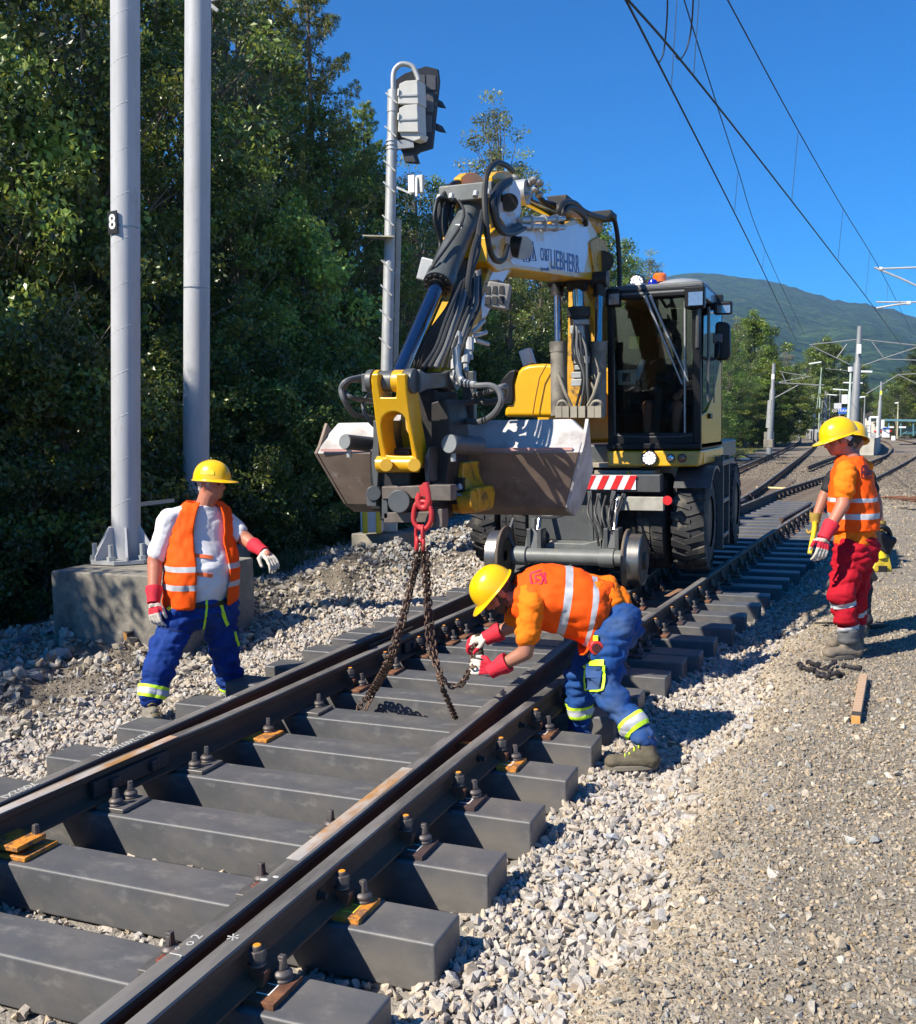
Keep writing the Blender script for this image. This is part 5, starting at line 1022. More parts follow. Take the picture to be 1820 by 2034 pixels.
# hoses around the arm head
H_ = lambda pts, r=.026, X=XS, m=None: E('hydraulic_hose', MB().curve([atx(x, y, X+dx) for x, y, dx in pts], r*.8, 8), m or m_hose)
H_([(1019, 340, .0), (1005, 328, .05), (985, 324, .08), (968, 345, .1), (963, 390, .1), (966, 440, .12), (972, 490, .12), (984, 516, .1), (1000, 515, .1), (1008, 488, .06)], .028)
H_([(1012, 362, .06), (996, 374, .1), (985, 395, .12), (984, 425, .13), (993, 450, .13), (1010, 458, .1), (1030, 448, .06)], .034)
H_([(1014, 357, .05), (992, 368, .1), (978, 400, .14), (984, 440, .14), (1000, 462, .14), (1022, 462, .1), (1042, 452, .06)], .03)
H_([(917, 362, -.35), (898, 366, -.36), (880, 392, -.36), (872, 430, -.36), (876, 480, -.34), (890, 500, -.3)], .026)
H_([(920, 372, -.3), (900, 380, -.34), (888, 410, -.34), (884, 450, -.34), (893, 480, -.3)], .034); H_([(905, 392, -.3), (897, 420, -.3), (898, 452, -.28), (906, 470, -.2)], .026)
for k in range(3): H_([(908, 396+k*3, -.26), (884-k*5, 392, -.34), (868-k*2, 405+k*4, -.36), (867-k*2, 440, -.36), (874, 486, -.34), (868-k*3, 520, -.33), (858, 548, -.32)], .014)
H_([(912, 398, -.2), (922, 420, -.12), (916, 446, -.12), (895, 480, -.16), (866, 520, -.2), (852, 542, -.25)], .013)
H_([(960, 420, .06), (952, 460, .1), (948, 500, .1), (935, 540, .1), (930, 580, .1), (935, 640, .08)], .03); H_([(955, 450, .08), (940, 500, .12), (932, 545, .12), (926, 600, .1), (922, 650, .08)], .026)
for k in range(7):
    x = 866+k*9; H_([(x+52-k*3, 560-k*4, .06), (x+34, 600, .12), (x+18, 640, .12), (x, 690, .1), (x-26+k*4, 730, .06)], .015+.004*(k % 3), XS, m_hoseg if k in (2, 5) else m_hose)
rr = random.Random(8)
for k in range(6):
    x, y = 905+rr.uniform(-4, 30), 660+k*12; p = atx(x, y, XS+.1); mb = MB(); mb.cyl(p, p+V(.01, -.03, -.09), .030, n=8)
    mb.cyl(p+V(.009, -.028, -.085), p+V(.02, -.04, -.15), .019, n=8); E('hose_coupling', mb, m_galvd)
for k in range(3): E('hose_lever', MB().tube([atx(938+k*3, 660+k*8, XS+.12), atx(962+k*4, 636+k*24, XS+.16)], .016, 8), m_galv)
for k in range(6):
    o = E('hose_guide', MB().bar(atx(868+k*9, 740-k*20, XS-.12), atx(876+k*9, 716-k*20, XS-.12), .05, .03), m_yp, stick, 35, .006)
mb = MB()
for k, (x, y) in enumerate(((1128, 405), (1139, 402), (1150, 407))): pass
H_([(1108, 436, .02), (1112, 412, .05), (1124, 401, .06), (1142, 404, .05), (1158, 418, .04), (1180, 428, .02), (1200, 433, 0)], .036); H_([(1116, 444, .02), (1120, 420, .05), (1132, 411, .06), (1148, 418, .05), (1162, 432, .04), (1164, 446, .02)], .034)
H_([(1068, 384, -.1), (1080, 400, -.08), (1100, 406, -.06), (1112, 416, 0)], .03); H_([(1204, 434, 0), (1214, 428, .04), (1222, 442, .05), (1228, 480, .05), (1231, 540, .05), (1230, 582, .05)], .036)
E('hose_clamp', MB().box(atx(1112, 402, XS-.1), (.2, .2, .1)).box(atx(1198, 430, XS-.1), (.26, .3, .08)), m_dk2, None, 35, .01)
mb = MB(); p = atx(1048, 378, XS-.1)
for k in range(14): mb.ell(p+V(rr.uniform(-.12, .12), rr.uniform(-.15, .15), rr.uniform(-.08, .1)), (.038, .038, .03), 8, 6)
E('valve_cluster', mb, mat('valve_grey', (.25, .25, .245), .45, .3))
E('pump_motor', MB().cyl(atx(1014, 488, XS-.02), atx(1034, 492, XS+.06), .085, n=24), m_dk2, stick); E('motor_flange', MB().cyl(atx(1036, 492, XS+.06), atx(1039, 492, XS+.08), .095, n=12), m_galvd, stick)
for k in range(8):
    H_([(950-k*2, 470+k*6, -.14+.01*k), (940-k*4, 530, -.02), (915-k*3, 600, .0), (888-k*5, 660, -.04), (862-k*5, 715, -.08), (842-k*3, 742, -.12)], .022-.001*k, XS-.12)
# work lamp hanging below the stick
c = atx(990, 588, XS+.12); wl = E('work_lamp', MB().box(c, (.17, .16, .19), Matrix.Rotation(.2, 3, 'Y') @ Matrix.Rotation(.25, 3, 'Z')), mat('lamp_box_grey', (.24, .23, .21), .6), stick, 35, .015)
mb = MB()
for i in range(3):
    for j in range(2): mb.box(c+V(-.05+.05*i, -.085+.012*i, -.04+.075*j), (.038, .03, .055))
E('lamp_lens', mb, m_black, wl); E('lamp_top', MB().box(c+V(-.03, 0, .10), (.11, .15, .02)), m_black, wl)
# H-link
YL0 = 5.75
def hl(x, y): return aty(x, y, YL0+.18*(y-757)/160)
OUT = [(737, 742), (752, 742), (752, 764), (756, 789), (786, 789), (787, 764), (786, 742), (806, 742), (808, 775), (816, 838), (832, 925), (822, 934), (806, 922), (782, 922), (770, 932), (758, 922), (748, 860), (738, 778)]
HOLE = [(782-25*math.cos(t), 842-24*math.sin(t)) for t in [math.pi*i/14 for i in range(15)]]+[(812, 870), (818, 906), (792, 906), (767, 904), (760, 870)]
def holed(outer, hole, ext):
    bm = bmesh.new(); es = []
    for loop in (outer, hole):
        vv = [bm.verts.new(p) for p in loop]; es += [bm.edges.new((vv[i], vv[(i+1) % len(vv)])) for i in range(len(vv))]
    r = bmesh.ops.triangle_fill(bm, edges=es, use_beauty=True, use_dissolve=False)
    ex = bmesh.ops.extrude_face_region(bm, geom=bm.faces[:]); bmesh.ops.translate(bm, vec=ext, verts=[v for v in ex['geom'] if isinstance(v, bmesh.types.BMVert)])
    bmesh.ops.recalc_face_normals(bm, faces=bm.faces); bm.verts.index_update()
    mb = MB(); mb.add([v.co.copy() for v in bm.verts], [[v.index for v in f.verts] for f in bm.faces]); bm.free(); return mb
mbh = holed([hl(x, y) for x, y in OUT], [hl(x, y) for x, y in HOLE], V(0, .19, 0))
lk = E('bucket_link', mbh, m_yd if False else m_yp, None, 30, .012)
for xa, xb, r, m in ((733, 745, .075, m_gry), (747, 757, .072, m_yp), (757, 784, .066, m_gry), (784, 806, .072, m_yp), (808, 826, .08, m_gry)):
    p, q = aty(xa, 757, YL0+.1), aty(xb, 757, YL0+.1); E('link_pin', MB().cyl(p, q, r, n=24), m, lk, 35, .006)
p, q = aty(752, 922, YL0+.2), aty(830, 922, YL0+.2); E('link_bar', MB().cyl(p, q, .055, n=20), m_yp, lk)
for x in (768, 824): E('link_boss', MB().cyl(aty(x-1, 924, YL0+.06), aty(x, 924, YL0+.3), .045, n=20), m_yp, lk, 35, .008)
for X, xx in ((0, 0),):
    a, b = aty(822, 757, YL0+.12), atx(884, 757, XS-.02); E('side_link', MB().prism([a+V(0, 0, .075), a+V(0, .1, .05), b+V(0, -.1, .05), b+V(0, 0, .075), b+V(0, .08, .0), b+V(0, 0, -.075), b+V(0, -.1, -.05), a+V(0, .1, -.05), a+V(0, 0, -.075)], (.05, 0, 0)), m_gry, lk, 30, .008)
    a2 = a+V(-.36, .02, 0); b2 = b+V(-.30, 0, 0); E('side_link', MB().bar(a2, b2, .05, .12), m_gry, lk, 30, .008); E('link_pin', MB().cyl(b+V(.09, 0, 0), b+V(-.34, 0, 0), .065, n=20), m_gry, lk)
# quick coupler with tilt cylinders
cpl = E('quick_coupler', MB().box(aty(800, 950, 6.25), (.30, .42, .42)).box(aty(870, 870, 6.5), (.16, .4, .66)).box(aty(828, 1008, 6.2), (.40, .36, .16)), m_dk2, None, 30, .02)
for pts in ([(741, 835), (752, 835), (753, 905), (750, 965), (744, 968), (741, 960), (737, 915), (741, 880)], [(852, 886), (853, 905), (851, 935), (852, 957), (845, 957), (842, 930), (844, 905)]):
    E('side_plate', MB().prism([aty(x, y, 6.0) for x, y in pts], (0, .45, 0)), m_gry, cpl, 30, .006)
E('side_plate', MB().prism([aty(x, y, 6.15) for x, y in ((856, 800), (885, 792), (893, 830), (895, 900), (885, 975), (857, 975))], (0, .35, 0)), m_dk2, cpl, 30, .01)
E('cross_beam', MB().bar(aty(766, 978, 5.95), aty(892, 976, 5.95), .12, .085), mat('beam_brown', (.12, .10, .085), .6, .2, var=.25, vscale=14), cpl, 30, .008)
E('end_block', MB().box(aty(880, 978, 5.86), (.15, .1, .10)), MATS['beam_brown'], cpl, 30, .006)
E('roller', MB().cyl(aty(792, 996, 5.84), aty(808, 996, 6.0), .075, n=24), m_gry, cpl, 30, .006)
E('lower_bar', MB().bar(aty(775, 1026, 6.0), aty(880, 1024, 6.0), .2, .07), MATS['beam_brown'], cpl, 30, .006); E('end_block', MB().box(aty(872, 1028, 5.9), (.09, .1, .12)), MATS['beam_brown'], cpl, 30, .006)
E('lug', MB().prism([aty(x, y, 5.9) for x, y in ((758, 990), (766, 985), (770, 1000), (771, 1030), (758, 1032))], (0, .2, 0)), m_gry, cpl, 30, .006)
E('lower_pin', MB().cyl(aty(742, 980, 5.9), aty(750, 978, 6.1), .05, n=16).box(aty(743, 996, 5.95), (.07, .08, .06)), m_gry, cpl, 30, .005)
for fc, bk, r in (((685.5, 877.5), (748, 884), .052), ((893, 881.5), (952, 886), .063)):
    a = aty(*fc, 6.02); b = aty(*bk, 6.35); tc_ = E('tilt_cylinder', MB().cyl(a, b, r, n=28), m_gry, cpl, 35, .006); E('cylinder_cap', MB().cyl(a-(b-a).normalized()*.006, a+(b-a).normalized()*.004, r*.93, n=28), mat('cap_grey', (.20, .215, .22), .5, .1, var=.12), tc_)
    E('port', MB().cyl(a.lerp(b, .12), a.lerp(b, .12)-V(0, 0, r+.05), .018, n=10), m_galvd, tc_)
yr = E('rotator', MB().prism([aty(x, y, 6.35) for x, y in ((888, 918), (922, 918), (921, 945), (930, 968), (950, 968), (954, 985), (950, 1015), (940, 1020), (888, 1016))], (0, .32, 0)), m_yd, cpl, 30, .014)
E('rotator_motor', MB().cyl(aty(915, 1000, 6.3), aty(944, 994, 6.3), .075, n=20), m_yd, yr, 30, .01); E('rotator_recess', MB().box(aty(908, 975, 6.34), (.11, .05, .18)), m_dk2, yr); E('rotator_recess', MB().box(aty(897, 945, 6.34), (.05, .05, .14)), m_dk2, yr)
for a_, b_ in (((898, 972), (915, 966)), ((906, 984), (920, 988))): E('fitting', MB().cyl(aty(*a_, 6.28), aty(*b_, 6.26), .022, n=10), m_galvd, yr)
# hoses at the coupler
Hy = lambda pts, r, Y, m=m_hoseg: E('hydraulic_hose', MB().curve([aty(x, y, Y+dy) for x, y, dy in pts], r, 8), m)
Hy([(737, 745, .3), (712, 750, .2), (688, 757, .1), (678, 772, .1), (684, 795, .1), (704, 822, .2), (740, 830, .4)], .019, 5.9); Hy([(737, 760, .3), (706, 754, .2), (688, 762, .1), (684, 778, .1), (700, 790, .1), (740, 797, .4)], .019, 5.95)
Hy([(745, 772, .4), (722, 800, .3), (730, 830, .3), (748, 850, .4)], .014, 5.9)
Hy([(905, 745, .1), (918, 762, .1), (945, 766, 0), (975, 766, 0), (992, 778, 0), (995, 800, 0), (978, 825, .05), (950, 838, .2), (918, 834, .3)], .021, 6.2); Hy([(944, 785, .4), (965, 780, .2), (990, 771, .05), (1004, 768, .1), (1000, 790, .2), (975, 798, .3), (940, 797, .4), (905, 808, .4)], .021, 6.25)
Hy([(905, 690, .1), (908, 730, .1), (918, 756, .1), (945, 765, .0)], .024, 6.2, m_galv)
for x in (928, 937): E('hose_post', MB().box(aty(x, 785, 6.7), (.06, .06, .34)), m_gry, cpl, 35, .01)
# bucket: a wide ditching bucket, outer shell towards the camera
PR = [(6.98, 1.925, 0), (6.92, 1.93, 0), (6.80, 1.755, .0), (6.74, 1.70, .0), (6.92, 1.30, .12), (6.96, 1.275, .13), (7.10, 1.22, .12), (7.24, 1.32, .1), (7.30, 1.55, .05), (7.26, 1.60, .05), (7.2, 1.38, .1), (7.1, 1.29, .12), (7.0, 1.36, .12), (6.90, 1.70, 0)]
xl_, xr_ = -2.43, -.36
ring = lambda x, s: [V(x+s*t*1.25-(s*.10 if i in (0, 1) else 0)*0, y, z) for i, (y, z, t) in enumerate(PR)]
NB = 20; rings = []
for i in range(NB+1): u = i/NB; rings.append([V((xl_+1.25*t)*(1-u)+(xr_-1.25*t)*u, y+.012*math.sin(u*9+z*5), z-.10*max(0, abs(u-.5)*2-.93)/.07*(1 if z > 1.8 else 0)) for y, z, t in PR])
mb = MB(); mb.loft(rings); n = len(PR)
for k in range(NB):
    for j in (0, 1, 2): mb.m[k*n+j] = 1  # pale top band: sunlight on the tilted face put into the colour
bk = E('bucket', mb, [m_bkt, m_bktw], None, 30, .010)
for x, s in ((xl_, 1), (xr_, -1)):
    E('side_plate', MB().prism([V(x+s*t*1.25+s*.005, y, z) for y, z, t in PR[1:9]], (-s*.025, 0, 0)), m_bktw if s < 0 else m_bkt, bk, 30, .004)
E('welded_ridge', MB().bar(V(xl_+.05, 6.735, 1.722), V(xr_-.05, 6.735, 1.722), .02, .02), mat('ridge_red', (.45, .25, .22), .7), bk)
for x in (-1.75, -1.42): E('bucket_bracket', MB().prism([V(x, 6.75, 1.72), V(x, 6.6, 1.9), V(x, 6.75, 1.98), V(x, 7.1, 1.95)], (.06, 0, 0)), m_bktw, bk, 30, .006)
E('hydraulic_hose', MB().curve([aty(1036, 1000, 9.6), aty(1060, 1018, 9.5), aty(1090, 1024, 9.5), aty(1120, 1018, 9.5), aty(1142, 1002, 9.6)], .035, 8), m_hoseg)
# undercarriage
uc = E('undercarriage', MB().box((-1.42, 13.0, .92), (1.15, 3.8, .55)).box((-1.42, 11.45, .8), (2.1, .35, .35)).box((-1.42, 14.0, .8), (2.1, .35, .35)), m_dk2, None, 30, .03)
E('front_panel', MB().box((-1.55, 10.95, .9), (1.0, .12, .62)), m_gry, uc, 30, .02)
a, b = aty(1172, 960, 10.75), aty(1312, 960, 10.75)
fb = E('front_beam', MB().box(((a.x+b.x)/2-.45, 10.85, (a.z+b.z)/2), (b.x-a.x+.9, .2, .19)), m_gry, uc, 30, .01)
sp_ = E('warning_board', MB().box(((a.x+aty(1262, 960, 10.7).x)/2-.42, 10.738, (a.z+b.z)/2+.01), (aty(1262, 960, 10.7).x-a.x+.84, .012, .155)), m_refw, fb)
for k in range(9):
    x = a.x-.82+k*.15; z = (a.z+b.z)/2+.01; E('red_stripe', MB().prism([V(x, 10.728, z-.075), V(x+.075, 10.728, z-.075), V(x+.145, 10.728, z+.075), V(x+.07, 10.728, z+.075)], (0, .005, 0)), m_refr, sp_)
E('deck_plank', MB().box((-1.1, 11.2, 1.44), (.62, .5, .05)).box((-.95, 11.1, 1.36), (.66, .4, .05)), m_tan, uc, 30, .006)
E('lifting_lug', MB().prism([aty(x, y, 10.85) for x, y in ((1240, 946), (1248, 935), (1256, 946))], (0, .05, 0)), m_yp, fb)
br = E('lamp_bracket', MB().box(aty(1268, 1000, 10.8), (.56, .1, .15)), mat('bracket_dirty', (.36, .35, .3), .7, .1, var=.25, vscale=8), uc, 30, .008)
E('tail_reflector', MB().cyl(aty(1326, 994, 10.73), aty(1326, 994, 10.8), .05, n=20), m_refr, br)
# lugged dual tyres
def tyre(x0, x1, yc, zc, r, lug=True, label=None):
    w = x1-x0; mb = MB(); mb.lathe([(r*.52, 0), (r*.80, -.0), (r*.93, .02), (r*.965, .06), (r*.965, w-.06), (r*.93, w-.02), (r*.80, w), (r*.52, w)], (x0, yc, zc), (1, 0, 0), 48)
    if lug:
        for k in range(22):
            for s in (0, 1):
                t = (k+.5*s)/22*2*math.pi; c, sn = math.cos(t), math.sin(t); t2 = t+.16; c2, s2 = math.cos(t2), math.sin(t2); rr0, rr1 = r*.95, r*1.0; dt = .075
                xa, xb = (x0+.005, x0+w*.58) if s == 0 else (x1-.005, x1-w*.58)
                P = lambda x, tt, rr: V(x, yc+math.cos(tt)*rr, zc+math.sin(tt)*rr)
                poly = [P(xa, t, rr1), P(xa, t+dt*1.9, rr1), P(xb, t2+dt*1.3, rr1), P(xb, t2, rr1)]; low = [P(xa, t-.02, rr0*.97), P(xa, t+dt*1.9+.02, rr0*.97), P(xb, t2+dt*1.3+.02, rr0*.97), P(xb, t2-.02, rr0*.97)]
                mb.add(low+poly, [(4, 5, 6, 7), (0, 1, 5, 4), (1, 2, 6, 5), (2, 3, 7, 6), (3, 0, 4, 7), (3, 2, 1, 0)])
                sh = [P(xa, t, rr1), P(xa, t+dt*1.9, rr1), P(xa-(.012 if s == 0 else -.012), t+dt*1.9, r*.86), P(xa-(.012 if s == 0 else -.012), t, r*.86)]
                mb.add(sh, [(0, 1, 2, 3)])
    else:
        for k in range(40):
            t = k/40*2*math.pi; P = lambda x, tt, rr: V(x, yc+math.cos(tt)*rr, zc+math.sin(tt)*rr)
            for xa, xb in ((x0+.03, x0+.09), (x0+.11, x0+.17), (x0+.19, x1-.03)):
                dt = .06; a = [P(xa, t, r*.95), P(xa, t+dt*2, r*.95), P(xb, t+dt*2+.04, r*.95), P(xb, t+.04, r*.95)]; b = [P(xa, t, r*.99), P(xa, t+dt*2, r*.99), P(xb, t+dt*2+.04, r*.99), P(xb, t+.04, r*.99)]
                mb.add(a+b, [(4, 5, 6, 7), (0, 1, 5, 4), (1, 2, 6, 5), (2, 3, 7, 6), (3, 0, 4, 7)])
    o = E('tyre', mb, m_tyre, None, 30); xf = x1-.03
    E('rim', MB().lathe([(.001, -.02), (.12, -.02), (.13, .0), (r*.45, -.05), (r*.54, .0), (r*.54, .03), (.001, .03)], (xf-.02, yc, zc), (1, 0, 0), 32), m_dk2, o); return o
for yc in (11.45, 14.15):
    for x0, x1, l in ((-.44, -.08, True), (-.84, -.5, False), (-2.42, -2.06, False), (-2.78, -2.46, True)): tyre(x0, x1, yc, .79, .55, l)
for k in range(2): E('step', MB().box((-.14, 12.4, .55+.42*k), (.24, .62, .05)), m_gry, uc, 30, .008)
E('step_frame', MB().box((-.14, 12.1, .95), (.24, .05, 1.1)).box((-.14, 12.7, .95), (.24, .05, 1.1)).box((-.2, 12.6, 1.42), (.36, 1.2, .06)), m_gry, uc, 30, .008)
E('fender', MB().lathe([(.60, 0), (.63, 0), (.63, .4), (.60, .4)], (-.42, 11.45, .79), (1, 0, 0), 10, R(20), R(95)), m_gry, uc)
# rail axle
ra = E('rail_axle', MB().cyl(aty(1018, 1103, 10.4), aty(1240, 1109, 10.4), .085, n=28).cyl(aty(1022, 1103, 10.4), aty(1048, 1104, 10.4), .105, n=28).cyl(aty(1192, 1108, 10.4), aty(1222, 1109, 10.4), .10, n=28), m_lgry, None, 35, .008)
for x in (-.74, -2.21):
    s = 1 if x > -1.4 else -1
    w_ = E('rail_wheel', MB().lathe([(.06, -s*.05), (.325, -s*.065), (.325, -s*.04), (.30, -s*.03), (.282, -s*.02), (.276, s*.10), (.26, s*.11), (.08, s*.07)], (x, 10.4, .465), (1, 0, 0), 48), m_steelw if True else m_wrust)
    E('wheel_disc', MB().cyl((x+s*.06, 10.4, .465), (x+s*.108, 10.4, .465), .235, n=36).cyl((x+s*.1, 10.4, .465), (x+s*.15, 10.4, .465), .09, n=20), m_wrust, w_); E('flange', MB().lathe([(.2, -s*.07), (.328, -s*.068), (.331, -s*.05), (.325, -s*.04), (.29, -s*.03)], (x, 10.4, .465), (1, 0, 0), 48), m_wrust, w_)
for px in (1050, 1203):
    p = aty(px, 1070, 10.45); arm = E('axle_arm', MB().box(p+V(0, .1, -.02), (.05, .2, .26)).box(p+V(.12, .1, -.02), (.05, .2, .26)), m_gry, None, 30, .01); E('lift_rod', MB().cyl(p+V(.06, .12, .0), p+V(.06, .35, .45), .028, n=14).cyl(p+V(-.02, .1, .04), p+V(.15, .1, .04), .05, n=16), m_chr, arm)
    E('bracket', MB().prism([aty(px-8, 1090, 10.45), aty(px+26, 1090, 10.45), aty(px+22, 1062, 10.5), aty(px+10, 1048, 10.5), aty(px-4, 1060, 10.5)], (0, .06, 0)), m_gry, arm, 30, .008)
E('axle_cover', MB().prism([aty(x, y, 10.6) for x, y in ((1062, 1094), (1090, 1078), (1160, 1080), (1194, 1072), (1196, 1098), (1064, 1100))], (0, .3, 0)), m_lgry, ra, 30, .01)
for x0, y0, x1, y1 in ((1172, 975, 1176, 1080), (1190, 980, 1192, 1060), (1220, 975, 1205, 1060), (1240, 980, 1218, 1040), (1060, 1030, 1056, 1090)): E('hanger', MB().bar(aty(x0, y0, 10.75), aty(x1, y1, 10.7), .05, .04), m_gry, uc, 30, .005)
for k in range(5): E('hydraulic_hose', MB().curve([aty(1172+k*16, 985, 10.7), aty(1168+k*14, 1020, 10.55), aty(1184+k*10, 1052, 10.5), aty(1190+k*12, 1085, 10.5)], .013, 6), m_hose)
E('hydraulic_hose', MB().curve([aty(1020, 1030, 10.7), aty(1012, 1060, 10.5), aty(1022, 1085, 10.4), aty(1036, 1092, 10.4)], .016, 8), m_hoseg)
# revolving deck and cab
E('turntable', MB().cyl((-1.42, 12.6, 1.2), (-1.42, 12.6, 1.42), .75, n=40), m_dk2); E('deck', MB().box((-1.42, 13.0, 1.55), (2.5, 3.6, .24)), m_gry, None, 30, .03)
E('rear_body', MB().box((-1.55, 14.0, 2.15), (2.2, 1.6, 1.0)).box((-.66, 13.0, 2.05), (.98, .4, .9)), m_yg, None, 30, .06, 3)
HD = [(1000, 828), (1006, 795), (1014, 766), (1026, 740), (1036, 729), (1050, 724), (1075, 722), (1104, 723), (1106, 828)]
hd = E('hood', MB().prism([aty(x, y, 11.3) for x, y in HD], (0, 2.2, 0)), m_yg, None, 40, .05, 4)
E('hood_intake', MB().prism([aty(x, y, 11.27) for x, y in ((980, 803), (985, 778), (997, 752), (1012, 736), (1026, 733), (1020, 760), (1021, 790), (1017, 805))], (0, 1.8, 0)), m_cabdk, hd, 40, .02); E('hood_line', MB().tube([aty(x, y, 11.235) for x, y in ((1086, 724), (1072, 750), (1064, 790), (1058, 826))], .008, 6), mat('line_brown', (.22, .10, .01), .6), hd)  # thin brown line down the hood front
E('exhaust', MB().box(aty(1048, 710, 11.8), (.14, .14, .2), Matrix.Rotation(-.3, 3, 'Y')), m_galv, hd, 30, .01); E('front_cover', MB().box((-2.05, 11.5, 1.52), (1.1, .3, .3)), m_yg, None, 30, .03)
cx0, cx1, cy0, cy1, cz0, cz1 = -1.14, -.12, 10.9, 12.75, 1.62, 3.34
cab = E('cab', MB().box(((cx0+cx1)/2, (cy0+cy1)/2, cz0+.03), (cx1-cx0, cy1-cy0, .06)).box(((cx0+cx1)/2, cy1-.04, cz0+.5), (cx1-cx0-.04, .06, 1.0)).box(((cx0+cx1)/2, cy1-.07, cz1-.28), (cx1-cx0-.04, .06, .5)).box((cx0+.19, cy1-.05, cz0+.9), (.34, .06, 1.6)).box((cx1-.14, cy1-.05, cz0+.9), (.24, .06, 1.6)).box((cx0+.02, (cy0+cy1)/2+.4, cz0+.35), (.03, cy1-cy0-.85, .7)).box((cx0+.02, cy1-.45, cz0+.9), (.03, .9, 1.6)), m_cabdk, None, 30, .01)
skirt = E('cab_skirt', MB().prism([V(cx0, cy0, cz0-.02), V(cx0+.02, cy0-.02, cz0-.19), V(cx1-.02, cy0-.02, cz0-.19), V(cx1, cy0, cz0-.02)], (0, .5, 0)).box((cx1-.22, (cy0+cy1)/2+.2, cz0-.10), (.44, cy1-cy0-.1, .16)), m_yp, cab, 30, .02, 3)
def fpt(u, w): # front glass plane, slightly leaning back to the roof
    return V(cx0+(cx1-cx0)*u, cy0+.10*(1-w), cz0+(cz1-cz0)*w)
E('pillar', MB().bar(fpt(.035, 0), fpt(.05, 1), .07, .09, (0, 1, 0)), m_cabdk, cab, 30, .015); E('pillar', MB().bar(fpt(.955, 0), fpt(.945, 1), .085, .10, (0, 1, 0)), m_cabdk, cab, 30, .015)
for x in (cx0+.03, cx1-.03): E('pillar', MB().bar((x, cy1-.05, cz0), (x, cy1-.1, cz1), .06, .09, (0, 1, 0)), m_cabdk, cab, 30, .01)
E('pillar', MB().bar((cx1-.02, 11.95, cz0+.5), (cx1-.03, 11.95, cz1), .05, .10, (0, 1, 0)), m_cabdk, cab, 30, .01)
E('windscreen_frame', MB().bar(fpt(0, .045), fpt(1, .045), .05, .20), m_cabdk, cab, 30, .015); E('windscreen_frame', MB().bar(fpt(0, .97), fpt(1, .97), .06, .10), m_cabdk, cab, 30, .015)
rf = E('roof', MB().box(((cx0+cx1)/2, (cy0+cy1)/2+.05, cz1+.02), (cx1-cx0+.02, cy1-cy0-.02, .07)).box(((cx0+cx1)/2+.02, cy0+.12, cz1-.05), (cx1-cx0-.1, .3, .05)), mat('roof_grey', (.10, .105, .11), .5, var=.15), cab, 30, .03, 3)
mb = MB(); mb.ell(((cx0+cx1)/2+.22, cy0+.5, cz1+.05), (.3, .38, .09), 24, 12); E('roof_hatch', mb, mat('hatch_clear', (.30, .31, .32), .3), rf)
E('windscreen', MB().prism([fpt(.07, .09), fpt(.92, .09), fpt(.91, .93), fpt(.08, .93)], (0, .006, 0)), m_glass, cab)
mb = MB(); pts = [fpt(.075, .6), fpt(.075, .13), fpt(.10, .088), fpt(.5, .075), fpt(.88, .085), fpt(.915, .13), fpt(.915, .6)]; mb.tube([p-V(0, .012, 0) for p in spline(pts, 6)], .012, 8); E('glass_seal', mb, m_gry, cab)
def spx(y, z): return V(cx1, y, z)
door = E('door', MB().prism([spx(cy0+.06, cz0), spx(cy1, cz0), spx(cy1, cz0+1.02), spx(cy1-.25, cz0+1.0), spx(11.9, cz0+.58), spx(cy0+.5, cz0+.40), spx(cy0+.08, cz0+.36)], (-.05, 0, 0)), m_yg, cab, 30, .01)
E('door_handle', MB().box(spx(11.5, cz0+.35)+V(.02, 0, 0), (.03, .18, .06)), m_cabdk, door, 30, .01); E('grab_rail', MB().tube([spx(cy0+.1, cz0+1.5)+V(.06, 0, 0), spx(cy0+.1, cz0+.5)+V(.06, 0, 0)], .016, 8), m_gry, cab)
E('side_window', MB().prism([spx(cy0+.1, cz0+.38), spx(11.9, cz0+.58), spx(12.45, cz0+1.0), spx(12.6, cz1-.12), spx(cy0+.18, cz1-.12)], (-.006, 0, 0)), m_glass, cab); E('side_rail', MB().bar(spx(cy0+.1, cz1-.06), spx(cy1-.05, cz1-.06), .05, .12), mat('side_rail_grey', (.16, .17, .18), .3, coat=.4), cab, 30, .01)
E('side_window', MB().prism([V(cx0+.02, cy0+.12, cz0+.1), V(cx0+.02, cy1-.1, cz0+.1), V(cx0+.02, cy1-.15, cz1-.1), V(cx0+.02, cy0+.2, cz1-.1)], (.006, 0, 0)), m_glass, cab); E('rear_window', MB().prism([V(cx0+.1, cy1-.05, cz0+.9), V(cx1-.1, cy1-.05, cz0+.9), V(cx1-.1, cy1-.1, cz1-.1), V(cx0+.1, cy1-.1, cz1-.1)], (0, .006, 0)), m_glass, cab)
# interior
E('seat', MB().box((-.68, 12.15, 2.12), (.5, .5, .16)).box((-.68, 12.42, 2.55), (.46, .14, .8)).box((-.68, 12.45, 3.02), (.26, .1, .2)), m_int, cab, 30, .05, 3)
for x in (-.98, -.36): E('console', MB().box((x, 11.95, 2.2), (.16, .55, .2)), m_int, cab, 30, .02)
E('steering_column', MB().bar((-.66, 11.25, 1.68), (-.66, 11.42, 2.3), .07, .07).cyl((-.66, 11.40, 2.30), (-.66, 11.41, 2.32), .17, n=24), m_int, cab)
E('monitor', MB().box((-1.0, 11.3, 2.42), (.2, .05, .17)), m_lightgrey, cab, 30, .01); E('monitor_screen', MB().box((-1.0, 11.27, 2.42), (.09, .01, .1)), m_black, cab); E('yellow_note', MB().box((-.98, 11.6, 2.83), (.12, .01, .14)), m_yel, cab)
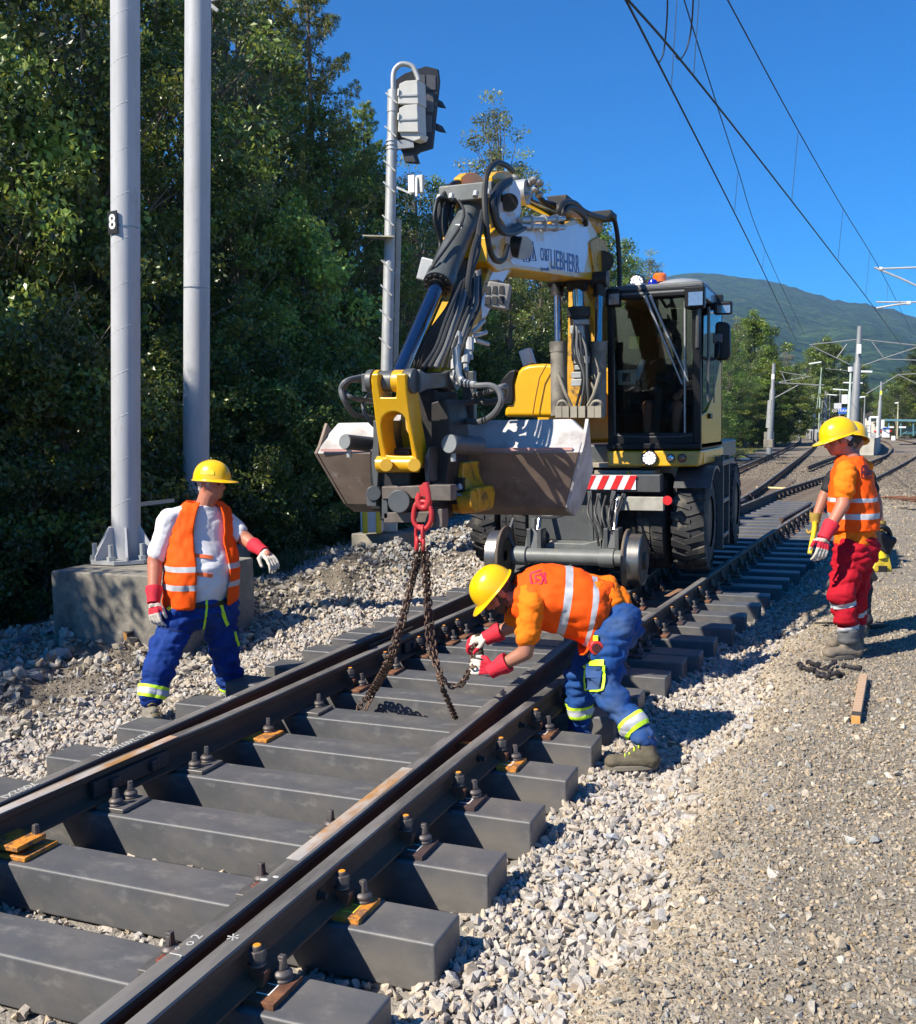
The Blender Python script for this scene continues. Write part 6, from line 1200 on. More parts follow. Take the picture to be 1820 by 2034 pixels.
# wipers, mirror, lamps
for u0, u1 in ((.42, .80), (.47, .86)):
    a, b = fpt(u0, .955)-V(0, .05, 0), fpt(u1, .40 if u0 < .45 else .42)-V(0, .03, 0); w_ = E('wiper_arm', MB().tube([a, a.lerp(b, .15), b], [.02, .014, .008], 8), m_galvd, cab); 
E('wiper_blade', MB().bar(fpt(.83, .91)-V(0, .025, 0), fpt(.825, .1)-V(0, .025, 0), .015, .03), m_galvd, cab)
ma = E('mirror', MB().prism([aty(x, y, 11.3) for x, y in ((1421, 642), (1428, 638), (1445, 640), (1450, 646), (1451, 705), (1446, 714), (1424, 716), (1418, 710))], (0, .12, 0)), m_cabdk, cab, 30, .03, 4)
E('mirror_arm', MB().curve([aty(1384, 690, 10.95), aty(1392, 706, 11.0), aty(1405, 713, 11.1), aty(1422, 712, 11.2), aty(1427, 700, 11.2), aty(1427, 676, 11.25)], .018, 8), m_cabdk, ma); E('mirror_bracket', MB().box(aty(1426, 672, 11.26), (.10, .06, .10)), m_gry, ma, 30, .01)
E('grab_rail', MB().curve([aty(1381, 600, 10.85), aty(1386, 606, 10.85), aty(1386, 640, 10.85), aty(1385, 690, 10.88)], .02, 8), m_gry, cab)
for (x, y, Y, w, h, lens) in ((1219, 592, 10.86, .16, .19, m_lens), (1381, 591, 10.82, .21, .23, m_lens), (1437, 612, 11.6, .2, .14, m_lens)):
    lp = E('work_light', MB().box(aty(x, y, Y), (w, .12, h)), m_cabdk, cab, 30, .02); E('lamp_lens', MB().box(aty(x+1, y+2, Y-.06), (w*.7, .02, h*.6)), lens, lp)
E('work_light_bar', MB().box(aty(1416, 609, 11.7), (.36, .08, .08)).box(aty(1415, 596, 12), (.25, .15, .1)), m_cabdk, cab, 30, .01)
def led(px, py, Y, r, name, parent):
    c = aty(px, py, Y); o = E(name, MB().cyl(c, c+V(0, .1, 0), r, n=32), m_cabdk, parent); E('lamp_lens', MB().cyl(c-V(0, .004, 0), c+V(0, .01, 0), r*.9, n=32), mat('led_reflector', (.45, .40, .40), .3, .4, var=.2, vscale=60), o); mb = MB(); k = 0
    for ring_, m_ in ((0, 1), (.36, 6), (.68, 12)):
        for j in range(m_): t = 2*math.pi*j/m_; mb.ell(c+V(math.cos(t)*r*ring_, -.006, math.sin(t)*r*ring_), (r*.12, .008, r*.12), 8, 6)
    E('led', mb, m_lamp, o); return o
led(1265, 560, 11.15, .085, 'round_lamp', cab); E('lamp_stand', MB().box(aty(1265, 575, 11.2), (.22, .14, .12)), m_lightgrey, cab, 30, .015)
led(1290, 910, 10.855, .085, 'round_lamp', skirt)
for x, m_ in ((1332, m_lens), (1355, mat('lens_brown', (.25, .14, .09), .2, .3))):
    c = aty(x, 910, 10.87); o = E('headlamp', MB().cyl(c, c+V(0, .05, 0), .046, n=24), m_black, skirt); E('lamp_lens', MB().ell(c, (.036, .012, .036), 16, 8), m_ if x > 1340 else mat('lens_clear', (.6, .65, .7), .08, .7, var=.2, vscale=60), o)
c = aty(1311, 566, 11.35); bc = E('orange_beacon', MB().lathe([(.001, .0), (.02, .0), (.02, .1), (.075, .11), (.08, .16), (.001, .16)], c-V(0, 0, .13), n=24), m_cabdk, cab); E('beacon_dome', MB().lathe([(.078, .03), (.078, .10), (.06, .125), (.001, .13)], c, n=24), mat('beacon_orange', (.75, .16, .015), .15, var=.1, coat=.6), bc)
c = aty(1297, 576, 11.2); E('blue_beacon', MB().lathe([(.058, -.02), (.058, .07), (.04, .11), (.001, .125)], c, n=24), mat('beacon_blue', (.01, .02, .35), .15, var=.1, coat=.6), cab)
# ------------------------------------------------------------------ lifting chains
m_chain = mat('chain_rust', (.09, .055, .04), .55, .45, var=.3, vscale=40, col2=(.16, .10, .07), c2lo=.5, c2hi=.6)
def link_mb(mb, p, d, u, L, w, r, n=7):
    v = d.cross(u).normalized(); pts = []
    for i in range(12):
        t = 2*math.pi*i/12; c, s = math.cos(t), math.sin(t); pts.append(p+d*(c*w*.5+(L*.5-w*.5)*(1 if c > 0.01 else -1 if c < -.01 else 0))+v*(s*w*.5))
    mb.tube(pts, r, n, True)
def chain(mb, pts, L=.045, w=.032, r=.0062, seed=0):
    s = spline(pts, 30); acc = 0; step = L-2*r*1.0; nxt = 0; k = 0; rg_ = random.Random(seed); base = rg_.random()*3
    for i in range(len(s)-1):
        d = s[i+1]-s[i]; l = d.length
        while nxt <= acc+l and l > 0:
            p = s[i]+d*((nxt-acc)/l); dn = d.normalized(); a = dn.orthogonal().normalized(); b = dn.cross(a); t = base+(k % 2)*math.pi/2+rg_.uniform(-.25, .25)
            link_mb(mb, p, dn, a*math.cos(t)+b*math.sin(t), L, w, r); k += 1; nxt += step
        acc += l
cs_ = empty('chain_sling', aty(838, 962, 5.82), 'red hook and oval ring with rusty lifting chains hanging from the excavator', 'chain sling')
P6 = lambda x, y, Y=5.82: aty(x, y, Y)
mb = MB(); mb.curve([P6(846, 958), P6(850, 975), P6(852, 995), P6(846, 1008), P6(836, 1006), P6(832, 992), P6(836, 980)], .024, 10, 8); mb.prism([P6(832, 964, 5.80), P6(848, 960, 5.80), P6(852, 985, 5.80), P6(836, 986, 5.80)], (0, .05, 0)); mb.build('hook', m_red, cs_, smooth=50, bevel=.004)
mb = MB(); rp = [P6(828, 1000), P6(839, 996), P6(850, 1000), P6(857, 1015), P6(856, 1035), P6(848, 1048), P6(839, 1051), P6(829, 1046), P6(822, 1034), P6(823, 1014)]; mb.tube(spline(rp, 4, True), .0165, 10, True); mb.build('oval_ring', m_red, cs_, smooth=60)
mb = MB()
for dx in (-3, 4): link_mb(mb, P6(836+dx, 1060), V(0, 0, 1), V(0, 1, 0) if dx < 0 else V(1, .3, 0).normalized(), .10, .05, .011); link_mb(mb, P6(833+dx*1.8, 1080), V(0, 0, 1), V(1, .6, 0).normalized(), .08, .055, .012)
mb.build('connector_link', m_red, cs_, smooth=60)
def leg(pts, seed, name='chain_leg'): mb = MB(); chain(mb, pts, seed=seed); return mb.build(name, m_chain, cs_, smooth=60)
bl = atz(712, 1408, -.06); ML = P6(829, 1092); MR = P6(840, 1092)
leg([ML, P6(815, 1160), P6(795, 1235, 5.7), aty(770, 1310, 5.6), atz(735, 1375, .06), atz(708, 1412, -.08)], 1); leg([ML+V(.02, .03, 0), P6(818, 1165, 5.86), P6(800, 1240, 5.75), aty(777, 1312, 5.65), atz(745, 1372, .07), atz(726, 1410, -.06)], 2)
hand = atd(948, 1264, 6.5)
e1 = aty(872, 1340, 5.7); leg([MR, aty(846, 1180, 5.85), aty(852, 1280, 5.8), aty(866, 1322, 5.75), e1, aty(880, 1368, 5.55), atz(906, 1428, -.02)], 3)
h2 = atd(940, 1325, 6.1); leg([MR+V(.03, 0, 0), aty(852, 1180, 5.88), aty(862, 1285, 5.82), aty(876, 1340, 5.75), aty(893, 1361, 5.72), aty(915, 1360, 5.75), h2+V(-.02, .03, -.01)], 4); leg([h2, aty(938, 1312, 6.0), aty(942, 1290, 6.1), hand], 5); leg([hand+V(.03, 0, 0), aty(955, 1290, 6.2), aty(956, 1312, 6.15)], 6)
# ------------------------------------------------------------------ people
m_skin = mat('skin', (.44, .17, .105), .5, 0, var=.07, vscale=14, spec=.4, col2=(.50, .15, .095), c2lo=.5, c2hi=.7, c2scale=9)
m_skin2 = mat('skin_tanned', (.36, .155, .095), .5, 0, var=.08, vscale=14, spec=.4)
m_hiv = mat('orange_hiviz', (.93, .095, .004), .75, 0, var=.05, vscale=9, bump=.06, bscale=35, spec=.2); m_tee = mat('orange_tshirt', (.86, .185, .010), .85, 0, var=.05, vscale=9, bump=.08, bscale=30, spec=.15)
m_wtee = mat('white_tshirt', (.70, .69, .70), .85, 0, var=.05, vscale=8, bump=.08, bscale=25, spec=.2); m_refl = mat('reflective_tape', (.45, .46, .48), .45, 0, var=.06, vscale=20)
m_bluet = mat('blue_workwear', (.007, .034, .19), .8, 0, var=.14, vscale=9, bump=.15, bscale=40, spec=.2, col2=(.015, .05, .2), c2lo=.52, c2hi=.7, c2scale=4); m_bluef = mat('faded_blue_workwear', (.012, .058, .21), .8, 0, var=.14, vscale=9, bump=.15, bscale=40, spec=.2, col2=(.045, .085, .19), c2lo=.48, c2hi=.66, c2scale=4)
m_redt = mat('red_workwear', (.40, .006, .018), .8, 0, var=.1, vscale=9, bump=.15, bscale=40, spec=.2); m_lime = mat('lime_tape', (.62, .95, .03), .6, 0, var=.04)
m_helm = mat('yellow_helmet', (.86, .50, .004), .28, 0, var=.03, vscale=6, spec=.5, coat=.35); m_gred = mat('glove_red', (.60, .015, .035), .8, 0, var=.12, vscale=20, bump=.2, bscale=50); m_gwht = mat('glove_white', (.56, .50, .42), .85, 0, var=.15, vscale=18, bump=.2, bscale=50)
m_goch = mat('glove_ochre', (.36, .24, .05), .85, 0, var=.15, vscale=18); m_boot = mat('work_boot', (.11, .09, .065), .8, 0, var=.2, vscale=18, bump=.2, bscale=60); m_sole = mat('boot_sole', (.16, .14, .11), .8, var=.15); m_gaiter = mat('grey_sock', (.11, .11, .115), .85, 0, var=.2, vscale=20, bump=.4, bscale=40)
m_hairg = mat('grey_hair', (.42, .40, .37), .8, var=.2, vscale=60); m_haird = mat('dark_hair', (.05, .035, .025), .8, var=.2, vscale=60); m_hairb = mat('brown_short_hair', (.13, .085, .055), .85, var=.15, vscale=60); m_belt = mat('black_belt', (.015, .014, .013), .5)
m_eye = mat('eye_dark', (.03, .022, .018), .25); m_blk3 = mat('black_shirt', (.012, .012, .015), .8, var=.1)
def tex(n, s):
    t = bpy.data.textures.get(n) or bpy.data.textures.new(n, 'CLOUDS'); t.noise_scale = s; t.noise_depth = 2; return t
def organic(name, mb, m, parent, vox=.011, smooth=3, fold=0.0, fscale=.09, root=False, label=None, cat=None, ratio=None):
    mods = [('REMESH', dict(mode='VOXEL', voxel_size=vox)), ('SMOOTH', dict(factor=.6, iterations=smooth))]
    me = bake(mb, [m] if not isinstance(m, list) else m, mods)
    if fold:   # cloth folds: sharp valleys between soft ridges, running mostly across the limb
        k = .42/fscale; me.update(); ns = [v.normal.copy() for v in me.vertices]
        for v, nn in zip(me.vertices, ns):
            c = v.co; a = noise.noise(V(c.x*k, c.y*k, c.z*k*2.1)); b = noise.noise(V(c.x*k*.45+7, c.y*k*.45, c.z*k*.6)); e = noise.noise(V(c.x*k*2.3, c.y*k*2.3+3, c.z*k*4.4))
            v.co = c+nn*(fold*(abs(a)*1.15-.26+.35*b+.28*(abs(e)-.2)))
        me.update()
    me.polygons.foreach_set('use_smooth', [True]*len(me.polygons)); org = parent_org(parent)
    if org is not None: me.transform(Matrix.Translation(-org))
    me.name = name; return link(name, me, parent)
def sheet(name, rings, rows, rmat, mats, parent, cols=40, gap=None, thick=.008, fold=.02, fscale=.12, sub=1):
    """wrapped garment: rings = (centre, half-width vec, front vec); gap = half opening angle at the front"""
    C = [spline([r[i] for r in rings], 12) for i in range(3)]; n = len(C[0])-1
    def at(t):
        x = t*n; i = min(int(x), n-1); f = x-i; return [c[i].lerp(c[i+1], f) for c in C]
    closed = gap is None; th = [math.pi/2+(gap if not closed else 0)+(2*math.pi-(0 if closed else 2*gap))*j/cols for j in range(cols if closed else cols+1)]
    mb = MB(); m = len(th)
    vs = []
    for t in rows:
        c, a, b = at(t)
        for x in th:
            cx, sx = math.cos(x), math.sin(x); e = .82; vs.append(c+a*(abs(cx)**e*(1 if cx > 0 else -1))+b*(abs(sx)**e*(1 if sx > 0 else -1)))
    fs = []; mi = []
    for k in range(len(rows)-1):
        for j in range(m if closed else m-1): fs.append((k*m+j, k*m+(j+1) % m, (k+1)*m+(j+1) % m, (k+1)*m+j)); mi.append(rmat[k])
    mb.add(vs, fs); mb.m = mi
    mods = []
    if sub: mods.append(('SUBSURF', dict(levels=sub, render_levels=sub)))
    if fold: mods.append(('DISPLACE', dict(texture=tex(f'folds{fscale}', fscale), strength=fold, mid_level=.45, texture_coords='LOCAL')))
    mods.append(('SOLIDIFY', dict(thickness=thick, offset=0)))
    me = bake(mb, mats, mods); me.polygons.foreach_set('use_smooth', [True]*len(me.polygons)); org = parent_org(parent)
    if org is not None: me.transform(Matrix.Translation(-org))
    me.name = name; return link(name, me, parent)
from mathutils.bvhtree import BVHTree
def wrap(parent, src, p0, p1, t, w, parts_, rad=.19, off=.005):
    """tape that follows the cloth: slabs of the garment's own surface, lifted a little"""
    o = parent_org(src) or V(0, 0, 0); ax = (p1-p0).normalized(); c = p0.lerp(p1, t)-o
    for a, b, mm in parts_:
        bm = bmesh.new(); bm.from_mesh(src.data)
        bmesh.ops.delete(bm, geom=[v for v in bm.verts if abs((v.co-c).dot(ax)) > w*1.6 or ((v.co-c)-ax*(v.co-c).dot(ax)).length > rad], context='VERTS')
        for q, sg_ in ((a, 1), (b, -1)):
            bmesh.ops.bisect_plane(bm, geom=bm.verts[:]+bm.edges[:]+bm.faces[:], plane_co=c+ax*q*w, plane_no=ax*sg_, clear_inner=True)
        bm.normal_update()
        for v in bm.verts: v.co += v.normal*off
        me = bpy.data.meshes.new('reflective_band'); bm.to_mesh(me); bm.free(); me.materials.append(mm)
        if len(me.polygons): me.polygons.foreach_set('use_smooth', [True]*len(me.polygons)); link('reflective_band', me, parent)
def bvh(o): return BVHTree.FromPolygons([v.co+(parent_org(o) or V(0, 0, 0)) for v in o.data.vertices], [p.vertices[:] for p in o.data.polygons])
def on(tree, x, y):
    d = ray(x, y).normalized(); h = tree.ray_cast(CAMP, d); return (h[0], h[1]) if h[0] is not None else (None, None)
def ribbon(src, pts, w, m, name, sub=4, parent=None, closed=False, lift=.006):
    """flat tape sewn on the garment surface along surveyed points"""
    t = bvh(src); P = [on(t, *p) for p in [(q.x, q.y) for q in spline([(x, y, 0) for x, y in pts], sub, closed)]]; P = [p for p in P if p[0] is not None]
    if len(P) < 2: return
    mb = MB(); R_ = []; n = len(P)
    for i, (p, nn) in enumerate(P):
        d = (P[(i+1) % n][0] if closed or i < n-1 else p)-(P[i-1][0] if closed or i > 0 else p); d = d.normalized() if d.length > 1e-6 else V(0, 0, 1); s = d.cross(nn).normalized()
        R_.append([p-s*w+nn*.001, p-s*w+nn*lift, p+s*w+nn*lift, p+s*w+nn*.001])
    mb.loft(R_, caps=not closed)
    if closed: k = (n-1)*4; mb.f += [(k+j, k+(j+1) % 4, (j+1) % 4, j) for j in range(4)]; mb.m += [0]*4
    mb.build(name, m, parent or src, smooth=60)
L3 = lambda: [(-.5, -.24, m_lime), (-.24, .24, m_refl), (.24, .5, m_lime)]
def band3(parent, p0, p1, t, r, w=.075, m=None, name='reflective_band', tilt=None, split=True, ell=None):
    d = (p1-p0); ax = d.normalized() if tilt is None else tilt; c = p0+d*t
    parts_ = [(-.5, -.24, m_lime), (-.24, .24, m_refl), (.24, .5, m_lime)] if split else [(-.5, .5, m_refl)]
    for a, b, mm in parts_:
        MB().lathe([(r-.02, a*w), (r+.001, a*w), (r+.002, b*w), (r-.02, b*w)], c, ax, 28).build(name, mm, parent, smooth=60)
def hand_mb(w, d, nrm, side, curl=(.5, .5, .5, .5), spread=.12, thumb=.5, s=1.0, tcurl=.4):
    """w wrist, d finger direction, nrm = back-of-hand normal, side = direction of the thumb"""
    d = V(d).normalized(); sd = V(side); sd = (sd-d*sd.dot(d)).normalized(); nm = V(nrm); nm = (nm-d*nm.dot(d)-sd*nm.dot(sd)).normalized(); mb = MB()
    pc = w+d*.05*s; mb.cap(w-d*.015, w+d*.02*s, .029*s, .031*s)
    for k in range(4): u = (1.5-k)*.0205*s; mb.cap(w+d*.015*s+sd*u*.7, w+d*.088*s+sd*u, .0155*s, .0125*s)
    L = [(.042, .027, .021), (.046, .030, .023), (.042, .028, .022), (.033, .021, .018)]
    for k in range(4):
        u = (1.5-k)*.0215*s; p = w+d*.09*s+sd*u; a = 0; sp = spread*(1.5-k)*.5
        for j, l in enumerate(L[k]):
            a += curl[k]*(1.0 if j == 0 else 1.25); dir_ = (d*math.cos(a)-nm*math.sin(a)+sd*sp*max(0, math.cos(a))).normalized(); q = p+dir_*l*s; mb.cap(p, q, (.0112-.0012*j)*s, (.0105-.0014*j)*s); p = q
    p = w+d*.025*s+sd*.026*s; q = p+(d*.6+sd*(.9*thumb+.2)-nm*.35).normalized()*.042*s; r_ = q+(d*(.8+.2*tcurl)+sd*.25*thumb-nm*tcurl).normalized()*.034*s; e = r_+(d*.9-nm*tcurl*1.4-sd*.1*tcurl).normalized()*.026*s
    mb.cap(p, q, .0165*s, .0145*s).cap(q, r_, .0135*s, .012*s).cap(r_, e, .0118*s, .0095*s); return mb
def glove(parent, w, d, nrm, side, mats_, name='glove', cuff=None, zones=None, **kw):
    """zones: colours along the hand, by distance from the wrist"""
    mb = hand_mb(w, d, nrm, side, **kw); o = organic(name, mb, mats_, parent, .0045, 2, .003, .03); me = o.data; org = parent_org(parent); dn = V(d).normalized(); nm = V(nrm).normalized()
    if zones:
        for p in me.polygons:
            c = p.center+org-w; t = c.dot(dn); b = c.dot(nm)
            p.material_index = zones(t, b)
    if cuff:
        a, b, r0, r1, mm = cuff; cm = MB(); cm.lathe([(r1*.72, .0), (r1, .0), (r1*1.02, .03), (r0*1.05, (b-a).length*.6), (r0, (b-a).length), (r0*.7, (b-a).length)], a, (b-a), 24); cu = cm.build('glove_cuff', mm, parent, smooth=60)
    return o
def frame(f, u):
    f = V(f).normalized(); u = V(u); u = (u-f*u.dot(f)).normalized(); return f, f.cross(u).normalized(), u   # forward, right, up
def head_parts(parent_fn, c, f, u, skin, hair=None, beard=None, s=1.0):
    f, r, u = frame(f, u); mb = MB()
    mb.ell(c+u*.02*s-f*.012*s, (r*.078*s, f*.098*s, u*.100*s), 18, 12); mb.ell(c-u*.045*s+f*.030*s, (r*.060*s, f*.066*s, u*.072*s), 16, 10); mb.ell(c-u*.088*s+f*.062*s, (r*.030*s, f*.027*s, u*.024*s), 12, 8)
    mb.cap(c+f*.088*s+u*.012*s, c+f*.112*s-u*.024*s, .010*s, .0145*s); mb.cap(c+f*.101*s-u*.026*s-r*.012*s, c+f*.101*s-u*.026*s+r*.012*s, .010*s); mb.cap(c+f*.086*s+u*.022*s-r*.035*s, c+f*.086*s+u*.022*s+r*.035*s, .012*s)
    mb.ell(c+f*.086*s-u*.054*s, (r*.024*s, f*.014*s, u*.009*s), 10, 6); mb.ell(c+f*.084*s-u*.066*s, (r*.021*s, f*.013*s, u*.009*s), 10, 6)
    for k in (-1, 1):
        mb.ell(c+r*k*.080*s-u*.008*s-f*.008*s, (r*.012*s, (f*.022-u*.004)*s, u*.034*s), 10, 8); mb.ell(c+r*k*.045*s-u*.025*s+f*.055*s, (r*.024*s, f*.024*s, u*.02*s), 10, 6)
    return mb, (f, r, u)
def head_extras(P, c, fr, hair, beard, s=1.0, style=0):
    f, r, u = fr
    for k in (-1, 1): MB().ell(c+f*.083*s+r*k*.031*s+u*.003*s, (r*.013*s, f*.008*s, u*.007*s), 10, 6).build('eye', m_eye, P, smooth=180)
    if hair:
        mb = MB(); mb.ell(c+u*.018*s-f*.030*s, (r*.0815*s, f*.085*s, u*.085*s), 18, 12); mb.ell(c-u*.035*s-f*.055*s, (r*.062*s, f*.045*s, u*.05*s), 14, 8)
        for k in (-1, 1): mb.ell(c+r*k*.070*s+u*.012*s+f*.018*s, (r*.011*s, f*.018*s, u*.038*s), 10, 8)
        organic('hair', mb, hair, P, .007, 2, .006, .02)
    if beard:
        mb = MB(); mb.ell(c-u*.070*s+f*.045*s, (r*.060*s, f*.055*s, u*.050*s), 14, 8); mb.ell(c-u*.098*s+f*.060*s, (r*.036*s, f*.032*s, u*.026*s), 12, 8)
        for k in (-1, 1): mb.ell(c+r*k*.066*s-u*.05*s+f*.02*s, (r*.012*s, f*.025*s, u*.04*s), 10, 8)
        organic('beard', mb, beard, P, .007, 1, .008, .02)
def helmet(P, c, f, u, peak=.05, s=1.0, sticker=False, m=None):
    f, r, u = frame(f, u); n = 44; rows = []; A, B, H = .117*s, .142*s, .135*s
    def ringp(t):  # t 0 edge .. 1 top
        out = []
        for j in range(n):
            a = 2*math.pi*j/n; fr = max(0, math.cos(a))
            if t < 0: k = -t; ex = k*(.013+peak*fr**3); rr = 1; z = -k*(.006+.012*fr**2)
            else: ex = 0; q = t*math.pi/2; rr = math.cos(q)**.78; z = H*math.sin(q)**1.0
            ridge = 1+(.022*math.exp(-((abs(math.sin(a))*A)/.02)**2) if t > .15 else 0)
            ra = rr; out.append(c+r*(math.sin(a)*(A*ra+ex))+f*(math.cos(a)*(B*ra+ex))+u*(z*ridge))
        return out
    mb = MB(); ts = [-1, -.55, -.2, 0, .06, .15, .26, .38, .5, .62, .74, .85, .94, .985]
    rings = [ringp(t) for t in ts]; mb.loft(rings, caps=False); k = len(mb.v); mb.v.append(tuple(c+u*H*1.02)); o0 = (len(ts)-1)*n
    for j in range(n): mb.f.append((o0+j, o0+(j+1) % n, k)); mb.m.append(0)
    me = bake(mb, [m or m_helm], [('SUBSURF', dict(levels=1, render_levels=1)), ('SOLIDIFY', dict(thickness=.004, offset=1))]); me.polygons.foreach_set('use_smooth', [True]*len(me.polygons)); me.transform(Matrix.Translation(-parent_org(P))); me.name = 'helmet'; h = link('helmet', me, P)
    MB().lathe([(.9, -.006), (.96, -.006), (.96, .02), (.9, .02)], (0, 0, 0), (0, 0, 1), 40).build('t', m_belt) if False else None
    if sticker:
        rows = []; mb = MB()
        pts = [c+(r*sx*math.sin(a)*A*1.0+f*math.cos(a)*B*1.0)*(math.cos(q)**.78)*1.03+u*H*math.sin(q) for q in (.30, .52) for sx in (sticker,) for a in (.95, 1.2, 1.45, 1.7)]
        mb.add(pts, [(0, 1, 5, 4), (1, 2, 6, 5), (2, 3, 7, 6)]); mb.build('sticker', mat('helmet_sticker', (.85, .72, .02), .4, var=.1, vscale=60), h, smooth=180)
    return h
def boot(P, ank, heel, toe, up=(0, 0, 1), m=None, s=1.0, laces=None, name='boot'):
    up = V(*up); mb = MB(); d = (toe-heel).normalized(); sd = d.cross(up).normalized()
    mb.cap(heel+up*.05*s+d*.03, toe+up*.042*s-d*.045, .044*s, .040*s); mb.cap(heel+up*.06*s+d*.04, heel+up*.085*s+d*.13*s, .043*s, .036*s); mb.cap(heel+up*.05+d*.035, ank+up*.03, .046*s, .050*s); mb.ell(toe+up*.04*s-d*.055, (sd*.048*s, d*.055*s, up*.036*s), 14, 8)
    b = organic(name, mb, m or m_boot, P, .008, 3, .006, .05); pts = []
    for i in range(20):
        t = 2*math.pi*i/20; x = math.cos(t); w = (.046 if x > 0 else .040)*s; pts.append((heel+toe)/2+d*((toe-heel).length/2)*x*1.0+sd*w*math.sin(t)*(1+.12*x)-up*.004)
    MB().prism(pts, up*.030).build('sole', m_sole, b, smooth=30, bevel=.005)
    if laces:
        for i in range(4):
            c = heel+up*(.125-.018*i)*s+d*(.105+.025*i)*s; MB().tube(spline([c-sd*.03, c+up*.012, c+sd*.03], 4), .0045, 6).build('lace', laces, b)
    return b
def person(org, label, group='railway workers on the track'):
    return org, label, group
def skin_body(joints, label, head, skin, org, vox=.011):
    """joints: list of (p0, p1, r0, r1); one continuous skin"""
    mb = MB()
    for a, b, r0, r1 in joints: mb.cap(a, b, r0, r1)
    hm, fr = head_parts(None, *head[:3], skin); mb.add(hm.v, hm.f)
    me = bake(mb, [skin], [('REMESH', dict(mode='VOXEL', voxel_size=vox)), ('SMOOTH', dict(factor=.5, iterations=2))]); me.polygons.foreach_set('use_smooth', [True]*len(me.polygons)); me.transform(Matrix.Translation(-V(*org))); me.name = 'person'
    o = link('person', me, None, V(*org)); tag(o, label, 'person', 'railway workers'); return o, fr

fwh = V(fw.x, fw.y, 0).normalized(); rth = V(fwh.y, -fwh.x, 0); Z = V(0, 0, 1)
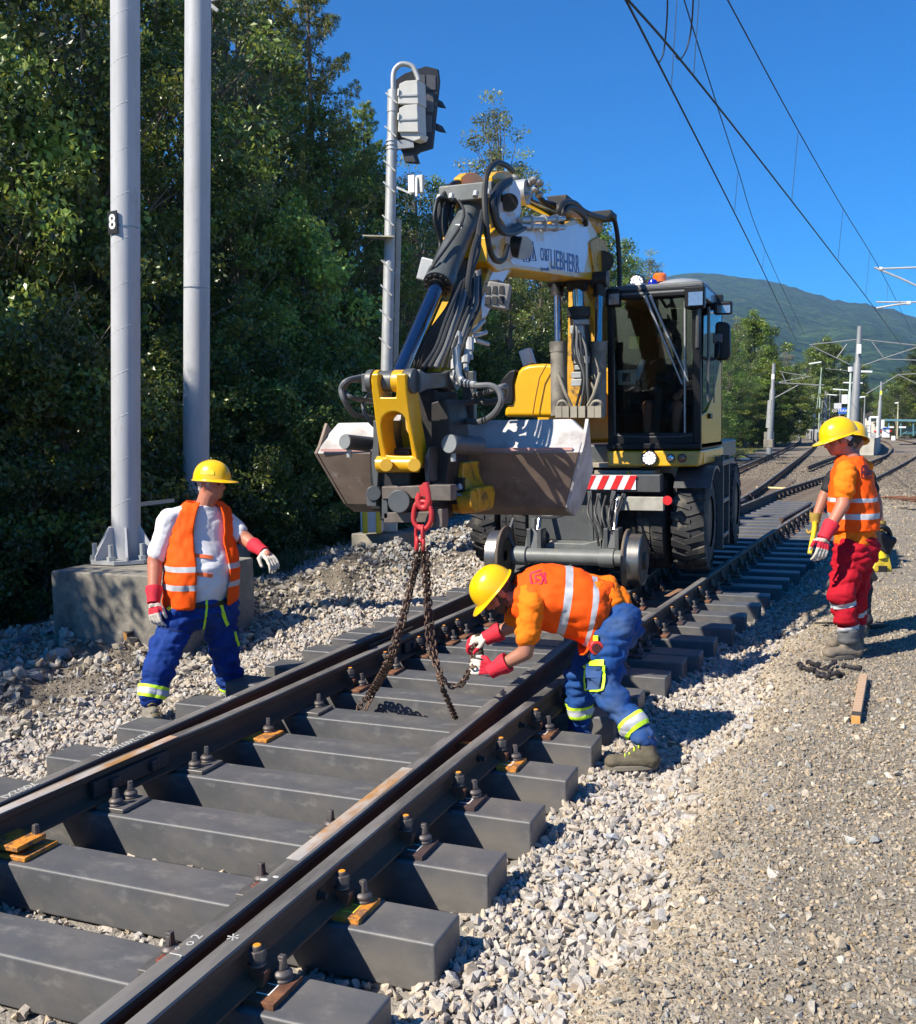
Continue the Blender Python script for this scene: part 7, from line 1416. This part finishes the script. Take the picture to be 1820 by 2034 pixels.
# ---------------------------------------------------------------- left worker
def left_worker():
    B = 7.42; P = lambda x, y, d=0: atd(x, y, B+d)
    hR, hL = P(366, 1206, -.06), P(434, 1204, .06); kR, kL = P(323, 1302, -.28), P(447, 1306, .22); aR, aL = P(302, 1394, -.38), P(462, 1380, .30)
    sR, sL = P(338, 1034, -.13), P(451, 1038, .12); eR, wR = P(309, 1115, -.15), P(306, 1178, -.24); eL, wL = P(489, 1072, .06), P(519, 1093, -.06)
    pel, waist, chest, nb = P(397, 1200), P(397, 1155, .0), P(395, 1072), P(404, 1003); hc = P(420, 961, -.02)
    Fd = (rth*.60-fwh*.80).normalized(); S = Fd.cross(Z)*-1; hf = (rth*.93-fwh*.36-Z*.05).normalized()
    body, fr = skin_body([(hR, kR, .09, .06), (kR, aR, .055, .045), (hL, kL, .09, .06), (kL, aL, .055, .045), (pel, waist, .15, .15), (waist, chest, .15, .13), (chest, nb-Z*.06, .11, .06), (nb-Z*.05, hc-Z*.03, .075, .074), (nb-Z*.09, sR, .06, .06), (nb-Z*.09, sL, .06, .06), (sR, eR, .070, .062), (eR, wR, .060, .042), (sL, eL, .066, .056), (eL, wL, .056, .038), (wR, wR+(wR-eR).normalized()*.08, .03, .03), (wL, wL+(wL-eL).normalized()*.08, .03, .03)],
        'heavy-set person in white T-shirt, open orange vest and blue trousers stepping along the ballast', (hc, hf, Z), m_skin, (pel.x, pel.y, aR.z-.08))
    head_extras(body, hc, fr, m_hairg, None); helmet(body, hc+Z*.035+hf*.008, hf+Z*.02, Z-hf*.03, .055, 1.04, 1.0)
    # white shirt with belly
    mb = MB(); mb.loft([[c+S*(a*math.cos(t))+Fd*(b*math.sin(t)+o) for t in [2*math.pi*i/28 for i in range(28)]] for c, a, b, o in ((pel+Z*.02, .20, .165, .02), (waist, .225, .20, .055), (waist.lerp(chest, .4), .225, .205, .06), (chest, .215, .165, .02), (chest.lerp(nb, .5), .215, .135, -.0), (nb-Z*.0, .12, .095, -.01))])
    mb.cap(sR.lerp(eR, .0), sR.lerp(eR, .80), .092, .078).cap(sL, sL.lerp(eL, .62), .088, .072).cap(nb-Z*.06, sR, .09, .088).cap(nb-Z*.06, sL, .09, .085)
    sh = organic('t_shirt', mb, m_wtee, body, .010, 3, .016, .09)
    # vest, open at the front
    rg_ = [(pel-Z*.0, S*.262, Fd*.225), (waist+Fd*.035, S*.272, Fd*.222), (waist.lerp(chest, .45)+Fd*.04, S*.268, Fd*.225), (chest+Fd*.012, S*.255, Fd*.195), (chest.lerp(nb, .55)-Fd*.0, S*.242, Fd*.155), (nb-Z*.02-Fd*.01, S*.19, Fd*.122), (nb+Z*.025-Fd*.02, S*.112, Fd*.095)]
    rows = [0, .045, .09, .125, .16, .21, .245, .28, .32, .36, .41, .46, .52, .58, .64, .70, .76, .82, .88, .94, 1]; rm = [0, 0, 0, 1, 1, 0, 0, 1, 1]+[0]*11; rm = [0, 0, 0, 1, 0, 0, 1, 1, 0]+[0]*11
    v = sheet('vest', rg_, [0, .05, .10, .135, .185, .22, .265, .29, .34, .38, .43, .48, .53, .58, .64, .70, .76, .82, .88, .94, 1], [0, 0, 0, 1, 0, 0, 0, 1, 0, 0]+[0]*10, [m_hiv, m_refl], body, 44, .40, .008, .04, .07)
    for t_ in (.62, .28): # hook-and-loop tabs
        y = 1106 if t_ > .5 else 1142; ribbon(sh, [(386, y-3), (398, y-1), (410, y), (422, y+2)], .014, mat('tab_orange', (.9, .17, .05), .7), 'vest_tab', 3, v)
    # trousers
    mb = MB(); mb.loft([[c+S*(a*math.cos(t))+Fd*(b*math.sin(t)+.02) for t in [2*math.pi*i/28 for i in range(28)]] for c, a, b in ((pel-Z*.08, .205, .165), (pel+Z*.0, .208, .175), (pel+Z*.045, .212, .182))])
    mb.cap(hR, kR, .150, .112).cap(kR, aR+Z*.035, .110, .086).cap(hL, kL, .148, .110).cap(kL, aL+Z*.03, .108, .086).cap(hR-Z*.04, hL-Z*.04, .14)
    tr = organic('trousers', mb, m_bluet, body, .010, 2, .045, .07)
    MB().lathe([(1, 0)]*1+[(1, .01)], n=3) if False else None
    bl = [(pel+Z*.025+S*(.216*math.cos(t))+Fd*(.188*math.sin(t)+.02)) for t in [2*math.pi*i/32 for i in range(32)]]; MB().tube(bl, .017, 8, True).build('belt', m_belt, tr)
    wrap(tr, tr, kR, aR, .80, .085, L3()); wrap(tr, tr, kL, aL, .90, .085, L3())
    for pts, w in (([(411, 1192), (410, 1215), (406, 1240), (402, 1256)], .008), ([(436, 1186), (440, 1205), (447, 1230), (452, 1242)], .014), ([(333, 1212), (346, 1202), (362, 1194)], .016), ([(466, 1255), (470, 1270), (474, 1282)], .012), ([(447, 1180), (456, 1190)], .010)): ribbon(tr, pts, w, m_lime, 'lime_piping')
    ribbon(tr, [(318, 1245), (345, 1252), (372, 1256), (400, 1257)], .004, mat('seam_dark', (.006, .02, .10), .8), 'seam')
    # boots and gloves
    g = Z; tR = P(311, 1424, -.52); hlR = P(292, 1414, -.36); hlR.z = tR.z = float(gz(tR.x, tR.y))+.02; boot(body, aR, hlR, tR, (0, 0, 1), mat('boot_grey', (.20, .18, .15), .85, var=.15, vscale=18), 1.05, mat('lace_yellow', (.28, .23, .07), .7))
    hlL, tL = P(455, 1392, .34), P(476, 1392, .22); hlL.z = tL.z = float(gz(tL.x, tL.y))+.02; boot(body, aL, hlL, tL, (0, 0, 1), None, 1.0)
    dR = (wR-eR).normalized(); zz = lambda t, b: 1 if t < .028 else (0 if t > .098 else (0 if t < .05 else (1 if b > -.005 else 0)))
    glove(body, wR+dR*.055, (P(309, 1246, -.30)-wR).normalized(), (-rth*.55-fwh*.85), (rth*.85-fwh*.5), [m_gwht, m_gred], cuff=(wR-dR*.045, wR+dR*.075, .046, .060, m_gred), zones=zz, curl=(.34, .38, .42, .45), s=1.18, thumb=.25)
    dL = (wL-eL).normalized(); glove(body, wL+dL*.03, (P(545, 1118, -.16)-wL).normalized(), (Z+rth*.3), (-fwh-Z*.4), [m_gwht, m_gred], cuff=(wL-dL*.11, wL+dL*.04, .044, .055, m_gred), zones=lambda t, b: 1 if b > .012 and t > .03 else 0, curl=(.35, .42, .45, .4), s=1.12, thumb=.9)
    return body
left_worker()
# ---------------------------------------------------------------- bending worker
def bending_worker():
    B = 6.25; P = lambda x, y, d=0: atd(x, y, B+d)
    hN, hF = P(1216, 1264, -.12), P(1204, 1260, .14); kN, kF = P(1200, 1366, -.18), P(1150, 1352, .26); aN, aF = P(1278, 1472, -.38), P(1152, 1450, .30)
    sN, sF = P(1058, 1203, -.19), P(1040, 1196, .17); eN, wN = P(1044, 1296, -.20), P(989, 1326, -.14); eF, wF = P(1016, 1244, .20), P(978, 1262, .22)
    pel, waist, mid, chest, nb = P(1230, 1216), P(1188, 1196), P(1130, 1184), P(1074, 1182), P(1026, 1184); hc = P(988, 1176, -.02)
    S = (-fwh*.86-Z*.5).normalized(); ax_ = (nb-pel).normalized(); S = (S-ax_*S.dot(ax_)).normalized(); Fd = ax_.cross(S)*-1
    if Fd.z > 0: Fd = -Fd     # chest side, facing down
    hf = (-rth*.62-Z*.70-fwh*.12).normalized(); hu = (-rth*.72+Z*.66-fwh*.1)
    hl = B-.14
    body, fr = skin_body([(hN, kN, .09, .06), (kN, aN, .055, .045), (hF, kF, .09, .06), (kF, aF, .055, .045), (P(1212, 1240), waist, .09, .10), (waist, mid, .12, .12), (mid, chest, .12, .12), (chest, nb, .11, .075), (nb+rth*.02, hc-fr_u(hu)*.05, .072, .065), (nb+rth*.08, sN, .05, .05), (nb+rth*.08, sF, .05, .05), (sN, eN, .050, .050), (eN, wN, .049, .034), (sF, eF, .058, .048), (eF, wF, .047, .034), (wN, wN+(wN-eN).normalized()*.07, .03, .03), (wF, wF+(wF-eF).normalized()*.07, .03, .03)],
        'bearded person in orange vest and blue trousers bending over the track to hook the chain', (hc, hf, hu), m_skin2, (pel.x, pel.y, float(gz(pel.x, pel.y))))
    head_extras(body, hc, fr, m_haird, m_haird); uh = frame(hf, hu)[2]; helmet(body, hc+uh*.035, hf, hu, .05, 1.05)
    MB().tube(spline([hc+fr[1]*k*.0+uh*.02-fr[0]*.09+fr[1]*x for k, x in ((0, -.06), (0, 0), (0, .06))], 4), .016, 8).build('helmet_strap', mat('strap_pink', (.5, .1, .13), .6), body)
    mb = MB(); ring = lambda c, a, b, o: [c+S*(a*math.cos(t))+Fd*(b*math.sin(t)+o) for t in [2*math.pi*i/28 for i in range(28)]]
    F2 = (-rth*.78-Z*.63).normalized(); F3 = (-rth*.45-Z*.89).normalized(); rg2 = lambda c, a, b, fd: [c+S*(a*math.cos(t))+fd*(b*math.sin(t)) for t in [2*math.pi*i/28 for i in range(28)]]
    mb.loft([rg2(P(1214, 1238), .165, .180, F2), rg2(P(1206, 1226), .180, .188, F2), rg2(P(1194, 1208), .188, .178, F3), ring(waist, .19, .15, .02), ring(mid, .195, .16, .02), ring(chest, .20, .15, .01), ring(chest.lerp(nb, .6), .19, .12, 0), ring(nb, .09, .08, 0)])
    mb.cap(sN, sN.lerp(eN, .60), .076, .078).cap(sF, sF.lerp(eF, .6), .08, .078).cap(nb+rth*.08, sN, .085, .078)
    organic('t_shirt', mb, m_tee, body, .010, 2, .032, .065)
    rg_ = [(P(1184, 1222), S*.205, (-rth*.50-Z*.87).normalized()*.225), (P(1174, 1208)+Fd*.02, S*.215, Fd*.20), (mid+Fd*.035, S*.216, Fd*.195), (chest+Fd*.01, S*.218, Fd*.172), (chest.lerp(nb, .55), S*.205, Fd*.14), (nb+ax_*.02, S*.115, Fd*.10)]
    v = sheet('vest', rg_, [0, .04, .08, .13, .18, .235, .29, .345, .40, .455, .51, .57, .63, .70, .77, .84, .91, 1], [0, 0, 0, 0, 1, 0, 0, 0, 1, 0]+[0]*7, [m_hiv, m_refl], body, 48, None, .008, .04, .07)
    m_logo = mat('logo_red', (.62, .015, .06), .7); lp = P(1082, 1150, -.20); back = -Fd
    for pts in ([(1054, 1140), (1076, 1133)], [(1054, 1142), (1056, 1160), (1075, 1160), (1079, 1150), (1075, 1138)], [(1074, 1142), (1064, 1144), (1064, 1150), (1072, 1153), (1064, 1157)], [(1082, 1138), (1084, 1160)]): ribbon(v, pts, .006, m_logo, 'vest_logo', 1)
    mb = MB(); mb.ell(P(1232, 1240, .02), (S*.165, (ax_-Z*.5).normalized()*.135, (Z+ax_*.5).normalized()*.135), 20, 12); mb.cap(P(1232, 1236, -.07), P(1216, 1262, -.12), .128, .122); mb.cap(hN+Z*.02, kN, .118, .095).cap(kN, aN+Z*.02, .094, .074).cap(hF, kF, .118, .095).cap(kF, aF, .094, .078).cap(hN, hF, .12)
    tr = organic('trousers', mb, m_bluef, body, .010, 2, .045, .07)
    wrap(tr, tr, kN, aN, .74, .085, L3()); wrap(tr, tr, kF, aF, .58, .08, L3())
    # cargo pocket and tape measure
    ribbon(tr, [(1181, 1322), (1181, 1345), (1180, 1371)], .060, m_bluef, 'cargo_pocket', 5, lift=.008)
    for pts, w in (([(1163, 1326), (1181, 1319), (1200, 1318)], .020), ([(1200, 1322), (1200, 1345), (1199, 1369)], .008), ([(1200, 1370), (1180, 1372), (1162, 1370)], .005), ([(1161, 1368), (1161, 1345), (1163, 1330)], .004)): ribbon(tr, pts, w, m_lime, 'lime_edge', 5, lift=.014)
    for x in (1170, 1192): ribbon(tr, [(x-4, 1331), (x+4, 1330)], .010, m_belt, 'pocket_tab', 2, lift=.014)
    tm = on(bvh(tr), 1183, 1284)[0]-fwh*.02; t_ = MB().cyl(tm+fwh*.02, tm-fwh*.03, .043, n=20).build('tape_measure', m_gred if False else mat('tape_red', (.65, .03, .03), .35, var=.05, coat=.4), body, bevel=.008); MB().cyl(tm-fwh*.03, tm-fwh*.036, .028, n=20).build('tape_face', mat('tape_dark', (.08, .02, .02), .4), t_)
    ribbon(tr, [(1180, 1292), (1172, 1300), (1172, 1310), (1167, 1318)], .006, m_belt, 'tape_strap', 4); MB().bar(tm+Z*.04, tm+Z*.07, .03, .02, (0, 1, 0)).build('tape_clip', m_lime, t_)
    tN, hlN = P(1209, 1527, -.36), P(1307, 1496, -.42); z = float(gz(tN.x, tN.y))+.03; dd = V(tN.x-hlN.x, tN.y-hlN.y, 0).normalized(); hlN.z = z+.02; tN = hlN+dd*.31; tN.z = z; boot(body, aN, hlN, tN, (0, 0, 1), mat('boot_olive', (.10, .085, .055), .85, var=.2, vscale=20, bump=.2, bscale=60), 1.05, m_lime)
    tF, hlF = P(1135, 1470, .24), P(1165, 1466, .36); z = float(gz(tF.x, tF.y))+.02; tF.z = hlF.z = z; boot(body, aF, hlF, tF, (0, 0, 1), None, 1.0)
    zz = lambda t, b: 1 if t < .02 or (b > .012 and t < .09) else 0
    dN = (wN-eN).normalized(); glove(body, wN+dN*.03, (-rth*.92+Z*.18-fwh*.1), (-fwh*.75+Z*.5), (Z*.9+fwh*.2-rth*.2), [m_gwht, m_gred], cuff=(wN-dN*.075, wN+dN*.055, .046, .062, m_gred), zones=zz, curl=(.75, .78, .8, .8), s=1.12, thumb=.6, tcurl=.8)
    dF = (wF-eF).normalized(); glove(body, wF+dF*.03, (-rth*.95-Z*.15), (Z*.8-fwh*.5), (-fwh*.9-Z*.3-rth*.2), [m_gwht, m_gred], cuff=(wF-dF*.065, wF+dF*.055, .046, .060, m_gred), zones=lambda t, b: 1 if b < -.012 or t < .02 else 0, curl=(.6, .65, .7, .7), s=1.12, thumb=.6, tcurl=.7)
def fr_u(u): return V(u).normalized()
bending_worker()
# ---------------------------------------------------------------- right worker
def right_worker():
    B = 7.8; P = lambda x, y, d=0: atd(x, y, B+d)
    Fd = (-rth*.86+fwh*.5).normalized(); S = (-fwh*.86-rth*.5).normalized()   # S = his left, towards the camera
    pel, waist, chest, nb = P(1700, 1086), P(1698, 1045), P(1694, 975), P(1690, 908); hc = P(1666, 874, -.01)
    hN, hF = P(1693, 1098, -.10), P(1706, 1096, .10); kN, kF = P(1670, 1184, -.12), P(1701, 1186, .14); aN, aF = P(1685, 1262, -.08), P(1698, 1252, .26)
    sN, sF = P(1682, 934, -.17), P(1712, 930, .17); eN, wN = P(1674, 1004, -.26), P(1645, 1054, -.30); eF, wF = P(1718, 1000, .22), P(1712, 1050, .22)
    hf = (-rth*.95-fwh*.05-Z*.24).normalized()
    body, fr = skin_body([(hN, kN, .09, .06), (kN, aN, .055, .045), (hF, kF, .09, .06), (kF, aF, .055, .045), (pel, waist, .14, .13), (waist, chest, .13, .14), (chest, nb, .13, .075), (nb-Z*.02, hc-Z*.04+rth*.02, .068, .062), (nb-Z*.10, sN-Z*.02, .05, .05), (nb-Z*.10, sF-Z*.02, .05, .05), (sN-Z*.02, eN, .055, .054), (eN, wN, .052, .036), (sF, eF, .06, .05), (eF, wF, .048, .034), (wN, wN+(wN-eN).normalized()*.08, .03, .03), (wF, wF+(wF-eF).normalized()*.08, .03, .03)],
        'person in orange vest and red trousers standing in profile, looking down at the track', (hc, hf, Z-fwh*.05), m_skin, (pel.x, pel.y, float(gz(pel.x, pel.y))))
    head_extras(body, hc, fr, m_hairb, None); helmet(body, hc+Z*.035+rth*.0, (-rth*.93-fwh*.05-Z*.28), Z*.95-rth*.28, .055, 1.06)
    MB().box(hc+rth*.075+Z*.0, (.05, .13, .10), Matrix.Rotation(YAW, 3, 'Z')).build('helmet_harness', m_black, body, bevel=.015); MB().box(hc+rth*.035-fwh*.085+Z*.025, (.07, .015, .035), Matrix.Rotation(YAW, 3, 'Z') @ Matrix.Rotation(.5, 3, 'Y')).build('helmet_clip', m_white, body, bevel=.005)
    ring = lambda c, a, b, o=0: [c+S*(a*math.cos(t))+Fd*(b*math.sin(t)+o) for t in [2*math.pi*i/28 for i in range(28)]]
    mb = MB(); mb.loft([ring(pel+Z*.02, .185, .15), ring(waist, .185, .15, .01), ring(waist.lerp(chest, .5), .195, .155, .01), ring(chest, .205, .15), ring(chest.lerp(nb, .55), .20, .12), ring(nb-Z*.01, .10, .085)])
    mb.cap(sN-Z*.02, sN.lerp(eN, .62), .080, .082).cap(sF, sF.lerp(eF, .55), .08, .078).cap(nb-Z*.10, sN-Z*.02, .08, .080)
    organic('t_shirt', mb, m_tee, body, .010, 2, .028, .065)
    rg_ = [(waist+Z*-.025, S*.200, Fd*.182), (waist.lerp(chest, .3), S*.206, Fd*.182), (waist.lerp(chest, .7), S*.212, Fd*.18), (chest, S*.212, Fd*.17), (chest.lerp(nb, .5), S*.198, Fd*.145), (nb-Z*.025, S*.15, Fd*.112), (nb+Z*.012, S*.088, Fd*.085)]
    v = sheet('vest', rg_, [0, .04, .09, .14, .215, .25, .30, .34, .415, .46, .52, .58, .64, .7, .76, .82, .88, .94, 1], [0, 0, 0, 1, 0, 0, 0, 1, 0, 0]+[0]*8, [m_hiv, m_refl], body, 48, None, .008, .036, .07)
    # lettering on the back
    m_bk = mat('back_print', (.10, .012, .03), .7)
    for pts, w in (([(1712, 926), (1724, 924), (1736, 925)], .003), ([(1715, 931), (1724, 929), (1734, 930)], .010), ([(1713, 938), (1722, 936), (1732, 937)], .010), ([(1716, 944), (1724, 942), (1736, 943)], .010), ([(1712, 950), (1724, 948), (1738, 949)], .003), ([(1711, 927), (1711, 949)], .002)): ribbon(v, pts, w, m_bk, 'back_print', 2)
    mb = MB(); mb.loft([ring(pel-Z*.1, .175, .155), ring(pel, .18, .16), ring(pel+Z*.075, .172, .145)]); mb.cap(hN, kN, .128, .098).cap(kN, aN+Z*.06, .10, .082).cap(hF, kF, .122, .095).cap(kF, aF+Z*.06, .092, .08).cap(hN-Z*.01, hF-Z*.01, .14)
    tr = organic('trousers', mb, m_redt, body, .010, 2, .048, .07)
    wrap(tr, tr, kN, aN, .18, .042, [(-.5, .5, m_refl)]); wrap(tr, tr, kF, aF, .42, .042, [(-.5, .5, m_refl)]); wrap(tr, tr, kN, aN, .80, .042, [(-.5, .5, m_refl)])
    for a, nm in ((aN, 1), (aF, 0)): mb = MB(); mb.lathe([(.04, -.02), (.078, -.01), (.084, .02), (.074, .045), (.086, .06), (.076, .08), (.084, .10), (.05, .11)], a-Z*.045, Z, 28); mb.build('gaiter', m_gaiter, tr, smooth=180)
    hl, tn = P(1710, 1288, -.06), P(1626, 1296, -.14); z = float(gz(1.35, 8.2))+.012; dd = V(tn.x-hl.x, tn.y-hl.y, 0).normalized(); hl.z = z; tn = hl+dd*.315; boot(body, aN, hl, tn, (0, 0, 1), mat('boot_tan', (.17, .14, .105), .85, var=.2, vscale=20, bump=.2, bscale=60), 1.08)
    hl, tn = P(1712, 1274, .26), P(1640, 1278, .22); hl.z = z; dd = V(tn.x-hl.x, tn.y-hl.y, 0).normalized(); tn = hl+dd*.30; boot(body, aF, hl, tn, (0, 0, 1), MATS['boot_tan'], 1.05)
    dN = (wN-eN).normalized(); zz = lambda t, b: 1 if t < .025 else (0 if t < .05 or t > .10 else (1 if b > -.004 else 0))
    glove(body, wN+dN*.05, (P(1634, 1120, -.34)-wN).normalized(), (-fwh*.95-rth*.2), (-rth*.9-fwh*.2), [m_gwht, m_gred], cuff=(wN-dN*.07, wN+dN*.075, .048, .060, m_gred), zones=zz, curl=(.30, .34, .38, .4), s=1.15, thumb=.7)
    dF = (wF-eF).normalized(); glove(body, wF+dF*.04, -Z, fwh, -rth, [m_gwht, m_gred], cuff=(wF-dF*.06, wF+dF*.07, .046, .058, m_gred), curl=(.4, .4, .4, .4), s=1.1)
right_worker()
# ---------------------------------------------------------------- worker hidden behind
def hidden_worker():
    B = 8.55; P = lambda x, y, d=0: atd(x, y, B+d); Fd = (rth*.45+fwh*.9).normalized(); S = (-rth*.9+fwh*.45).normalized()
    pel, waist, chest, nb = P(1698, 1072), P(1697, 1040), P(1693, 975), P(1692, 912); hc = P(1694, 878)
    hN, hF = P(1690, 1085), P(1706, 1085); kN, kF = P(1692, 1168, -.05), P(1712, 1168, .05); aN, aF = P(1692, 1236), P(1714, 1234)
    sN, sF = P(1658, 950), P(1722, 948); eN, wN = P(1636, 988), P(1620, 1030, -.05); eF, wF = P(1742, 1000), P(1748, 1048, -.05)
    hf = (rth*.55+fwh*.8-Z*.25).normalized()
    body, fr = skin_body([(hN, kN, .09, .06), (kN, aN, .055, .045), (hF, kF, .09, .06), (kF, aF, .055, .045), (pel, waist, .13, .13), (waist, chest, .13, .14), (chest, nb, .13, .075), (nb-Z*.02, hc-Z*.04, .065, .06), (nb-Z*.07, sN, .08, .065), (nb-Z*.07, sF, .08, .065), (sN, eN, .058, .048), (eN, wN, .046, .034), (sF, eF, .058, .048), (eF, wF, .046, .034), (wN, wN-Z*.08, .03, .03), (wF, wF-Z*.08, .03, .03)],
        'person almost hidden behind the red-trousered one, carrying tools in ochre gloves', (hc, hf, Z), m_skin2, (pel.x, pel.y, float(gz(pel.x, pel.y))))
    head_extras(body, hc, fr, m_haird, None); helmet(body, hc+Z*.035, hf, Z-hf*-.1, .05, 1.05)
    mb = MB(); mb.cap(sN, sN.lerp(eN, .55), .07, .066).cap(sF, sF.lerp(eF, .5), .07, .066).cap(sN, sF, .08).cap(chest, waist, .14, .14); organic('shirt', mb, m_blk3, body, .012, 3, .02, .1)
    rg_ = [(waist, S*.17, Fd*.15), (waist.lerp(chest, .5), S*.17, Fd*.155), (chest, S*.17, Fd*.15), (chest.lerp(nb, .6), S*.16, Fd*.12), (nb, S*.09, Fd*.085)]
    sheet('vest', rg_, [0, .1, .2, .28, .4, .5, .58, .7, .8, .9, 1], [0, 0, 1, 0, 0, 1, 0, 0, 0, 0], [m_hiv, m_refl], body, 36, None, .008, .02, .1)
    mb = MB(); mb.cap(hN, kN, .12, .09).cap(kN, aN, .09, .075).cap(hF, kF, .12, .09).cap(kF, aF, .09, .075).cap(pel, waist, .17, .16).cap(hN, hF, .14); organic('trousers', mb, mat('dark_trousers', (.02, .022, .03), .85, var=.15, bump=.2, bscale=40), body, .012, 3, .03, .09)
    z = float(gz(1.6, 9))+.012
    for a, d in ((aN, -.05), (aF, .05)):
        hl = V(a.x, a.y, z)-Fd*.08; boot(body, a, hl, hl+Fd*.29, (0, 0, 1), None, 1.0)
    glove(body, wN, (-Z+rth*.0), (-fwh), (rth*.6+fwh*.5), [m_goch], cuff=(wN+Z*.05, wN-Z*.03, .042, .048, m_goch), curl=(.7, .75, .8, .8), s=1.1, thumb=.5, tcurl=.8); glove(body, wF, (-Z*.9+rth*.2), (-fwh), (-rth), [m_goch], cuff=(wF+Z*.06, wF-Z*.03, .042, .048, m_goch), curl=(.7, .75, .8, .8), s=1.1, thumb=.5, tcurl=.8)
    h0, h1 = P(1619, 1048, -.1), P(1609, 1100, -.15); tag(MB().tube([h0+Z*.05, h0, h1], .02, 12).build('tool_handle', m_yel if False else mat('handle_yellow', (.8, .62, .02), .4, var=.05), None, h1), 'yellow tool handle held in the left ochre glove', 'tool')
    w0 = P(1752, 1080, -.1); o = empty('impact_wrench', w0, 'black battery wrench with yellow nose carried behind the red trousers', 'power tool')
    ry = Matrix.Rotation(.45, 3, 'Y'); MB().box(w0+V(0, 0, .02), (.2, .12, .15), ry).build('battery', m_black, o, bevel=.02); MB().lathe([(.02, 0), (.04, .02), (.04, .12), (.03, .14)], P(1738, 1062, -.1), (.8, 0, -.5), 20).build('motor_housing', m_black, o)
    MB().prism([P(x, y, -.12) for x, y in ((1733, 1137), (1740, 1110), (1752, 1096), (1768, 1104), (1775, 1137))], fwh*.12).build('yellow_guard', mat('guard_yellow', (.62, .45, .03), .5, var=.25, vscale=20), o, bevel=.012); MB().box(P(1754, 1130, -.13), (.07, .02, .05)).build('guard_slot', m_black, o); MB().cyl(P(1748, 1090, -.1), P(1752, 1108, -.1), .045, n=16).build('yellow_collar', MATS['handle_yellow'], o)
    MB().bar(P(1722, 1122, -.1), P(1738, 1152, -.1), .09, .05).build('side_battery', m_black, o, bevel=.01); MB().curve([P(1738, 1052, -.12), P(1752, 1046, -.14), P(1764, 1052, -.14), P(1769, 1064, -.12)], .022, 8).build('handle', m_black, o)
hidden_worker()
# ---------------------------------------------------------------- operator
def operator():
    Y = 11.85; P = lambda x, y, d=0: aty(x, y, Y+d); Fd = V(0, -1, 0); S = V(1, 0, 0)
    hc = P(1320, 672); nb = P(1320, 712, .06); chest = P(1318, 745, .08); pel = P(1316, 815, .12); sA, sB = P(1279, 730, .1), P(1358, 730, .1); eA, wA = P(1262, 770, -.02), P(1262, 768, -.3); eB, wB = P(1366, 775, 0), P(1352, 780, -.3)
    hA, hB = P(1298, 818, .05), P(1334, 818, .05); kA, kB = P(1286, 806, -.42), P(1346, 806, -.42); aA, aB = P(1288, 868, -.45), P(1342, 868, -.45)
    body, fr = skin_body([(hA, kA, .085, .065), (kA, aA, .06, .045), (hB, kB, .085, .065), (kB, aB, .06, .045), (pel, chest, .15, .15), (chest, nb, .13, .07), (nb-Z*.03, hc-Z*.04, .065, .06), (nb-Z*.06, sA, .07, .065), (nb-Z*.06, sB, .07, .065), (sA, eA, .055, .048), (eA, wA, .046, .034), (sB, eB, .055, .048), (eB, wB, .046, .034), (aA, aA+Fd*.14, .04, .035), (aB, aB+Fd*.14, .04, .035)],
        'driver in black T-shirt with white shoulders and shorts sitting in the excavator cab', (hc, (.0, -.95, -.25), Z), m_skin, (pel.x, pel.y, pel.z))
    head_extras(body, hc, fr, m_haird, None)
    mb = MB(); mb.cap(pel, chest, .18, .19).cap(chest, nb-Z*.05, .17, .09).cap(sA, sA.lerp(eA, .7), .08, .075).cap(sB, sB.lerp(eB, .7), .08, .075).cap(sA, sB, .085); sh_ = organic('t_shirt', mb, m_blk3, body, .013, 3, .02, .1)
    for s_, e_ in ((sA, eA), (sB, eB)): MB().tube([s_+V(0, -.05, .075), s_.lerp(e_, .4)+V(0, -.075, .05), s_.lerp(e_, .72)+V(0, -.08, .02)], [.035, .04, .035], 10).build('white_stripe', m_wtee, sh_, smooth=180)
    mb = MB(); mb.cap(hA, hA.lerp(kA, .75), .11, .09).cap(hB, hB.lerp(kB, .75), .11, .09).cap(hA, hB, .12); organic('shorts', mb, mat('grey_shorts', (.10, .11, .13), .85), body, .013, 3, .02, .1)
    for w, e in ((wA, eA), (wB, eB)): o = organic('hand', hand_mb(w, (w-e).normalized(), Z, S if w is wA else -S, curl=(.6, .65, .7, .7)), m_skin2, body, .006, 2)
operator()
# ------------------------------------------------------------------ air
mb = MB(); mb.box((0, 2000, 225), (9000, 4150, 510)); hz = mb.build('haze', [], None, V(0, 2000, 225), 0); hm_ = bpy.data.materials.new('haze'); hm_.use_nodes = True; nt = hm_.node_tree; nt.nodes.remove(nt.nodes['Principled BSDF'])
pv = nt.nodes.new('ShaderNodeVolumePrincipled'); pv.inputs['Color'].default_value = (.45, .70, 1, 1); pv.inputs['Density'].default_value = .00015; pv.inputs['Anisotropy'].default_value = .2
nt.links.new(pv.outputs[0], nt.nodes['Material Output'].inputs['Volume']); hz.data.materials.clear(); hz.data.materials.append(hm_); tag(hz, kind='stuff')
